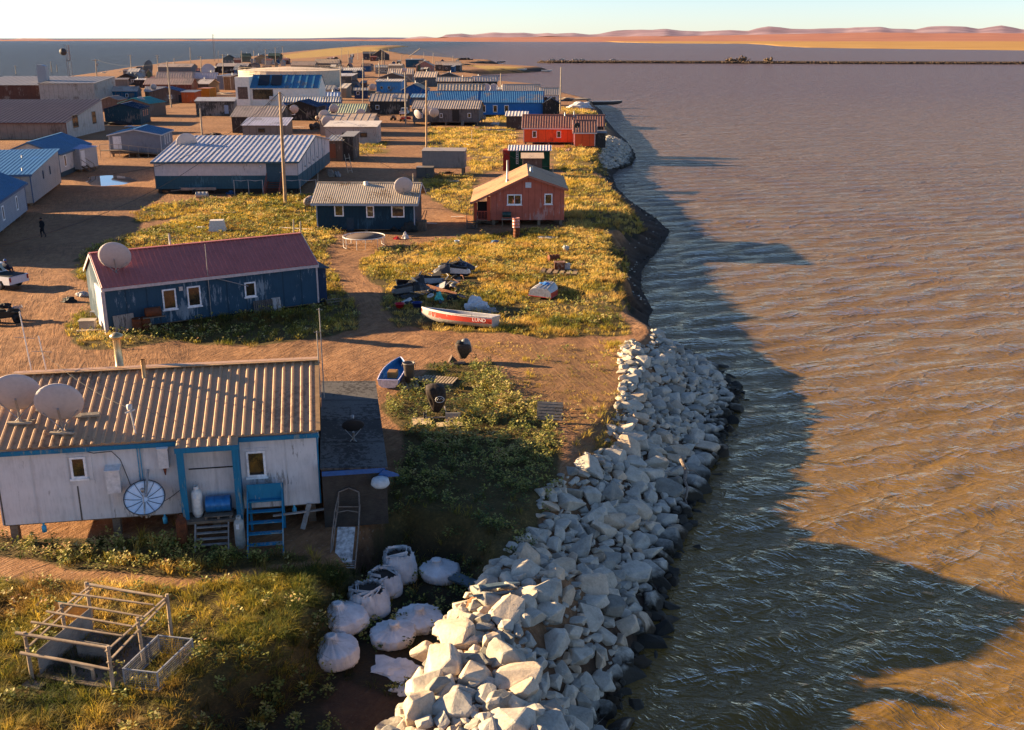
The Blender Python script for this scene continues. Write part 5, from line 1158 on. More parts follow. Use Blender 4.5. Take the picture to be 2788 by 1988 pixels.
r_ = MB(); corr(r_, (-.3,-.35,3.62), (w+.25,-.35,3.62), (-.3,D_/2,5.4), (w+.25,D_/2,5.4), .6, .07, .08, 'seam'); corr(r_, (-.3,D_+.3,3.7), (w+.25,D_+.3,3.7), (-.3,D_/2,5.4), (w+.25,D_/2,5.4), .6, .07, .08, 'seam'); r_.build('roof', STEEL, e)
m_ = MB(); m_.beam((-.32,-.38,3.55),(w+.27,-.38,3.55),.04,.2); m_.beam((w+.28,-.35,3.55),(w+.28,D_/2,5.33),.04,.18); m_.box(w+.02,w+.05,-.03,.06,.55,3.6); m_.box(-.05,-.02,-.05,.06,.55,3.6); m_.build('trim', plain('#3a5560', .6), e)
for y in (3.2,6.4,9.6,12.8,16,19.2): m_ = MB(); m_.box(w+.021,w+.06,y-.04,y+.04,.55,3.8+min(y,D_-y)*.12); m_.build('wall_batten', plain('#41616b', .6), e)
for y in (4.8,8,11.2,14.4): m_ = MB(); m_.box(w+.02,w+.28,y-.25,y+.25,2.5,2.62); m_.box(w+.02,w+.05,y-.3,y+.3,2.62,3.2); m_.build('wall_vent', plain('#b0a39c', .6), e)
door(e, 'f', w, D_, 12.6, 1.45, 1.75, 2.0, '#2f4954', True)
m_ = MB(); m_.lathe([(0,0),(.12,0),(.12,.2),(0,.22)], 8, (12.0,-.12,2.95)); m_.build('wall_lamp', plain('#d8d4cc', .4), e)
m_ = MB(); m_.box(.1,w-.1,.4,.5,.05,.5); m_.build('foundation', plain('#3c342d', .9), e)
for x in np.linspace(.4,w-.4,6): m_ = MB(); m_.box(x-.12,x+.12,.18,.39,-.4,.54); m_.build('foundation_post', plain('#3c342d', .9), e)
s = MB(); stairs(s, 12.75, 14.2, -.1, 1.45, 8, run=.27); so = s.build('stairs', wood('#7c4a3a', '#4a2c24'), e)
for x in (12.65, 14.35): m_ = MB(); m_.beam((x,-.1,2.35),(x,-2.3,.95),.06,.08); m_.beam((x,-.1,1.9),(x,-2.3,.5),.05,.06); m_.beam((x,-.1,1.35),(x,-2.3,-.05),.05,.22); m_.box(x-.05,x+.05,-2.35,-2.25,-.1,1.0); m_.build('stair_rail', paint('#8a4c3c', '#a8786a', .1), e)
fnc = empty('pipe_fence', l2w(e, (9.2,-1.6,0)), yw, 'chest high fence of bent grey pipes beside the stairs of the large building', 'fence')
for x0, x1 in ((0,1.6),(1.6,3.2),(5.6,7.4),(7.4,9.2)):
    m_ = MB(); m_.tube([(x0,0,0),(x0,0,1.75),((x0+x1)/2,0,1.65),(x1,0,1.75),(x1,0,0)], .04, 6); m_.build('pipe_frame', plain('#b5aaa0', .5), fnc)
tr_ = empty('trailer', G(zA(1720,1520)), R(5), 'small flat trailer with scrap in front of the large building', 'trailer')
m_ = MB(); m_.box(-1.3,2.6,-.7,.7,.5,.6); m_.box(-1.3,2.6,-.72,-.68,.6,.8); m_.beam((-1.3,0,.5),(-2.6,0,.35),.08,.08); m_.build('deck', wood('#9c8f82','#5c5046'), tr_)
for y in (-.8,.8): m_ = MB(); m_.lathe([(.08,-.09),(.26,-.1),(.3,0),(.26,.1),(.08,.09)], 14, (.2,y,.3), M=Matrix.Rotation(R(90),3,'X')); m_.build('wheel', DARK, tr_)
heap('scrap_pile', 'scrap wood and metal loaded on the small trailer', 'scrap', G(zA(1800,1505))+Vector((0,0,.6)), (1.3,.5,.45), plain('#7d7168', .8, var=.5, bump=.08), 41)
heap('firewood_pile', 'brown crates and boards under the left corner of the large building', 'boards', G(zA(1480,1510)), (1.3,.6,.55), wood('#9c6f4c','#4c3220'), 42)
drum('pale drum lying in the grass in front of the trailer', G(zA(1790,1560)), '#a8a096', 5, H=1.3, r=.36)
heap('blue_tarp', 'blue tarp under the left end of the large building', 'tarp', G(zA(2040,1520)), (.7,.4,.35), plain('#27496e', .5), 43)
heap('crate_stack', 'stack of grey crates behind the navy house', 'crates', G(zB(985,1370)), (.6,.5,1.1), wood('#a39484','#5c5046'), 44)
heap('crate_stack', 'grey appliance standing right of the crate stack', 'appliance', G(zB(1040,1370)), (.45,.4,.9), plain('#8c8a86', .6), 45)
o = MB(); [o.beam((x,0,0),(x+.15,0,2.5),.08,.05) for x in (0,.9)]; [o.beam((0+.06*k,0,.3+.55*k),(.95+.06*k,0,.3+.55*k),.05,.05) for k in range(4)]; o = o.build('rack', wood('#c4b49c','#7d6f60')); o.location = G(zB(1130,1340)); o.rotation_euler = (R(-14),0,R(60)); tag(o, 'pale wooden rack leaning outside the weathered shed by the large building', 'rack')

# generic row of further buildings; front eave seen from xl to xr at row ye
def fh(lab, xl, xr, ye, h, wc, rc, yaw=0.0, yr=None, d=6.0, rise=1.2, roof='gable_x', style='rib', pitch=.5, wins=(), doors_=(), group=None, name='house', cat='house', over=.25, trim=None, yf=None, conv=zB, zb=0.0, wf='#e0dcd6', peel=.15, c2=None, grv=('H', 1.22), chim=(), amp=.05):
    q0, q1 = conv(xl, ye), conv(xr, ye if yf is None else yf)
    p0, p1 = P(*q0, h), P(*q1, h); dd = p1-p0
    if yf is None:
        mid = (p0.y+p1.y)/2; W_ = abs(dd.x)/max(.5, math.cos(R(yaw))); yw_ = R(yaw); a_ = Vector((p0.x, mid-math.sin(yw_)*W_/2, 0))
    else: W_ = math.hypot(dd.x, dd.y); yw_ = math.atan2(dd.y, dd.x); a_ = Vector((p0.x, p0.y, 0))
    if yr is not None and roof == 'gable_x':
        pr = P(*conv((xl+xr)/2, yr), h+rise); d = max(3.5, min(10, 2*(pr.y-(p0.y+p1.y)/2)))
    if yr is not None and roof == 'shed_y':
        pr = P(*conv((xl+xr)/2, yr), h+rise); d = max(2.5, min(16, (pr.y-(p0.y+p1.y)/2)))
    a_.z = 0
    e = house(name, lab, cat, a_, W_, d, yw_, zb, h, rise, roof, paint(wc, c2 or '#7d7064', peel, grv), paint(rc, '#7f7266', .15, rough=.5), over, pitch, amp, style, trim=TR(trim) if trim else None, group=group)
    for (face, u, z, ww, wh) in wins: window(e, face, W_, d, u*(W_ if face in 'f' else d), z, ww, wh, wf, .12, detail=1)
    for (face, u, z, ww, wh, c) in doors_: door(e, face, W_, d, u*(W_ if face in 'f' else d), z, ww, wh, c, False)
    for (x, y, z, r, H_) in chim: chimney(e, x*W_, y*d, z, r, H_, False)
    return e
# left group
a, w, yw = fr(zE(-170,470), zE(190,183), .3)
b1 = house('house', 'grey sided house with blue roof cut off by the left edge', 'house', a, w, 6.5, yw, .3, 3.1, 1.5, 'gable_x', paint('#8f949c', '#7c8088', .05, ('Z', .2)), paint('#3c6788', '#3a6c98', .1, rough=.4), over=.3, pitch=.4, style='seam', amp=.04, trim=TR('#2c4c70'))
for u, z, ww, wh in [(.50,1.0,.8,1.35),(.78,1.0,.8,1.35)]: window(b1, 'f', w, 6.5, u*w, z, ww, wh, '#eeeae8', .12)
a, b = P(*zA(298,1602), .3), P(*zA(545,1416), .3); dd = b-a; dep2 = math.hypot(dd.x, dd.y); yaw_ = math.atan2(dd.y, dd.x)-PI/2; cc, ss = math.cos(yaw_), math.sin(yaw_); w = 11.0
b2 = house('house', 'grey house with large blue single slope roof at the left edge', 'house', Vector((a.x-cc*w, a.y-ss*w, 0)), w, dep2, yaw_, .3, 3.3, .9, 'shed_y', paint('#8a8a8c', '#6d6c6e', .05, ('Z', .2)), paint('#3c6788', '#3a6c98', .1, rough=.4), over=.25, pitch=.45, style='seam', amp=.04, trim=TR('#2c4c70'))
for u in (.38,.62): window(b2, 'r', w, dep2, u*dep2, 2.0, .5, .95, '#2c4c68', .05)
m_ = MB(); [m_.lathe([(.1,-.2),(.1,.35),(0,.37)], 8, (w*x,y*dep2/9.5,3.3+.9*y/9.5)) for x, y in ((.5,2),(.9,1.2),(.75,6))]; m_.build('roof_vents', plain('#b9b4ae', .5), b2)
q0, q1 = P(*zA(515,1165), 3.0), P(*zA(785,1072), 3.0); dd = q1-q0; w = math.hypot(dd.x, dd.y)
b3 = house('house', 'pale grey house with blue roof and entrance annex with steps', 'house', Vector((q0.x,q0.y,0)), w, 7, math.atan2(dd.y, dd.x), .6, 3.0, 1.4, 'gable_x', paint('#b0aba8', '#8f8b88', .05, ('Z', .2)), paint('#3c6788', '#3a6c98', .1, rough=.4), over=.3, pitch=.45, style='seam', amp=.04, trim=TR('#37536c'))
for u in (.14,.46): window(b3, 'f', w, 7, u*w, 1.1, .9, 1.5, '#eeeae8', .1)
m_ = MB(); m_.box(.05,w-.05,-.01,.05,0,.6); m_.build('skirting', plain('#1f3440', .8), b3)
a, wp_, yw = fr(zA(720,1305), zA(872,1272), .3)
b3a = house('entrance_annex', 'small entrance annex with white door and steps beside the puddle', 'annex', a, wp_, 3.0, yw, .3, 2.9, .25, 'shed_y', paint('#a09b99', '#8f8b88', .05, ('Z', .2)), paint('#7d8fb0', '#8d9cb8', .1, rough=.4), over=.15, pitch=.4, style='seam')
door(b3a, 'f', wp_, 3, .25, .75, .95, 1.95, '#c9c3c0'); s = MB(); stairs(s, .1, 1.3, 0, .75, 4, run=.28); s.build('steps', wood('#6f6256','#3a312a'), b3a)
for x in (.1,1.35): m_ = MB(); m_.beam((x,0,1.6),(x,-1.1,.9),.05,.05); m_.box(x-.03,x+.03,-1.12,-1.06,0,.9); m_.build('hand_rail', WOOD, b3a)
q0, q1 = P(*zA(962,1000), 3.2), P(*zA(1382,1005), 3.2); dd = q1-q0; w = math.hypot(dd.x, dd.y)
b4 = house('house', 'grey gabled house with blue roof and white door left of the large building', 'house', Vector((q0.x,q0.y,0)), w, 8.5, R(6), .5, 3.2, .75, 'gable_y', paint('#7b7c80', '#6a6b70', .05, ('Z', .2)), paint('#3c6788', '#3a6c98', .1, rough=.4), over=.25, pitch=.45, style='seam', amp=.04, trim=TR('#b5b3b0'))
door(b4, 'f', w, 8.5, .5, 1.1, 1.2, 1.9, '#cfcac6')
for y in (.3,.5,.7): window(b4, 'r', w, 8.5, y*8.5, 1.5, .5, 1.3, '#e0dcd6', .12)
rmp = empty('ramp', l2w(b4, (-1.2,-.6,0)), R(8), 'wooden access ramp with railings in front of the grey gabled house', 'ramp')
m_ = MB(); m_.beam((0,0,1.0),(3,0,1.0),1.2,.08); m_.beam((3,-.2,1.0),(11,-.6,.1),1.2,.08); m_.build('deck', WOOD, rmp)
for y in (-.6,): m_ = MB(); m_.beam((0,y,1.9),(3,y,1.9),.06,.06); m_.beam((3,y-.2,1.9),(11,y-.6,.9),.06,.06); [m_.beam((x,y-.02*x,0),(x,y-.02*x,1.9-(max(0,x-3)*.125)),.06,.06) for x in np.linspace(0,11,9)]; m_.build('railing', PALEW, rmp)
a = P(*zA(598,1035), 0); b = P(*zA(925,958), 0); dd = b-a; dep = math.hypot(dd.x, dd.y); yaw_ = math.atan2(dd.y, dd.x)-PI/2
hw_ = px2h(zA(577,892), a); hbk = px2h(zA(892,690), b); w = 26
cc, ss = math.cos(yaw_), math.sin(yaw_)
b5 = house('building', 'large brown hall with ribbed brown roof and beige end wall', 'building', Vector((a.x-cc*w, a.y-ss*w, 0)), w, dep, yaw_, 0, hw_, hbk-hw_, 'shed_y', paint('#8c7566', '#6d5a4e', .2, ('H', 1.2)), paint('#4a3c36', '#5a4a42', .1, rough=.5), over=.2, pitch=.8, amp=.07, trim=TR('#6b4436'))
m_ = MB(); m_.prism([(0,0),(dep,0),(dep,hbk-.1),(0,hw_-.1)], (w+.01,0,0), (0,1,0), (0,0,1), (1,0,0), .06); m_.build('end_wall', paint('#b9ab9c', '#a09080', .08, ('Y', 1.2)), b5)
for y, ww in ((.16,2.6),(.33,.1),(.68,1.9)):
    if ww > 1: window(b5, 'r', w+.07, dep, y*dep, 1.6, ww, 2.3, '#6b6450', .12, .5)
a = P(*zA(345,640), 0); q1 = P(*zA(820,655), 0); hh6 = px2h(zA(355,582), a)
b6 = fh('beige industrial building with grey low roof and box vent', 350, 818, 545, 5.5, '#a39b90', '#6f6a66', 6, d=22, rise=1.0, roof='shed_y', style='seam', conv=zA, name='building', cat='building', pitch=1.5)
b6b = fh('brown walled wing with grey roof behind the hall', -260, 342, 560, 5.0, '#5a3a2e', '#7a746f', 0, d=20, rise=1.6, roof='shed_y', style='seam', conv=zA, name='building', cat='building', pitch=1.5)
m_ = MB(); m_.box(0,2.4,0,2.4,-1,2.6); m_.prism([(0,0),(2.2,0),(2.2,.9),(1.2,1.3),(0,1.3)], (.1,0,2.6), (1,0,0), (0,0,1), (0,1,0), 2.4); vb = m_.build('vent_box', plain('#8c8f94', .5, .5, .3), b6); vb.location = (-2.6,8.0,6.2)
b6c = fh('tan flat roofed wing between the hall and the brown wing', -300, 300, 742, 4.6, '#8c7566', '#b5956c', 0, d=14, rise=.3, roof='shed_y', style='flat', conv=zA, name='building', cat='building', pitch=6)
b7 = fh('dark teal house with navy roof and pale end wall', 925, 1228, 772, 3.1, '#2a4248', '#16304a', 6, d=9, rise=1.0, roof='gable_y', style='seam', conv=zA, wins=[('r',.3,1.5,.7,1.2),('r',.5,1.5,.7,1.2),('r',.7,1.5,.7,1.2)], grv=('Z',.3), wf='#c98a70')
b8 = fh('weathered brown house with turquoise roof', 1040, 1325, 722, 2.9, '#6b5a4c', '#3f8a84', -8, d=8, rise=1.1, roof='gable_y', style='seam', conv=zA)
b8b = fh('low brown house with pale roof behind the hall corner', 895, 1040, 690, 2.8, '#6b5648', '#8c7c70', 0, d=6, rise=.7, roof='gable_y', conv=zA)
b9 = fh('small blue house with pale roof and red roofed end', 870, 1205, 612, 2.7, '#1f5a78', '#b5a496', 3, yr=570, conv=zA, wins=[('f',.3,1,.8,1),('f',.7,1,.8,1)])
b10 = fh('brown house with dark blue gable and pale roof', 1320, 1615, 622, 2.8, '#6a5144', '#2a4668', 4, d=8, rise=1.2, roof='gable_y', conv=zA, wins=[('f',.55,1.1,1.1,1.0)], doors_=[('f',.86,.2,.9,1.9,'#201c1a')])
b11 = fh('red brown house with ribbed rust coloured roof', 1272, 1690, 552, 3.4, '#6b3a2c', '#a88c7a', -2, yr=498, rise=1.7, conv=zA, pitch=.8)
b11b = fh('pale ribbed roof house left of the brown house', 1280, 1450, 612, 2.6, '#5a4a40', '#b0a296', 0, yr=575, conv=zA)
o12 = fh('orange shipping container at the back of the yard', 1740, 1850, 590, 2.6, '#b56a14', '#a05c10', -4, d=6, rise=.05, roof='shed_y', conv=zA, name='container', cat='shipping container', style='flat', pitch=6, over=0, grv=('H',.3), peel=.05)
o12 = fh('orange sheet clad shed right of the dark blue gable', 1600, 1720, 622, 2.9, '#a84c20', '#9c9890', -4, d=5, rise=.3, roof='shed_y', conv=zA, name='shed', cat='shed')
b13 = fh('dark weathered wood cabin with pale roof edge', 1728, 2068, 700, 3.3, '#4a443c', '#c9bfb2', 0, yr=676, rise=.6, roof='shed_y', conv=zA, doors_=[('f',.74,.5,.9,1.9,'#8f98a4')], c2='#8c7f70', peel=.3)
b14 = fh('brown shed with ribbed pale roof behind a small annex', 95, 520, 838, 3.0, '#3a322c', '#a3907e', -2, yr=742, rise=1.6, pitch=.55)
b14b = fh('small annex with white metal roof and grey wood wall', 192, 578, 915, 2.4, '#7d6f62', '#c4bcc0', -1, yr=850, rise=.9, roof='shed_y', wins=[('f',.36,1.2,1.2,.7)], style='seam', wf='#3a342e')
b17 = fh('black house with navy gable and two dishes', 555, 850, 750, 2.9, '#26231f', '#1f3550', -6, d=7, rise=1.2, roof='gable_y', wins=[('f',.22,1.2,.9,.8)], doors_=[('f',.55,.2,.9,1.9,'#171412')])
b18 = fh('blue building with pale ribbed roof beside the big white block', 560, 1055, 705, 3.0, '#1c4f7c', '#cdc2b4', 0, yr=665, rise=1.0, pitch=.6)
b19 = fh('house under a greenish ribbed roof', 960, 1268, 808, 2.6, '#5c564e', '#a9a884', 0, yr=720, rise=1.5, pitch=.5)
b20 = fh('house with patched beige roof carrying several dishes', 878, 1345, 872, 2.7, '#8c7d70', '#b39a80', -1, yr=812, rise=.9, style='seam', pitch=1.2)
b21 = fh('flat fronted shack with pale log siding and white roof edge', 925, 1378, 928, 2.8, '#a8998c', '#cdbfae', -1, yr=878, rise=.5, roof='shed_y', wins=[('f',.33,1.1,1.0,.75),('f',.68,1.1,1.2,.75)], wf='#3a342e', style='flat', pitch=4, grv=('Z',.25))
b23 = fh('weathered shed with brown door at the corner of the large building', 948, 1075, 1052, 2.9, '#5a4c40', '#9c9488', 0, d=5, rise=.3, roof='shed_y', doors_=[('f',.05,.5,1.0,2.0,'#6b3c26')], name='shed', cat='shed')
b23b = fh('tall dark plywood shed right of the weathered shed', 1078, 1170, 1015, 3.4, '#3f3a34', '#8c857a', 0, d=6, rise=.2, roof='shed_y', name='shed', cat='shed', style='flat', pitch=3)
b24 = fh('grey plank cabin on stilts standing alone on the grass', 1782, 2160, 1145, 3.1, '#8c7f74', '#9a8c7e', -3, d=2.6, rise=.15, roof='shed_y', style='flat', pitch=3, grv=('Z',.14), zb=1.0, name='cabin', cat='cabin', over=.08)
b24b = fh('low grey wooden box at the left foot of the stilted cabin', 1732, 1880, 1292, 1.25, '#5f574e', '#7a7066', -3, d=1.4, rise=.05, roof='shed_y', style='flat', pitch=3, name='wooden_box', cat='box', over=.03)
# white block with blue roof
a, b = P(*zB(265,738), 0), P(*zB(872,668), 0)
hh_ = 4.7
b15 = fh('tall white building with steep blue roof and solar panels', 262, 870, 584, 4.9, '#e6dcc8', '#3f7391', 0, yr=470, rise=3.0, name='building', cat='building', style='seam', pitch=1.7, over=.15, peel=.02, grv=None, amp=.16)
W15 = P(*zB(870,584), 4.9).x-P(*zB(262,584), 4.9).x
window(b15, 'f', W15, 8, .6, 2.1, 5.2, 3.0-.5, '#5a4438', .15)
for u in (.28,.75): m_ = MB(); m_.box(W15*u,W15*u+1.3,-.7,0,2.0,2.9); m_.build('air_unit', plain('#c4beb4', .5), b15)
m_ = MB(); 
for u in (2.0, 5.2): m_.beam((u+1.3,.55,5.6),(u+1.3,3.1,7.9),2.7,.08)
m_.build('solar_panels', plain('#10141c', .3, .6), b15)
m_ = MB(); m_.box(-3.6,0,-.6,7.5,0,7.6); m_.build('white_tower', paint('#e9dfca', '#cfc4ae', .05), b15); m_ = MB(); [m_.tube([(-3.6,-.6,z),(0,-.6,z),(0,7.4,z)], .04, 5) for z in (8.1,8.6)]; m_.build('roof_railing', plain('#8c8276', .5), b15)
m_ = MB(); m_.box(-3.0,-.5,-.66,-.601,2.2,5.2); m_.build('mural_panel', plain('#6d5444', .7, var=.5, bump=.1), b15)
# storage tanks
def stank(label, q, z, r, H):
    c = P(*q, z); e = empty('storage_tank', (c.x, c.y+r, 0), 0, label, 'storage tank', 'round storage tanks'); m_ = MB(); m_.lathe([(r,0),(r,H),(r+.08,H),(r+.08,H+.1),(r*.5,H+.8),(0,H+1.1)], 48, smooth=False); m_.build('tank_shell', paint('#cfb89c', '#a88f74', .1), e)
    m_ = MB(); [m_.tube([((r-.1)*math.cos(2*PI*k/48),(r-.1)*math.sin(2*PI*k/48),H+hz_) for k in range(49)], .04, 4) for hz_ in (.6,1.1)]; [m_.tube([((r-.1)*math.cos(2*PI*k/24),(r-.1)*math.sin(2*PI*k/24),H),((r-.1)*math.cos(2*PI*k/24),(r-.1)*math.sin(2*PI*k/24),H+1.1)], .03, 4) for k in range(24)]; m_.build('railing', plain('#8c7c68', .5), e)
stank('wide beige storage tank with railing behind the white building', zB(520,440), 7.0, 16.5, 7.0)
# right side
a, w, yw = fr(zC(1060,1065), zC(1690,1080), .4)
hR = .0
og = house('house', 'bright orange red house with brown ribbed roof near the lagoon', 'house', P(*zC(1060,920), 3.0), 9.0, 7.0, R(-7), .4, 3.0, 1.7, 'gable_x', paint('#c23a1e', '#a8452c', .08, ('X', .4)), paint('#8a5a4a', '#9c7262', .15, rough=.5), over=.35, overx=.5, pitch=.45, trim=TR('#d0b8a8')) if 0 else None
og = fh('bright orange red house with brown ribbed roof near the lagoon', 1060, 1500, 922, 3.0, '#e0582a', '#9c6a56', -4, yr=826, rise=1.7, conv=zC, zb=.4, wins=[('f',.17,1.1,.75,1.15),('f',.66,1.1,.75,1.15)], pitch=.42, over=.35, trim='#d8c4b4', peel=.04, c2='#a8452c', chim=[(.82,.45,4.3,.13,.9),(1.0,.42,4.3,.1,1.1)])
ogm = MB(); ogm.prism([(0,.4),(7.2,.4),(7.2,3.0),(3.6,4.7),(0,3.0)], (-.04,0,0), (0,1,0), (0,0,1), (1,0,0), .03); ogm.build('end_wall', paint('#d8a84c', '#c09040', .08, ('Y', .4)), og)  # left gable of the orange house: sunlight painted in as yellow
og2 = fh('orange red annex with brown roof at the right end of the orange house', 1510, 1690, 965, 2.7, '#e0582a', '#9c6a56', -2, yr=900, rise=1.6, conv=zC, zb=.3, pitch=.42, over=.3, trim='#d8c4b4', peel=.04, c2='#a8452c', name='annex', cat='annex')
og3 = fh('orange house roof extension over the dark shed end', 1500, 1765, 915, 2.8, '#4a3c34', '#9c6a56', -3, yr=828, rise=1.6, conv=zC, pitch=.42, name='annex', cat='annex')
og4 = fh('dark grey lean-to shed at the shore end of the orange house', 1690, 1785, 985, 2.3, '#3a3631', '#5a544c', -2, d=4, rise=.1, roof='shed_y', conv=zC, name='shed', cat='shed', style='flat', pitch=3)
b26 = fh('long bright blue building with blue ribbed roof', 655, 1228, 712, 3.1, '#2866a0', '#3a6c94', -1, yr=594, rise=2.2, conv=zC, zb=.4, wins=[('f',.05,.9,1.0,1.6),('f',.23,.9,1.0,1.6),('f',.405,.9,1.0,1.6)], pitch=.42, name='building', cat='building', peel=.03, c2='#2a70b4', grv=None)
b26b = fh('left wing of the long blue building', 212, 650, 712, 3.1, '#2866a0', '#3a6c94', -1, yr=594, rise=2.2, conv=zC, pitch=.42, name='building', cat='building', peel=.03, c2='#2a70b4', grv=None)
b25 = fh('long weathered grey house with ribbed roof in front of the blue building', 72, 662, 768, 3.3, '#68605a', '#a3907e', -4, yr=698, rise=1.3, conv=zC, zb=.7, wins=[('f',.1,1.5,.75,.9),('f',.41,1.5,.6,.9),('f',.83,1.5,.75,1.0)], doors_=[('f',.6,.8,1.4,2.3,'#211c18')], pitch=.5, peel=.2, c2='#4c463f', wf='#cfc8c0')
m_ = MB(); m_.beam((10.3,-.1,.9),(10.3,-1.2,0),.6,.05); m_.build('steps', WOOD, b25)
b28 = fh('small brown shed with striped roof behind the orange house', 905, 1085, 832, 2.6, '#4c3c34', '#c9bcb0', -4, yr=800, rise=.6, roof='shed_y', conv=zC, name='shed', cat='shed', pitch=.6)
b29 = fh('dark gabled shed at the right end of the blue building', 1228, 1375, 722, 2.9, '#262624', '#1f2a3a', 0, d=6, rise=1.1, roof='gable_y', conv=zC, name='shed', cat='shed')
b30 = fh('small white house with pale roof behind the dark gabled shed', 1210, 1372, 640, 2.9, '#b5b0aa', '#b8a592', 0, yr=582, rise=1.6, conv=zC, wins=[('f',.15,1.0,1.0,1.2),('f',.6,1.0,1.0,1.2)], wf='#3c4048')
b30b = fh('low pale roofed house behind the blue roof', 880, 1200, 605, 2.9, '#a8a29a', '#b8a592', 0, yr=582, rise=1.6, conv=zC)
b31 = fh('dark green shed with white roof edge and red end wall', 935, 1290, 1138, 2.7, '#0f3c26', '#c9bcb8', -2, yr=1102, rise=.35, roof='shed_y', conv=zC, name='shed', cat='shed', pitch=.4, grv=('H',.25), peel=.04, c2='#1c4a34')
m_ = MB(); m_.box(-.9,-.01,.0,2.2,0,2.75); m_.build('red_end', paint('#8c2a22','#a04c40',.1), b31)
m_ = MB(); [m_.box(.9,1.1,-.1,-.02,z,z+.06) for z in np.linspace(1.0,2.5,6)]; m_.box(.86,.9,-.1,-.02,.9,2.6); m_.box(1.1,1.14,-.1,-.02,.9,2.6); m_.build('ladder', plain('#d8d4cc', .5), b31)
b31b = fh('small brown outhouse with pale slanted roof in front of the green shed', 1052, 1222, 1205, 2.5, '#5c4a40', '#c4a888', 0, d=1.9, rise=.35, roof='shed_y', conv=zC, name='outhouse', cat='outhouse', style='flat', pitch=3, over=.25)
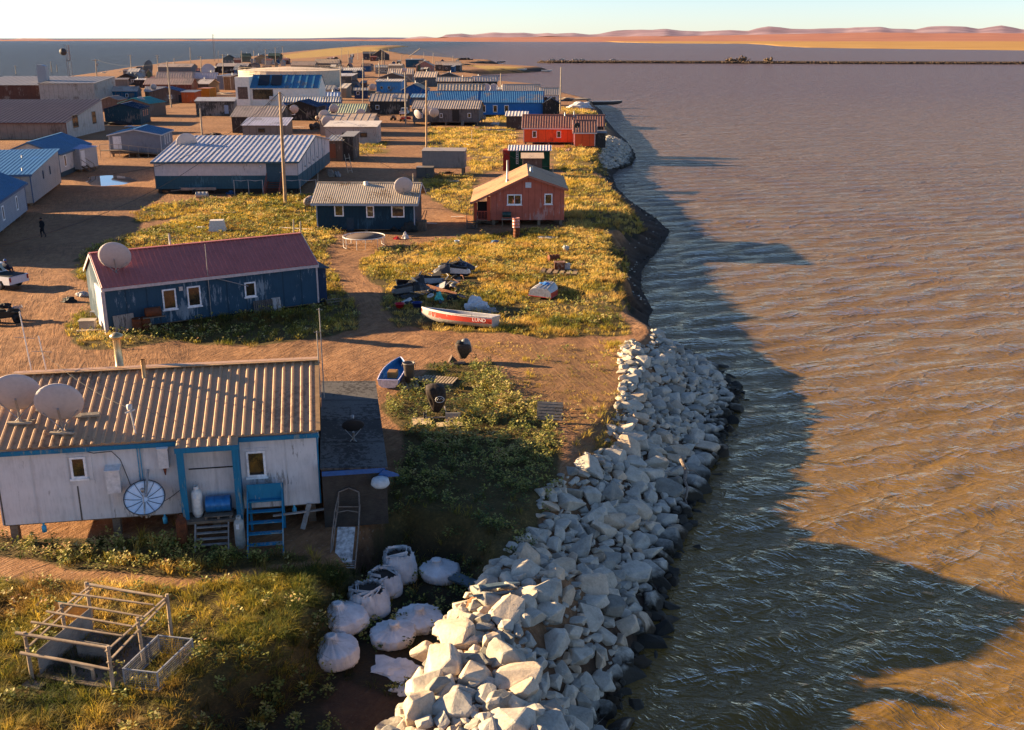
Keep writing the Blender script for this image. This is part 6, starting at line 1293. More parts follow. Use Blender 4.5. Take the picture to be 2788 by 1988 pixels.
# far houses: (label, xl, xr, ye, h, wall, roof, yr, rise, roof kind, conv)
FAR = [
 ('dark weathered gabled house with pale door left of the street', 1322, 1640, 700, 3.0, '#37322d', '#9c8c7c', None, 1.4, 'gable_x', zB, 615),
 ('light blue house with brown shed end in mid town', 1378, 1600, 525, 3.6, '#5f93b8', '#c4b29c', None, .5, 'gable_x', zB, 492),
 ('blue gabled house over a brown lower storey', 1605, 1818, 600, 4.0, '#1c5286', '#b8a48c', None, 1.5, 'gable_y', zB, 520),
 ('low shed with blue tarps in front of the blue gable', 1690, 1810, 668, 2.6, '#4c5a66', '#5f7f98', None, .6, 'gable_x', zB, 625),
 ('long dark house with tan roof behind the blue building', 290, 600, 522, 3.0, '#4c463e', '#c9b49c', None, 1.2, 'gable_x', zC, 492),
 ('dark house with tan roof and two dishes on its wall', 605, 825, 518, 3.0, '#37342f', '#c9b09c', None, 1.4, 'gable_x', zC, 485),
 ('pale ribbed roof just behind the blue roof ridge', 300, 705, 598, 3.0, '#6b6258', '#c4ae94', None, 1.5, 'gable_x', zC, 560),
 ('grey house with broad tan roof below the golden spit', 95, 280, 488, 3.2, '#6b6864', '#bfa68c', None, 1.8, 'gable_x', zC, 425),
 ('tan roofed house right of the broad roofed grey house', 285, 500, 488, 3.0, '#5c554e', '#bfa68c', None, 1.6, 'gable_y', zC, 450),
 ('white and dark house with flat pale roof behind the poles', 868, 1160, 478, 3.6, '#54504a', '#d4c6b4', None, .4, 'shed_y', zB, 450),
 ('dark house with pale roof beside the beige tank', 818, 1012, 436, 3.0, '#3f3b36', '#d0c0ac', None, 1.0, 'gable_x', zB, 405),
 ('blue house with pale roof beyond the tank', 1045, 1252, 428, 3.2, '#35506e', '#c9bba8', None, 1.0, 'gable_x', zB, 405),
 ('broad tan roofed house beyond the tank', 620, 830, 385, 3.4, '#7d6c5c', '#a88f78', None, 2.0, 'gable_x', zB, 335),
 ('tan roofed warehouse in the far left town', 835, 1045, 362, 3.6, '#7d6c5c', '#b09678', None, 2.0, 'gable_x', zB, 328),
 ('far dark building with low roof by the golden field', 1262, 1400, 280, 5.0, '#3c4248', '#5f5a54', None, 1.5, 'gable_x', zB, 250),
 ('far grey gabled building with wide pale roof edge', 1345, 1490, 290, 4.2, '#4a4440', '#b5a494', None, 4.0, 'gable_y', zB, 255),
 ('far teal flat building under the mast boom', 1638, 1778, 335, 4.5, '#1f4a5c', '#6d6a66', None, .3, 'shed_y', zB, 326),
 ('far pink gabled house', 1732, 1880, 385, 3.4, '#b07864', '#b09c88', None, 2.2, 'gable_y', zB, 358),
 ('far tan roofed house right of the pink one', 1900, 2120, 378, 3.2, '#54504a', '#a89078', None, 1.6, 'gable_x', zB, 345),
 ('far tan block left of the pink house', 1485, 1600, 385, 4.0, '#b59c7c', '#bfa88c', None, .6, 'gable_x', zB, 368),
 ('far house with pale roof between the poles', 1370, 1480, 400, 3.2, '#8f8474', '#c9b8a0', None, 1.0, 'gable_x', zB, 385),
 ('mid town house with broad tan roof', 1485, 1700, 460, 3.2, '#8c7c6c', '#b89e84', None, 2.0, 'gable_x', zB, 405),
 ('mid town house with pale roof and dish', 1400, 1640, 492, 3.2, '#5f564c', '#c9b49c', None, 1.6, 'gable_y', zB, 462),
 ('far olive house near the sea', 178, 262, 305, 4.0, '#5c6350', '#4c5a48', None, 2.0, 'gable_x', zB, 284),
 ('far green roofed house near the sea', 420, 520, 300, 5.0, '#4c5040', '#3f4c38', None, 1.6, 'gable_x', zB, 275),
 ('far tan gabled house near the sea', 300, 430, 320, 3.8, '#8c7a5c', '#3c4238', None, 2.4, 'gable_y', zB, 288),
 ('far grey gabled house at the shore of the sea', 25, 118, 322, 3.6, '#54605c', '#2c3230', None, 2.0, 'gable_y', zB, 302),
 ('far low brown house left of the olive one', 122, 180, 335, 3.2, '#8a5c4c', '#9c7c68', None, 1.2, 'gable_x', zB, 318),
 ('far brown sheds beside the pickup', 545, 598, 335, 3.0, '#5a3428', '#7a4c3c', None, .8, 'gable_x', zB, 315),
 ('far rusty containers by the field', 945, 1010, 320, 3.0, '#6b2f22', '#7a3c2c', None, .2, 'shed_y', zB, 308),
 ('far dark gable hut with steep roof', 980, 1058, 350, 3.0, '#3a302a', '#2c2622', None, 2.6, 'gable_y', zB, 325),
 ('grey house with tan flat roof near the seaside boulders', 1395, 1690, 398, 3.4, '#6d6a68', '#b59c84', None, 1.4, 'gable_x', zA, 362),
 ('long brown house with pale roof behind the blue ribbed roofs', 1915, 2185, 392, 3.4, '#332b26', '#bca894', None, 1.4, 'gable_x', zA, 362),
 ('broad tan roofed hall in the left town', 1382, 1700, 490, 3.6, '#8c7a6a', '#bf9f86', None, 1.8, 'gable_x', zA, 448),
 ('broad pale roofed hall right of the tan one', 1702, 1915, 495, 3.4, '#8c7a6a', '#b8a8a4', None, 1.8, 'gable_x', zA, 450),
 ('pale ribbed shed roof behind the red brown house', 1738, 1845, 548, 3.0, '#4c403a', '#c4b4a4', None, 1.2, 'gable_x', zA, 500),
 ('tall narrow blue grey shed behind the orange container', 1918, 1972, 480, 4.5, '#6a7484', '#8c8c90', None, .3, 'shed_y', zA, 455),
 ('tall brown plywood shed right of the blue grey one', 1975, 2035, 482, 4.5, '#6d543e', '#8c7c68', None, .3, 'shed_y', zA, 462),
 ('dark shack with slanted roof near the seaside boulders', 1040, 1195, 492, 2.8, '#37302b', '#4c443e', None, 1.4, 'gable_y', zA, 462),
 ('grey brown shack left of the red brown house', 965, 1120, 510, 2.8, '#7d7064', '#8c7d6e', None, .4, 'shed_y', zA, 502),
 ('low dark shed with white roof edge near the red brown house', 1190, 1275, 512, 2.8, '#332a26', '#c4bab0', None, .3, 'shed_y', zA, 502),
 ('row of low white huts right of the tank', 870, 905, 525, 2.4, '#a59c90', '#c9bfb2', None, .3, 'shed_y', zB, 515),
 ('small blue hut with dark door on the street', 1185, 1300, 605, 2.4, '#243654', '#8c8478', None, .5, 'shed_y', zB, 598),
 ('shed with pale blue roof behind the green ribbed roof', 900, 1050, 655, 2.2, '#4c4842', '#b5bcc8', None, .9, 'gable_x', zB, 635),
 ('small pale hut at the near end of the lagoon row', 825, 880, 596, 2.4, '#8c857c', '#c4b8a8', None, .5, 'gable_x', zC, 580),
 ('dark house on the tip of the town by the lagoon', 345, 500, 382, 3.2, '#4a4540', '#9c8c7c', None, .8, 'gable_x', zC, 365),
]
for k, (lab, xl, xr, ye, h, wc, rc, _, rise, rf, cv, yr) in enumerate(FAR):
    n_ = 1+(k % 3); wn_ = [('f', .15+.3*j, 1.1, .9, 1.0) for j in range(n_)] if k % 4 != 3 else []
    nm_ = 'house' if 'house' in lab or 'gable' in lab else ('shed' if ('shed' in lab or 'shack' in lab or 'hut' in lab) else 'building')
    fh(lab, xl, xr, ye, h, wc, rc, random.uniform(-4,5), yr, 8, rise, rf, 'rib' if k % 2 else 'seam', .9, wins=wn_ if rise > .35 else [], conv=cv, name=nm_, cat=nm_, wf='#cfc6ba', over=.3, amp=.06, chim=[(.25+.12*(k % 5), .5, h+rise-.35, .14, 1.1)] if k % 3 else [], trim='#b9ac9c' if k % 4 == 1 else None)

# small sheds and huts between the far houses
fr_ = random.Random(5); seen = set()
ZN = [(zB,(840,1400,345,470),'among the roofs beyond the white building'),(zB,(1380,1900,335,400),'near the lagoon end of town'),(zA,(1050,1350,420,520),'behind the seaside boulders'),(zA,(1700,2250,380,470),'left of the round tank'),(zB,(100,600,330,400),'toward the sea side'),(zB,(880,1300,500,600),'along the middle street'),(zB,(1000,1500,275,330),'at the foot of the golden field'),(zC,(60,520,345,430),'by the far lagoon shore')]
WC = [('dark','#332c27'),('tan','#8c7860'),('grey','#6d6963'),('rust','#6b3626'),('blue','#2f5474'),('pale','#a89c8c'),('olive','#565a40')]; RC = [('pale','#c4b49e'),('rusty','#7a4a38'),('brown','#6d5646'),('grey','#8c8780')]
for cv, (x0, x1, y0, y1), place in ZN:
    for k in range(9):
        (wn1, wc), (rn, rc) = fr_.choice(WC), fr_.choice(RC); kind = fr_.choice(['shed','hut','house']); key = (wn1, rn, kind, place)
        if key in seen: continue
        seen.add(key); y = fr_.uniform(y0, y1); sc = (y*.3078+60-104)/100; w_ = (fr_.uniform(18, 34) if kind != 'house' else fr_.uniform(45, 75))*max(.5, sc)*1.5; x = fr_.uniform(x0, x1-w_)
        fh(f'{wn1} {kind} with {rn} roof {place}', x, x+w_, y, fr_.uniform(2.3, 3.2), wc, rc, fr_.uniform(-10, 10), None, fr_.uniform(3, 6), fr_.uniform(.5, 1.3), fr_.choice(['gable_x','gable_y','shed_y']), 'seam', 1.2, wins=[('f',.3,1.0,.8,.8)] if kind == 'house' else [], conv=cv, name=kind, cat=kind, wf='#cfc6ba', over=.2)

# heating oil tanks on stands beside houses
for k, (q, ry, lab) in enumerate([(zB(1400,560+110),0,'pale oil tank on a stand by the dark gabled house'),(zC(690,900),5,'pale oil tank behind the long grey house'),(zB(600,800),0,'rusty oil tank between the brown shed and the black house'),(zA(1360,800),10,'oil tank beside the turquoise roofed house'),(zC(1320,800),0,'oil tank at the dark gabled shed'),(zB(870,900),80,'oil tank left of the patched beige roof'),(zF(110,330),90,'grey oil tank at the left end of the navy house')]):
    e = empty('oil_tank', G(q), R(ry), lab, 'oil tank', 'heating oil tanks'); m_ = MB(); m_.lathe([(0,-.8),(.42,-.8),(.45,-.74),(.45,.74),(.42,.8),(0,.8)], 16, (0,0,1.25), M=Matrix.Rotation(R(90),3,'Y')); m_.build('tank_body', rusty('#a89c8c', .2) if k != 2 else rusty('#7a4a34', .5), e)
    for x in (-.6,.6):
        for y in (-.3,.3): m_ = MB(); m_.box(x-.04,x+.04,y-.04,y+.04,-.1,.95); m_.build('leg', WOOD, e)
# ------------------------------------------------------------- dishes, poles and wires about the village
def hyy(px, h): p = P(*px, h); return Vector((p.x, p.y, h))
for (lab, q, h, r_, yaw, mt) in [
 ('round pale dish behind the ridge of the large ribbed roof', zA(1650,1050), 5.2, 1.25, -20, None),
 ('pale dish on the wall of the ribbed roof shed by the annex', zB(160,850), 2.6, 1.0, -30, None),
 ('left pale dish on the black house with navy gable', zB(550,755), 3.2, .9, -20, None), ('right pale dish on the black house with navy gable', zB(652,765), 3.0, .95, -20, None),
 ('pale dish at the back left of the patched beige roof', zB(920,815), 3.6, 1.05, -18, None), ('pale dish at the front of the patched beige roof', zB(950,870), 3.1, 1.1, -18, None),
 ('small black dish on the patched beige roof', zB(995,815), 3.5, .5, -15, DISHD), ('pale dish on the upper left of the greenish roof', zB(1005,760), 3.8, .95, -18, None), ('pale dish on the right of the greenish roof', zB(1240,800), 3.0, .95, -18, None),
 ('pale dish on a stand before the dark gabled house', zB(1540,665), 3.8, .8, -18, None), ('leftmost dish on the long weathered grey house', zC(120,810), 2.6, 1.0, 40, None),
 ('middle dish on the roof of the long weathered grey house', zC(205,780), 3.6, .9, -18, None), ('right dish on the roof of the long weathered grey house', zC(268,795), 3.4, .95, -18, None),
 ('small black dish on the annex of the orange house', zC(1532,915), 3.7, .5, -15, DISHD), ('left one of two round dishes on the dark house by the lagoon', zC(732,575), 1.4, 1.5, -170, None),
 ('right one of two round dishes on the dark house by the lagoon', zC(796,575), 1.4, 1.5, -170, None), ('pale dish on the turquoise roof', zA(1243,690), 3.6, 1.0, -18, None), ('pale dish on the rust ribbed roof', zA(1358,570), 3.9, .9, -18, None),
 ('broad dish on the long brown house near the sea', zA(1840,410), 4.0, 3.0, 170, None), ('small pale dish on the white and dark house', zB(1020,480), 3.4, .9, -18, None), ('pale dish at the shed behind the light blue house', zB(1345,570), 3.0, 1.1, -18, None),
 ('far dish near the pink gabled house', zB(1545,445), 3.6, 1.1, -18, None), ('far dish on a pole by the tan roofed houses', zB(1625,425), 5.0, 1.1, -18, None), ('pale dish on the tower of the white building', zB(508,605), 3.0, 1.0, -18, None)]:
    p = hyy(q, h); dish(lab, p-Vector((0,0,r_*.9+.2)), r_, yaw, 22, .35, mt)
o = P(*zA(1318,440), 2.0); e = dish('huge dark backed dish at the seaside with its bowl turned to the left', (o.x, o.y, -.2), 4.0, -75, 12, 1.2, plain('#5a544e', .6))
PT = []
def pl(lab, b, t, r=.13, cross=0, tr=False, mat=None):
    e, tp = pole(lab, b, t, r, cross, tr, mat=mat, name='utility_pole'); PT.append(tp); return tp
GP = plain('#b3a38c', .6)
p_a = pl('thick leaning utility pole before the large teal and pinkish building', zB(575,1605), zB(525,620), .17, 0, False, wood('#b89a78', '#7a6248'))
p_b = pl('tall pole on the street corner by the stilted cabin', zB(1822,1125), zB(1822,515), .15, 0, False, wood('#b89a78', '#7a6248'))
p_c = pl('pole on the street left of the red vehicle', zB(1640,910), zB(1632,445), .15)
p_d = pl('pole in front of the greenish roof on the street', zB(1260,720), zB(1262,320), .15)
p_e = pl('pole with transformer beside the blue sided building', zB(1070,700), zB(1060,372), .15, 1, True)
p_f = pl('pole at the right end of the long blue building by the shore', zC(1380,790), zC(1390,400), .16, 0)
p_g = pl('pole right of the dark house with two dishes', zC(855,590), zC(856,455), .2)
p_h = pl('tall pole standing by the brown house with dark blue gable', zA(1515,755), zA(1478,350), .2)
p_i = pl('pole behind the corner of the large ribbed roof', zA(1790,1025), zA(1770,765), .15)
p_j = pl('thin pole on the brown hall roof line', zA(722,680), zA(705,495), .15)
p_k = pl('crossarm pole left of the blue house with pale roof', zA(868,640), zA(845,330), .2, 1, True)
p_l = pl('crossarm pole by the seaside boulders', zA(1163,470), zA(1152,290), .22, 1)
p_m = pl('double crossarm pole beside the huge dark dish', zA(1400,440), zA(1390,292), .22, 2)
p_n = pl('crossarm pole far left before the sea', zA(145,500), zA(135,385), .25, 1)
p_o = pl('dark stack pole left of the lattice mast', zA(462,478), zA(448,350), .3); p_p = pl('shorter stack pole right of the dark one', zA(512,478), zA(500,380), .28)
for k, (b, t) in enumerate([(zA(1545,430),zA(1540,320)),(zA(1690,440),zA(1680,225)),(zA(1785,550),zA(1775,305)),(zA(1975,580),zA(1970,285)),(zA(1930,350),zA(1930,255)),(zA(2145,450),zA(2135,255)),(zB(400,385),zB(398,240)),(zB(490,375),zB(485,225)),(zB(560,345),zB(548,215)),(zB(297,400),zB(295,250)),
    (zB(1070,350),zB(1072,230)),(zB(1135,395),zB(1130,250)),(zB(1215,340),zB(1215,235)),(zB(1325,345),zB(1325,240)),(zB(1430,440),zB(1430,240)),(zB(1450,440),zB(1450,260)),(zB(1490,300),zB(1490,230)),(zB(1600,380),zB(1600,290)),(zB(1883,380),zB(1883,275)),(zB(2058,425),zB(2058,300)),(zB(1405,480),zB(1405,330)),(zB(1880,480),zB(1800,265))]):
    lab = ['slim','grey','dark','pale'][k % 4]+' far pole '+['by the seaside house','rising beside the dark stack','in front of the left town halls','beside the blue grey shed','near the sea cliff','at the tan gabled house','near the pickup','behind the pickup','at the edge of the golden field','left of the tan roofs',
     'among the warehouse roofs','right of the warehouse roofs','by the rusty containers','before the far dark building','right of the far dark building','just beside the taller twin','at the field end','left of the teal flat building','right of the pink house','at the tip of the town','in the middle of the broad roofs','leaning by the lagoon roofs'][k]
    if k == 21: b, t = zB(1800,330), zB(1800,265)
    PT.append(pole(lab, b, t, .2, 1 if k in (2,3,6,7,8,10) else 0)[1])
for (lab, p, q, sg) in [('wire from the leaning pole down to the navy house', p_a, hyy(zB(1705,1380), 3.6), .8), ('wire from the street corner pole to the long grey house', p_b, hyy(zC(60,720), 4.0), .7), ('wire between the street corner pole and the street pole', p_b, p_c, 1.2),
    ('upper wire between the two street poles', p_c, p_d, 1.5), ('wire between the transformer pole and the street pole', p_e, p_d, 1.4), ('wire from the leaning pole across the large roof', p_a, hyy(zA(1000,1340), 4.6), 1.8), ('wire from the leaning pole to the black house', p_a, hyy(zB(640,700), 4.2), .9),
    ('wire crossing the street toward the left houses', p_a, hyy(zE(0,430), 5.5), 2.2), ('wire from the transformer pole into the town', p_e, PT[20], 1.2), ('wire from the street pole to the blue gable', p_c, hyy(zB(1750,610), 4.5), .8), ('wire from the crossarm pole to the seaside pole', p_k, p_l, 1.5),
    ('wire from the seaside pole to the double crossarm pole', p_l, p_m, 1.3), ('wire from the tall pole to the crossarm pole', p_h, p_k, 1.6), ('wire from the red house roof to the pole by the outhouse', hyy(zC(890,1160), 5.5), hyy(zC(1310,1280), 3.0), .4)]:
    wire(lab, p, q, sg, .022)
for (lab, b, t) in [('white post at the right of the red house with a wire end', zC(1318,1370), zC(1316,1270)), ('white post at the left end of the navy house roof', zB(862,1480), zB(862,1340)), ('white post at the right end of the navy house roof', zB(1708,1480), zB(1705,1340)),
    ('low double post in the field before the orange house', zC(600,1060), zC(600,950)), ('thin post at the right of the blue house roof', zE(2072,420), zE(2070,260)), ('thin post just left of the one at the red roof', zE(2025,400), zE(2022,245))]:
    pole(lab, b, t, .07, name='post', cat='post', group='white posts', n=6)
nm2 = ['first','second','third','fourth','fifth','sixth','seventh','eighth','ninth','tenth','eleventh','twelfth','thirteenth','fourteenth']
far_ = sorted(PT[16:], key=lambda p: p.x/p.y)
for k in range(len(far_)-1):
    a_, b_ = far_[k], far_[k+1]
    if (a_-b_).length < 160: wire(f'sagging wire of the far pole row, span number {k+1} counted from the left', a_, b_, 1.6, .035, 'wires of the far pole rows')
# lattice mast with drum antenna, far radio mast
def lattice(label, b, t, w=1.2, drum_=False):
    g = P(*b, 0); H_ = px2h(t, g); e = empty('lattice_mast', g, 0, label, 'radio mast'); m_ = MB(); cs = [(w*math.cos(a)*.5, w*math.sin(a)*.5) for a in (0, 2.1, 4.2)]
    for x, y in cs: m_.beam((x,y,0),(x*.8,y*.8,H_),.09,.09)
    n = int(H_/1.5)
    for k in range(n):
        for i in range(3):
            x0, y0 = cs[i]; x1, y1 = cs[(i+1) % 3]; z0 = k*H_/n; z1 = (k+1)*H_/n; m_.beam((x0,y0,z0),(x1,y1,z1),.05,.05)
    m_.build('lattice', plain('#7d6f64', .6), e)
    if drum_:
        m_ = MB(); m_.lathe([(0,0),(1.5,0),(1.6,.2),(1.6,.8),(1.2,1.3),(0,1.5)], 20, (-1.6,-.4,H_-3.2), M=Matrix.Rotation(R(90),3,'X')); m_.build('drum_antenna', plain('#3f3a38', .6), e)
        m_ = MB(); m_.box(.5,1.1,-.2,.3,H_-7,H_-.3); m_.build('panel_antenna', plain('#b0a598', .5), e); m_ = MB(); m_.box(-.9,.9,-.9,.9,H_*.5,H_*.5+.2); m_.build('platform', plain('#4c4440', .6), e)
    return e
lattice('lattice mast with dark drum antenna at the seaside', zA(622,480), zA(590,200), 2.6, True)
lattice('very tall thin lattice mast far off against the sea', zA(1902,350), zA(1886,110), 1.6)
bo = P(*zB(1665,310), 0); bt = Vector((bo.x+11, bo.y, px2h(zB(1735,235), bo))); e = empty('boom', bo, 0, 'slanting wooden boom held by stays beyond the teal building', 'boom')
m_ = MB(); m_.tube([(0,0,0), bt-bo], .35, 6); m_.build('spar', PALEW, e)
for k, q in enumerate([zB(1600,300), zB(2100,330)]): m_ = MB(); g = P(*q, 0); m_.tube([bt-bo, g-bo], .12, 4); m_.build('stay', DARK, e)

# ------------------------------------------------------------- vehicles
def pickup(label, loc, yaw, c='#cfcac8', group=None, kind='pickup', pax=False):
    e = empty('pickup_truck' if kind == 'pickup' else 'car', loc, yaw, label, 'pickup truck' if kind == 'pickup' else 'car', group); P1 = plain(c, .35, .5, .1, .08)
    prof = [(-2.5,.45),(-2.5,.98),(-.55,1.0),(-.5,1.02),(1.0,1.02),(2.15,.9),(2.4,.7),(2.4,.42),(1.95,.42),(1.85,.68),(1.3,.7),(1.15,.42),(-1.1,.42),(-1.2,.68),(-1.8,.7),(-1.95,.42)]
    if kind != 'pickup': prof[1] = (-2.5,1.02)
    m_ = MB(); m_.prism(prof, (0,-.86,0), (1,0,0), (0,0,1), (0,1,0), 1.72); m_.build('body', P1, e)
    x0 = -.5 if kind == 'pickup' else -2.3
    m_ = MB(); vs = [(x0,-.80,1.02),(1.05,-.80,1.02),(1.05,.80,1.02),(x0,.80,1.02),(x0+.1,-.68,1.66),(.4,-.68,1.68),(.4,.68,1.68),(x0+.1,.68,1.66)]; m_.add(vs, [(0,3,2,1),(4,5,6,7),(0,1,5,4),(1,2,6,5),(2,3,7,6),(3,0,4,7)]); cb = m_.build('cab', P1, e)
    for s_ in (-1, 1):
        m_ = MB(); m_.prism([(x0+.18,1.08),(.82,1.08),(.34,1.58),(x0+.24,1.58)], (0,s_*.745-.03,0), (1,0,0), (0,.0,1), (0,1,0), .06); g = m_.build('side_window', glassm(), cb); g.scale = (1,1.06,1)
    m_ = MB(); m_.add([(1.03,-.7,1.08),(1.03,.7,1.08),(.46,.6,1.6),(.46,-.6,1.6)], [(0,1,2,3)]); g = m_.build('windscreen', glassm(), cb); g.location = (.03,0,.02)
    m_ = MB(); m_.add([(x0-.0,-.68,1.1),(x0-.0,.68,1.1),(x0+.09,.6,1.58),(x0+.09,-.6,1.58)], [(0,1,2,3)]); g = m_.build('rear_window', glassm(), cb); g.location = (-.03,0,0)
    if kind == 'pickup': m_ = MB(); m_.box(-2.4,-.6,-.74,.74,1.0,1.03); m_.build('load_bed', DARK, e)
    for s_ in (-1, 1):
        m_ = MB(); m_.box(2.38,2.43,s_*.66-.14,s_*.66+.14,.62,.78); m_.build('headlight', plain('#e8e4dc', .2), e)
        m_ = MB(); m_.box(-2.53,-2.49,s_*.76-.06,s_*.76+.06,.65,.95); m_.build('tail_light', plain('#8c1a14', .3), e)
        for x in (1.55, -1.5):
            m_ = MB(); m_.lathe([(.2,-.11),(.34,-.11),(.37,-.05),(.37,.05),(.34,.11),(.2,.11)], 18, (x,s_*.76,.37), M=Matrix.Rotation(R(90),3,'X')); wl = m_.build('wheel', DARK, e)
            m_ = MB(); m_.lathe([(0,-.06),(.2,-.08),(.2,.08),(0,.06)], 12, (x,s_*.76,.37), M=Matrix.Rotation(R(90),3,'X')); m_.build('rim', METAL, wl)
    return e
tk = G(zE(85,722)); t1 = pickup('white pickup truck entering at the left edge with a passenger in its bed', (tk.x-1.55, tk.y+.6, 0), R(157), '#c9c6ca')
def person(label, loc, yaw, pose='sit', top='#23283a', legs='#1f2024', skin='#8a5c44', hat='#3a5a8c'):
    """one skinned body; hair, jacket colour by child pieces"""
    e = empty('person', loc, yaw, label, 'person')
    if pose == 'sit': J = {'pel':(0,0,.12),'sp':(0,-.02,.38),'ch':(0,-.02,.58),'nk':(0,0,.70),'hd':(0,.02,.84),'ls':(.19,-.02,.60),'le':(.25,.08,.36),'lh':(.16,.28,.26),'rs':(-.19,-.02,.60),'re':(-.25,.08,.36),'rh':(-.16,.28,.26),'lk':(.13,.42,.32),'lf':(.13,.46,.0),'rk':(-.13,.42,.32),'rf':(-.13,.46,0),'lt':(.13,.60,.0),'rt':(-.13,.60,.0)}
    else: J = {'pel':(0,0,.93),'sp':(0,.0,1.15),'ch':(0,.01,1.36),'nk':(0,.02,1.5),'hd':(0,.05,1.64),'ls':(.19,0,1.4),'le':(.25,-.06,1.13),'lh':(.24,.08,.9),'rs':(-.19,0,1.4),'re':(-.25,-.02,1.13),'rh':(-.24,.12,.9),'lk':(.1,.14,.5),'lf':(.1,.08,.08),'rk':(-.1,.02,.5),'rf':(-.1,-.22,.10),'lt':(.1,.24,.04),'rt':(-.1,-.06,.03)}
    rad = {'pel':.15,'sp':.15,'ch':.17,'nk':.06,'hd':.10,'ls':.075,'le':.055,'lh':.035,'rs':.075,'re':.055,'rh':.035,'lk':.075,'lf':.05,'rk':.075,'rf':.05,'lt':.045,'rt':.045}
    E_ = [('pel','sp'),('sp','ch'),('ch','nk'),('nk','hd'),('ch','ls'),('ls','le'),('le','lh'),('ch','rs'),('rs','re'),('re','rh'),('pel','lk'),('lk','lf'),('lf','lt'),('pel','rk'),('rk','rf'),('rf','rt')]
    ks = list(J); me = bpy.data.meshes.new('body'); me.from_pydata([J[k] for k in ks], [(ks.index(a), ks.index(b)) for a, b in E_], [])
    o = bpy.data.objects.new('body', me); COL.objects.link(o); o.parent = e; o.modifiers.new('skin', 'SKIN'); o.modifiers.new('sub', 'SUBSURF').levels = 1; o.modifiers['sub'].render_levels = 2
    for i, k in enumerate(ks): me.skin_vertices[0].data[i].radius = (rad[k], rad[k])
    me.skin_vertices[0].data[0].use_root = True; me.materials.append(plain(top, .85))
    hd = Vector(J['hd']); m_ = MB(); m_.lathe([(0,-.13),(.06,-.12),(.09,-.05),(.095,.02),(.085,.08),(.05,.12),(0,.13)], 14, hd); m_.lathe([(.0,-.02),(.018,-.01),(0,.03)], 6, hd+Vector((0,.10,-.01))); m_.build('head', plain(skin, .6), e)
    m_ = MB(); m_.lathe([(.1,.0),(.108,.05),(.09,.11),(.05,.145),(0,.15)], 14, hd+Vector((0,-.012,0))); m_.build('cap', plain(hat, .8), e); return e
pp = l2w(t1, (-1.1, -.25, 1.03)); person('person with a blue cap sitting in the bed of the white pickup', pp, R(-20), 'sit')
person('dark clothed person walking in the building shadow on the gravel street', G(zE(300,370)), R(160), 'walk', '#17181c', '#17181c', hat='#141416')
def quad(label, loc, yaw, c='#26241f', group='all terrain vehicles'):
    e = empty('quad_bike', loc, yaw, label, 'quad bike', group)
    for x in (-.62,.62):
        for y in (-.42,.42): m_ = MB(); m_.lathe([(.1,-.11),(.26,-.12),(.3,-.06),(.3,.06),(.26,.12),(.1,.11)], 14, (x,y,.3), M=Matrix.Rotation(R(90),3,'X')); m_.build('wheel', DARK, e)
    m_ = MB(); m_.prism([(-.8,.5),(-.85,.78),(-.2,.82),(.1,.72),(.35,.95),(.8,.85),(.85,.55),(.3,.35),(-.3,.35)], (0,-.2,0), (1,0,0), (0,0,1), (0,1,0), .4); m_.build('body', plain(c, .5), e)
    for x in (-.6,.6): m_ = MB(); m_.box(x-.28,x+.28,-.55,.55,.72,.76); m_.build('fender', plain(c, .5), e)
    for x in (-.75,.78): m_ = MB(); [m_.box(x-.25,x+.25,y-.015,y+.015,.92,.95) for y in (-.3,-.1,.1,.3)]; m_.box(x-.25,x-.22,-.35,.35,.951,.975); m_.box(x+.22,x+.25,-.35,.35,.951,.975); m_.build('rack', METAL, e)
    m_ = MB(); m_.prism([(-.7,.83),(-.7,.93),(.0,.9),(.1,.78)], (0,-.15,0), (1,0,0), (0,0,1), (0,1,0), .3); m_.build('seat', DARK, e); m_ = MB(); m_.tube([(.2,-.38,1.12),(.35,-.1,1.08),(.35,.1,1.08),(.2,.38,1.12)], .02, 5); m_.tube([(.35,0,1.08),(.45,0,.85)], .03, 5); m_.build('handlebar', DARK, e)
    return e
quad('dark quad bike loaded with gear at the left edge of the gravel', G(zE(45,960)), R(30)); heap('gear_load', 'dark gear strapped on the quad bike at the left edge', 'gear', G(zE(50,950))+Vector((0,0,.95)), (.5,.4,.32), plain('#201f1e', .8), 51)
quad('red quad bike parked by the street pole', G(zB(1615,880)), R(80), '#a02a20'); quad('black side by side buggy left of the white vehicle on the street', G(zB(1530,870)), R(85), '#2a2622')
pickup('white vehicle parked behind the red quad bike', G(zB(1630,825)), R(88), '#c9c4be'); pickup('white pickup parked among the far houses near the sea', P(*zB(490,380), 0), R(5), '#d0cbc4')
cr = 'cars parked at the end of the causeway'
c1 = pickup('brownish pickup, leftmost of the cars on the causeway end', (0,0,0), R(3), '#a89484', cr)
def on_cw(u): # a point on the causeway crown
    for a, b in zip(CL[:-1], CL[1:]):
        ua, ub = CX+a.x*FPX/(a.y*CP+HC*SP), CX+b.x*FPX/(b.y*CP+HC*SP)
        if ua <= u <= ub or b is CL[-1]: t = (u-ua)/(ub-ua); p = a.lerp(b, t); return Vector((p.x, p.y+6, -.52))
    return CL[0]
c1.location = on_cw(1505)
for u, lab, yw_ in [(1531,'white pickup, second of the cars on the causeway end',-4),(1568,'brownish pickup behind the gap, third of the causeway cars',5),(1587,'pickup standing nose to tail with the third causeway car',2),(1671,'lone pickup farthest out on the causeway',183)]:
    c = copy_tree(c1); c['label'] = lab; c.location = on_cw(u); c.rotation_euler.z = R(yw_)
c1.location = on_cw(1505)
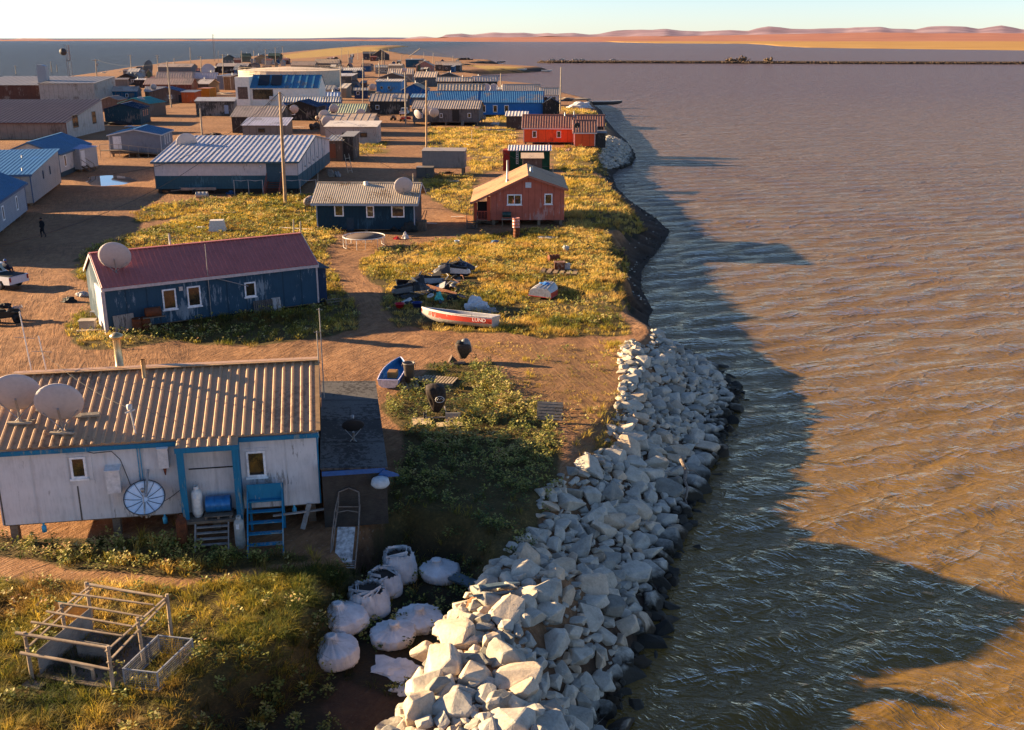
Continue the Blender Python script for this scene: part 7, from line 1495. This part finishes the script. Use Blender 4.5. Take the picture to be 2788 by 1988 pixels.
for lab, q in [('small pale boat drawn up on the golden point', zC(990,432)), ('white boat floating off the tip of the golden point', zC(1215,442)), ('dark boat at the tip of the rocks left of the causeway', zC(825,360)), ('dark barge on the shore right of the small white house', zC(1660,735))]:
    b_ = boat(lab, 6.5 if 'barge' not in lab else 9, 2.2, 1.1, '#b9b2aa' if 'dark' not in lab else '#4c4640', '#c9c2b8' if 'dark' not in lab else '#4c4640', seats=2, group='far boats'); p = P(*q, -2.4 if 'floating' in lab else -1.6); b_.location = (p.x, p.y, p.z); b_.rotation_euler.z = R(random.uniform(-10, 15))
# shore clutter
for k, (q, s_, c_, lab) in enumerate([(zC(1545,760),(4,2.5,2.0),'#cfc8c4','white tarpaulin heap on the shore behind the orange house'),(zC(1500,690),(6,1.5,.9),'#a8937c','driftwood pile on the shore beyond the white tarpaulin'),(zC(1440,700),(3,1.6,.9),'#6b5848','brown gear pile by the shore pole'),
    (zC(1400,1065),(1.6,1,1.0),'#1f1c1a','black machinery in front of the orange house'),(zC(1480,1070),(1.0,.8,1.3),'#2a2522','dark engine standing at the orange annex'),(zC(830,965),(3.5,1,.5),'#8c7a68','long low timber pile left of the orange house'),(zC(800,910),(1.2,.7,.7),'#b5aaa0','pale gear heap before the blue building'),
    (zB(840,950),(1.6,1.1,1.5),'#5a4638','brown junk heap left of the flat fronted shack'),(zC(700,430),(22,6,1.6),'#5c4c40','dark driftwood and gear along the golden point'),(zC(560,400),(10,4,2.2),'#4c4038','dark gear at the root of the golden point'),(zC(545,350),(8,4,3.4),'#3a302a','dark machinery stack at the lagoon end of town'),(zC(680,362),(8,3,1.6),'#6b5c50','low wreckage on the far point'),
    (zB(1660,860),(.8,.6,.7),'#b03024','red gear in front of the white vehicle'),(zA(1900,1000),(2.0,1.2,.5),'#3c2620','dark red machinery by the pole behind the large roof'),(zA(2000,640),(4,2,.7),'#b5a48c','pile of pale boards beside the white building'),(zA(1010,910),(4,1.6,1.0),'#2e2a28','dark scrap heap between hall and gabled house'),(zA(1160,930),(1.4,1.0,.4),'#c4bebc','white scrap sheet beside the dark scrap heap'),
    (zC(1130,1060),(.4,.4,.3),'#8c7c6c','small box by the orange house corner'),(zC(1460,1140),(.6,.5,.45),'#a8806c','small tan box on the grass in front of the orange house'),(zB(2000,1340),(1.0,.3,.3),'#4c4038','planks under the stilted cabin'),(zF(1330,400),(1.4,.4,.35),'#7d7064','boards under the red house porch')]):
    heap('gear_heap' if 'box' not in lab else 'box', lab, 'heap' if 'box' not in lab else 'box', G(q) if q[1] > 230 else P(*q, -1.2), s_, plain(c_, .8, var=.4, bump=.1), 60+k)
for k, (q, L_, rz, lab) in enumerate([(zB(690,935), 2.6, -20, 'long white pipe lying in the grass by the brown junk heap'),(zE(2040,320), 3.4, -18, 'long pale plank on the grass above the red roof'),(zE(1550,210), 2.2, 14, 'pale plank in the grass behind the overturned white tub'),(zB(1470,972), 1.4, 0, 'white board on the street in the building shadow'),(zC(440,1418), 1.3, 8, 'pale board in the grass left of the red house'),(zC(740,1205), 1.6, -3, 'thin plank in the grass by the green shed'),(zC(560,1090), 2.2, -62, 'bare stick leaning in the field before the orange house'),(zF(930,410), 1.6, -20, 'boards on the dirt right of the navy house'),(zF(1130,365), 1.3, 5, 'grey plank at the foot of the red house steps')]):
    o = MB(); o.box(-L_/2, L_/2, -.14, .14, .05, .1); o = o.build('plank', plain('#cfc0ac', .7)); o.location = G(q)+Vector((0,0,.08)); o.rotation_euler.z = R(rz); tag(o, lab, 'plank')
e = empty('upturned_tub', G(zE(1500,325)), R(8), 'upturned white ribbed plastic tote in the grass above the red roof', 'tote')
m_ = MB(); m_.add([(-.75,-.55,0),(.75,-.55,0),(.75,.55,0),(-.75,.55,0),(-.6,-.42,1.0),(.6,-.42,1.0),(.6,.42,1.0),(-.6,.42,1.0)], [(4,5,6,7),(0,1,5,4),(1,2,6,5),(2,3,7,6),(3,0,4,7)]); m_.build('tote_shell', plain('#d0c4b4', .5), e)
for k in range(4): m_ = MB(); m_.beam((-.45+.3*k,-.52,.08),(-.38+.25*k,-.42,.96),.06,.05); m_.build('rib', plain('#d0c4b4', .5), e)
heap('white_sheet', 'crumpled white sheet left of the upturned tote', 'sheet', G(zE(1390,310)), (.55,.3,.22), plain('#cfc8c0', .7), 91)

# ------------------------------------------------------------- boulders
m = NT('granite', .85, .25); co = m.co(); n1 = m.noise(co, 1.4, 6, .65); n2 = m.noise(co, 9, 5, .7)
oi = m.n('ShaderNodeObjectInfo'); rv = m.attr('tone')
base = m.ramp(m.math('ADD', m.math('MULTIPLY', n1, .6), m.math('MULTIPLY', n2, .4)), [(.3, (.25,.225,.185,1)), (.48, (.46,.42,.35,1)), (.7, (.66,.60,.50,1))])
rr_ = m.math('FRACT', m.math('ADD', oi.outputs['Random'], rv))
base = m.mix(1.0, base, m.ramp(rr_, [(0, (.45,.44,.41,1)), (.3, (.85,.82,.77,1)), (.8, (1.05,.97,.86,1)), (.93, (1.15,.92,.72,1)), (1, (.9,.75,.6,1))]), 'MULTIPLY')
sepz = m.n('ShaderNodeSeparateXYZ'); gp = m.n('ShaderNodeNewGeometry'); m.l(gp.outputs['Position'], sepz.inputs[0])
wet = m.ramp(m.math('ADD', m.math('MULTIPLY', m.math('ADD', sepz.outputs[2], 2.55), 1.0), m.math('MULTIPLY', n1, .5)), [(.62, G01(0)), (.85, G01(1))])
base = m.mix(wet, m.mix(1.0, base, (.10,.09,.075,1), 'MULTIPLY'), base); m.col(base); m.bump(m.math('ADD', n1, m.math('MULTIPLY', n2, .5)), .5, .05); ROCK = m.m
BROWNROCK = plain('#6d5a48', .9, .2, 0, .45, bump=.1)
rocks = []
for s_ in range(16):
    rg = np.random.default_rng(100+s_); bm = bmesh.new(); sc_ = (1, rg.uniform(.6,.95), rg.uniform(.42,.75))
    for _ in range(15):
        v = rg.normal(size=3); v /= np.linalg.norm(v); v = np.sign(v)*np.abs(v)**.75; v /= np.linalg.norm(v)**.6; bm.verts.new((v[0]*sc_[0], v[1]*sc_[1], v[2]*sc_[2]))
    r_ = bmesh.ops.convex_hull(bm, input=bm.verts); bmesh.ops.delete(bm, geom=[g for g in r_['geom_interior'] if isinstance(g, bmesh.types.BMVert)], context='VERTS')
    bmesh.ops.bevel(bm, geom=list(bm.edges), offset=.035, segments=1, affect='EDGES'); bmesh.ops.triangulate(bm, faces=bm.faces)
    bmesh.ops.subdivide_edges(bm, edges=[e_ for e_ in bm.edges if e_.calc_length() > .35], cuts=1, use_grid_fill=True); bmesh.ops.triangulate(bm, faces=bm.faces)
    for v in bm.verts: v.co += v.co.normalized()*.05*mnoise.noise(v.co*2.6+Vector((s_*5,0,0)))
    me = bpy.data.meshes.new('boulder'); bm.to_mesh(me); bm.free(); me.materials.append(ROCK); rocks.append(me)
REG = gpoly([(800,1700),(830,1600),(895,1520),(930,1450),(985,1380),(1060,1300),(1115,1240),(1200,1150),(1195,1100),(1270,1050),(1290,1025),(1345,985),(1370,920),(1385,860),(1372,800),(1390,770),(1440,778)], -.3)
REGW = [(p[0]+.5, p[1]) for p in _wl[1:15] if True]
poly = [p for p in REG]+[(a[0]+1.2, a[1]+.2) for a in reversed(_wl[1:15])]
print('rock poly', [tuple(round(c, 1) for c in p) for p in poly][:4], len(poly))
xs = [p[0] for p in poly]; ys = [p[1] for p in poly]; cand = []
rg = np.random.default_rng(42); N = 34000; X = rg.uniform(min(xs), max(xs), N); Y = rg.uniform(max(12, min(ys)), max(ys), N)
ok = inside(poly, X, Y); X, Y = X[ok], Y[ok]; Z = land_height(X, Y); dE = sdist(poly, X, Y)
size = np.exp(rg.normal(math.log(.235), .48, len(X))); size = np.clip(size, .09, .80)*np.where(Y > 46, .85, 1); order = np.argsort(-size)
grid = []; placed = []
for i in order:
    if len(placed) > 4200: break
    s_ = size[i]
    if dE[i] < .35 and s_ > .35: continue
    okk = True
    for (px_, py_, ps) in placed[-100000:]:
        if (px_-X[i])**2+(py_-Y[i])**2 < ((ps+s_)*.46)**2: okk = False; break
    if okk: placed.append((X[i], Y[i], s_)); grid.append(i)
# second layer resting on the first
def bould(name, i_, x, y, z, s_, par=None):
    pass
vis = [(placed[k][0], placed[k][1], Z[grid[k]], placed[k][2]) for k in range(len(placed))]
upper = []
for k in range(520):
    x, y = float(rg.uniform(min(xs), max(xs))), float(rg.uniform(14, max(ys)))
    if inside(poly, np.array([x]), np.array([y]))[0] and sdist(poly, np.array([x]), np.array([y]))[0] > .8: upper.append((x, y, hz(x, y)+.16, float(rg.uniform(.18,.42))))
allr = vis+upper
print('boulders', len(vis), len(upper))
allr.sort(key=lambda a: -a[3]*(1/math.sqrt(a[0]**2+(a[1])**2+300)) if a[1] > 19 else 0)
def rock_rot(): return (rg.uniform(-.5,.5), rg.uniform(-.5,.5), rg.uniform(0, 6.28))
LB = {0: 'largest flat topped grey boulder of the rubble bank', 1: 'second largest boulder of the rubble bank'}
BIG = [(zM(1545,850), .95, 'big pale boulder with a pointed top on the crest of the bank'), (zM(1510,1130), .0, ''), (zM(1820,1290), .95, 'tall egg shaped grey boulder low on the water side of the bank'), (zM(2010,1090), .0, ''), ((1920,1210), .95, 'massive grey boulder standing apart at the water edge')]
for q, s_, lab in BIG:
    if s_ == 0: continue
    p = P(*q, -.6 if 'crest' in lab else -1.9); o = bpy.data.objects.new('boulder', rocks[3]); COL.objects.link(o); o.location = (p.x, p.y, hz(p.x, p.y)+.25); o.scale = (s_*.8,)*3; o.rotation_euler = rock_rot(); tag(o, lab, 'boulder')
V, F, TN = [], [], []; nv_ = 0
for k, (x, y, z, s_) in enumerate(allr):
    me = rocks[int(rg.integers(0, 16))]; rot = rock_rot(); z = z+s_*.08
    if k < 290:
        o = bpy.data.objects.new('boulder', me); COL.objects.link(o); o.location = (x, y, z); o.scale = (s_, s_*rg.uniform(.8,1.1), s_*rg.uniform(.85,1.2)); o.rotation_euler = rot
        tag(o, 'angular grey boulder in the rubble bank along the water', 'boulder', 'boulders of the rubble bank')
    else:
        M_ = (Matrix.Translation((x, y, z)) @ Matrix.Rotation(rot[2], 4, 'Z') @ Matrix.Rotation(rot[0], 4, 'X') @ Matrix.Diagonal((s_, s_, s_, 1))); M_ = np.array(M_)
        co_ = np.empty(len(me.vertices)*3); me.vertices.foreach_get('co', co_); co_ = co_.reshape(-1, 3); co_ = co_ @ M_[:3,:3].T+M_[:3,3]
        fi = np.empty(len(me.polygons)*3, int); me.polygons.foreach_get('vertices', fi); V.append(co_); F.append(fi.reshape(-1, 3)+nv_); nv_ += len(co_); TN.append(np.full(len(co_), rg.random()))
o = npmesh('boulder_fill', np.concatenate(V), F3=np.concatenate(F), mat=ROCK, attrs={'tone': np.concatenate(TN)}); tag(o, 'smaller grey rubble filling the bank between the boulders', 'rubble', kind='stuff')
def rubble(name, pts, label, seed, cat='rubble', mat=None):
    V, F, TN = [], [], []; n0 = 0; r2 = np.random.default_rng(seed)
    for (x, y, z, s_) in pts:
        me = rocks[int(r2.integers(0, 16))]; a_, b_, c_ = r2.uniform(-.5,.5), r2.uniform(-.5,.5), r2.uniform(0,6.28)
        M_ = np.array(Matrix.Translation((x, y, z)) @ Matrix.Rotation(c_, 4, 'Z') @ Matrix.Rotation(a_, 4, 'X') @ Matrix.Diagonal((s_, s_, s_, 1)))
        co_ = np.empty(len(me.vertices)*3); me.vertices.foreach_get('co', co_); co_ = co_.reshape(-1, 3) @ M_[:3,:3].T+M_[:3,3]
        fi = np.empty(len(me.polygons)*3, int); me.polygons.foreach_get('vertices', fi); V.append(co_); F.append(fi.reshape(-1, 3)+n0); n0 += len(co_); TN.append(np.full(len(co_), r2.random()))
    o = npmesh(name, np.concatenate(V), F3=np.concatenate(F), mat=mat or ROCK, attrs={'tone': np.concatenate(TN)}); return tag(o, label, cat, kind='stuff')
r2 = np.random.default_rng(8)
GM = gpoly([(1330,360),(1345,330),(1355,318),(1395,316),(1412,335),(1402,356),(1370,366),(1340,372)], -1.6); xs = [p[0] for p in GM]; ys = [p[1] for p in GM]; X = r2.uniform(min(xs), max(xs), 6000); Y = r2.uniform(min(ys), max(ys), 6000); s = inside(GM, X, Y); X, Y = X[s], Y[s]; Z = land_height(X, Y)
dg = sdist(GM, X, Y); rubble('riprap', [(x, y, max(z, -2.4)+min(d_, 3)*.22, r2.uniform(.25,.5)) for x, y, z, d_ in zip(X, Y, Z, dg)][:1500], 'grey rubble mound on the shore beside the orange house', 12)
pts = []
for k in range(2600):
    t = r2.random()**1.2; u = 1470+t*1900; p = on_cw(min(u, 3390)); pts.append((p.x+r2.uniform(-1,1), p.y-6+r2.uniform(-1.0, 3.0), -2.4+r2.random()*1.6, r2.uniform(.4,.85)))
rubble('causeway_rubble', pts, 'rubble armour along the near side of the causeway', 13, mat=BROWNROCK)
for k, (u, s_) in enumerate([(1993,1.9),(2026,2.8),(2100,2.0)]):
    p = on_cw(u); q_ = [(p.x+r2.normal()*s_*1.0, p.y+r2.normal()*1.2, -.4+abs(r2.normal())*s_*.55, r2.uniform(.6,1.3)) for _ in range(60)]
    o = rubble('rock_pile', q_, ['leftmost rock pile on the causeway', 'tallest rock pile on the causeway', 'rock pile standing apart to the right on the causeway'][k], 20+k, 'rock pile', mat=BROWNROCK); del o['kind']
pts = []
for k in range(260):
    t = r2.random(); a_, b_ = zA(840,470), zA(1290,430); p = P(a_[0]+(b_[0]-a_[0])*t, a_[1]+(b_[1]-a_[1])*t+r2.normal()*1.2, -.8); pts.append((p.x, p.y, -.9, r2.uniform(.8,1.8)))
rubble('seaside_rubble', pts, 'row of pale rubble along the seaside behind the town', 14)
pts = []
for k in range(420):
    i = r2.integers(15, 26); t = r2.random(); a_, b_ = _wl[i], _wl[i+1]; x, y = a_[0]+(b_[0]-a_[0])*t-abs(r2.normal())*.8, a_[1]+(b_[1]-a_[1])*t; pts.append((x, y, hz(x, y), r2.uniform(.05,.16)))
rubble('beach_stones', pts, 'scattered stones on the dark beach', 15)
dwd = empty('driftwood', P(*zM(1950,1250), -2.0), 0, 'twisted driftwood trunk hanging down the water side of the bank', 'driftwood'); m_ = MB(); m_.tube([(0,.9,.9),(.15,.4,.6),(.02,-.1,.3),(.1,-.6,.15),(-.1,-1.2,-.1),(0,-1.7,-.35)], [.10,.09,.07,.06,.045,.02], 8); m_.build('trunk', wood('#9c8a78','#3f352c'), dwd)
for k, q in enumerate([((-.1,-1.0,0),(-.7,-.7,.1),(-1.0,-.3,.2)),((-.05,-1.3,-.2),(-.5,-1.5,-.1),(-1.1,-1.3,.15)),((.1,.4,.6),(.5,.6,.5),(.9,.5,.2))]): m_ = MB(); m_.tube(q, [.04,.03,.012], 6); m_.build('root', wood('#9c8a78','#3f352c'), dwd)

# ------------------------------------------------------------- plants
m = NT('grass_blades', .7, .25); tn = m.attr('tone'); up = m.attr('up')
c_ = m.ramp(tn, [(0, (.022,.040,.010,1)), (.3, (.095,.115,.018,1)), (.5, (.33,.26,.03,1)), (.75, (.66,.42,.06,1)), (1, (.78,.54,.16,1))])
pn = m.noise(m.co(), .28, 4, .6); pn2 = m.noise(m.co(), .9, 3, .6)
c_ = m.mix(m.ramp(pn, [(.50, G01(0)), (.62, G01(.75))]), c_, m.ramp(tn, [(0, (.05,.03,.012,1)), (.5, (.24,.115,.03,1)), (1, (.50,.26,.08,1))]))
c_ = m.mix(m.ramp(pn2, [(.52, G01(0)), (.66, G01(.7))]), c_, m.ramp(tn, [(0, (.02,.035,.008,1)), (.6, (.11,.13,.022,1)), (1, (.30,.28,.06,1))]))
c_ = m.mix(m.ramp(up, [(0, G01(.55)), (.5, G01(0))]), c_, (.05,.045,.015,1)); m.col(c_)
tr = m.n('ShaderNodeBsdfTranslucent'); m.l(c_, tr.inputs[0]); mx = m.n('ShaderNodeMixShader'); mx.inputs[0].default_value = .45; out = m.t.nodes['Material Output']; m.l(m.b.outputs[0], mx.inputs[1]); m.l(tr.outputs[0], mx.inputs[2]); m.l(mx.outputs[0], out.inputs[0]); GRASS = m.m
m = NT('leafy_weeds', .65, .3); tn = m.attr('tone')
c_ = m.ramp(tn, [(0, (.02,.035,.012,1)), (.35, (.075,.10,.022,1)), (.6, (.28,.27,.05,1)), (.8, (.44,.34,.09,1)), (.95, (.50,.40,.17,1)), (1, (.40,.19,.08,1))]); m.col(c_)
tr = m.n('ShaderNodeBsdfTranslucent'); m.l(c_, tr.inputs[0]); mx = m.n('ShaderNodeMixShader'); mx.inputs[0].default_value = .3; out = m.t.nodes['Material Output']; m.l(m.b.outputs[0], mx.inputs[1]); m.l(tr.outputs[0], mx.inputs[2]); m.l(mx.outputs[0], out.inputs[0]); LEAF = m.m
gr = np.random.default_rng(77)
def scatter(poly, dens, far_scale=True):
    xs = [p[0] for p in poly]; ys = [p[1] for p in poly]; A_ = (max(xs)-min(xs))*(max(ys)-min(ys)); N = int(A_*dens); x = gr.uniform(min(xs), max(xs), N); y = gr.uniform(min(ys), max(ys), N)
    k = inside(poly, x, y) & (y > 14) & (np.abs(x) < y*.62+6); x, y = x[k], y[k]
    m_ = veg_mask(x, y); k = gr.random(len(x)) < m_; x, y = x[k], y[k]
    for f in FOOT:
        fx = [p[0] for p in f]; fy_ = [p[1] for p in f]; c = (x > min(fx)) & (x < max(fx)) & (y > min(fy_)) & (y < max(fy_))
        if c.any(): c[c] = inside(f, x[c], y[c]); x, y = x[~c], y[~c]
    return x, y
def blades(x, y, nb, hgt_, wid, tone, spread, lean=.5):
    n = len(x); X = np.repeat(x, nb); Y = np.repeat(y, nb); H_ = np.repeat(hgt_, nb)*gr.uniform(.55,1.15,n*nb); T = np.clip(np.repeat(tone, nb)+gr.normal(0,.10,n*nb), 0, 1); W_ = np.repeat(wid, nb)*gr.uniform(.6,1.3,n*nb); S = np.repeat(spread, nb)
    a = gr.uniform(0, 2*PI, n*nb); r_ = np.sqrt(gr.random(n*nb))*S; bx, by = X+r_*np.cos(a), Y+r_*np.sin(a); bz_ = np.repeat(land_height(x, y), nb)-.03
    la = a+gr.normal(0,.5,n*nb); ln = H_*(.25+lean*gr.random(n*nb))*(.5+r_/np.maximum(S, .01)); wx_ = gr.normal(.25,.1,n*nb)*H_*.5
    mx_, my_ = bx+ln*.35*np.cos(la)+wx_*.3, by+ln*.35*np.sin(la); mz_ = bz_+H_*.6; tx, ty = bx+ln*np.cos(la)+wx_, by+ln*np.sin(la); tz = bz_+H_*(1-.25*ln/np.maximum(H_, .01))
    px_, py_ = np.cos(a+1.57)*W_/2, np.sin(a+1.57)*W_/2
    V = np.stack([np.stack([bx-px_,by-py_,bz_],1), np.stack([bx+px_,by+py_,bz_],1), np.stack([mx_+px_*.8,my_+py_*.8,mz_],1), np.stack([mx_-px_*.8,my_-py_*.8,mz_],1), np.stack([tx,ty,tz],1)], 1).reshape(-1, 3)
    i0 = np.arange(n*nb)*5; F4 = np.stack([i0,i0+1,i0+2,i0+3],1); F3 = np.stack([i0+3,i0+2,i0+4],1)
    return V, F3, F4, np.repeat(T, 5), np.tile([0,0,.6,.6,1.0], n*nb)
def leaves(x, y, nl, hgt_, size, tone, spread):
    n = len(x); X = np.repeat(x, nl); Y = np.repeat(y, nl); H_ = np.repeat(hgt_, nl); S = np.repeat(spread, nl); q = gr.random(n*nl)**.6; a = gr.uniform(0, 2*PI, n*nl); r_ = S*np.sqrt(gr.random(n*nl))*(1.1-.6*q)
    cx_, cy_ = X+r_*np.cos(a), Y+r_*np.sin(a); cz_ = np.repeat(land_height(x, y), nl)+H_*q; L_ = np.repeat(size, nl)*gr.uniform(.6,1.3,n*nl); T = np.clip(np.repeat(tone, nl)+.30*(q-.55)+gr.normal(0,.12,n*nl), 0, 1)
    ua = a+gr.normal(0,.8,n*nl); el = gr.uniform(-.5,.9,n*nl); ux, uy, uz = np.cos(ua)*np.cos(el), np.sin(ua)*np.cos(el), np.sin(el); vx, vy = -np.sin(ua), np.cos(ua); vz = gr.normal(0,.3,n*nl)
    c = np.stack([cx_,cy_,cz_],1); u = np.stack([ux,uy,uz],1)*L_[:,None]; v = np.stack([vx,vy,vz],1)*L_[:,None]*.36
    V = np.stack([c, c+u*.5+v, c+u, c+u*.5-v],1).reshape(-1, 3); i0 = np.arange(n*nl)*4; F4 = np.stack([i0,i0+1,i0+2,i0+3],1); return V, F4, np.repeat(T, 4)
GV, GF3, GF4, GT, GU = [], [], [], [], []; gn = 0
def addg(r_):
    global gn
    V, F3, F4, T, U = r_; GV.append(V); GF3.append(F3+gn); GF4.append(F4+gn); GT.append(T); GU.append(U); gn += len(V)
LV, LF, LT = [], [], []; ln_ = 0
def addl(r_):
    global ln_
    V, F4, T = r_; LV.append(V); LF.append(F4+ln_); LT.append(T); ln_ += len(V)
def fld(x, y, s): return fbm(x*.32, y*.32, 3, s)
#         key: grass clumps/m2, blades, height, tone, leafy/m2, leafy tone
SPEC = {'leafy_front': (6.0, 26, .36, .42, 16, .58), 'lit_slope': (22, 36, .34, .47, 2.4, .55), 'bench': (4.6, 20, .24, .20, 4, .34), 'yard_leafy': (3.0, 16, .30, .42, 13, .46), 'yard_sparse': (14.0, 14, .12, .86, .4, .6),
 'blue_yard': (9.0, 16, .30, .64, 3, .52), 'verge': (5.5, 12, .36, .66, 2, .55), 'meadow': (11, 16, .30, .74, 2.0, .52), 'red_right': (5.5, 12, .46, .80, 1, .6), 'red_left': (5, 11, .38, .76, 1, .55), 'mid_field': (2.0, 11, .5, .78, .3, .6), 'mid_shore': (2.4, 11, .5, .8, .3, .6), 'strip': (2, 10, .45, .62, .3, .6), 'upper_shore': (1.0, 10, .55, .8, .1, .6), 'blue_front': (1.0, 10, .55, .8, .1, .6)}
for k, (d1, nb, hh_, tn_, d2, lt) in SPEC.items():
    x, y = scatter(VEG[k], d1)
    if len(x):
        dist = y; wsc = np.maximum(1, dist/38)**.9; f1 = fld(x, y, 201); f2 = fld(x, y, 240)
        keep = gr.random(len(x)) < np.clip(.35+1.6*(f2-.3), .25, 1); x, y, wsc, f1, f2, = x[keep], y[keep], wsc[keep], f1[keep], f2[keep]
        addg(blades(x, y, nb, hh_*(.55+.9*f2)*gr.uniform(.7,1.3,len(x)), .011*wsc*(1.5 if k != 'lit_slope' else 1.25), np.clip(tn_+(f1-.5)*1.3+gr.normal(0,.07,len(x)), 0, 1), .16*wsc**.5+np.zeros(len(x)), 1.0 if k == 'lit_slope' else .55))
    if d2 > 0:
        x, y = scatter(VEG[k], d2)
        if len(x):
            f1 = fld(x, y, 301); keep = gr.random(len(x)) < np.clip(1.8*(f1-.22), .1, 1); x, y, f1 = x[keep], y[keep], f1[keep]; wsc = np.maximum(1, y/42)**.8
            addl(leaves(x, y, 30 if y.mean() < 60 else 14, gr.uniform(.18,.58,len(x)), .10*wsc, np.clip(lt+(f1-.5)*.8+gr.normal(0,.10,len(x)), 0, 1), gr.uniform(.16,.32,len(x))*wsc**.4))
# stray tufts at rocks and paths
tx, ty, th_, tt = [], [], [], []
for q, n, s_ in [(zM(1390,120),26,.5),(zM(1370,840),16,.4),(zM(1140,990),10,.5),(zM(700,250),5,.2),(zM(715,370),4,.15),(zM(1330,640),14,.9),(zK(860,450),12,.5),(zK(300,560),10,.7),(zI(1080,1400),6,.6)]:
    p = P(*q, 0)
    for _ in range(n): tx.append(p.x+gr.normal()*s_); ty.append(p.y+gr.normal()*s_); th_.append(gr.uniform(.25,.45)); tt.append(.62)
tx, ty = np.array(tx), np.array(ty); addg(blades(tx, ty, 20, np.array(th_), np.full(len(tx), .018), np.array(tt), np.full(len(tx), .14), .5))
g_ = npmesh('grass', np.concatenate(GV), F3=np.concatenate(GF3), F4=np.concatenate(GF4), mat=GRASS, attrs={'tone': np.concatenate(GT), 'up': np.concatenate(GU)}); tag(g_, 'green and golden autumn grass growing around the houses', 'grass', kind='stuff')
l_ = npmesh('weeds', np.concatenate(LV), F4=np.concatenate(LF), mat=LEAF, attrs={'tone': np.concatenate(LT)}); tag(l_, 'broad leaved pale weeds among the grass', 'weeds', kind='stuff')
print('grass verts', gn, 'leaf verts', ln_)
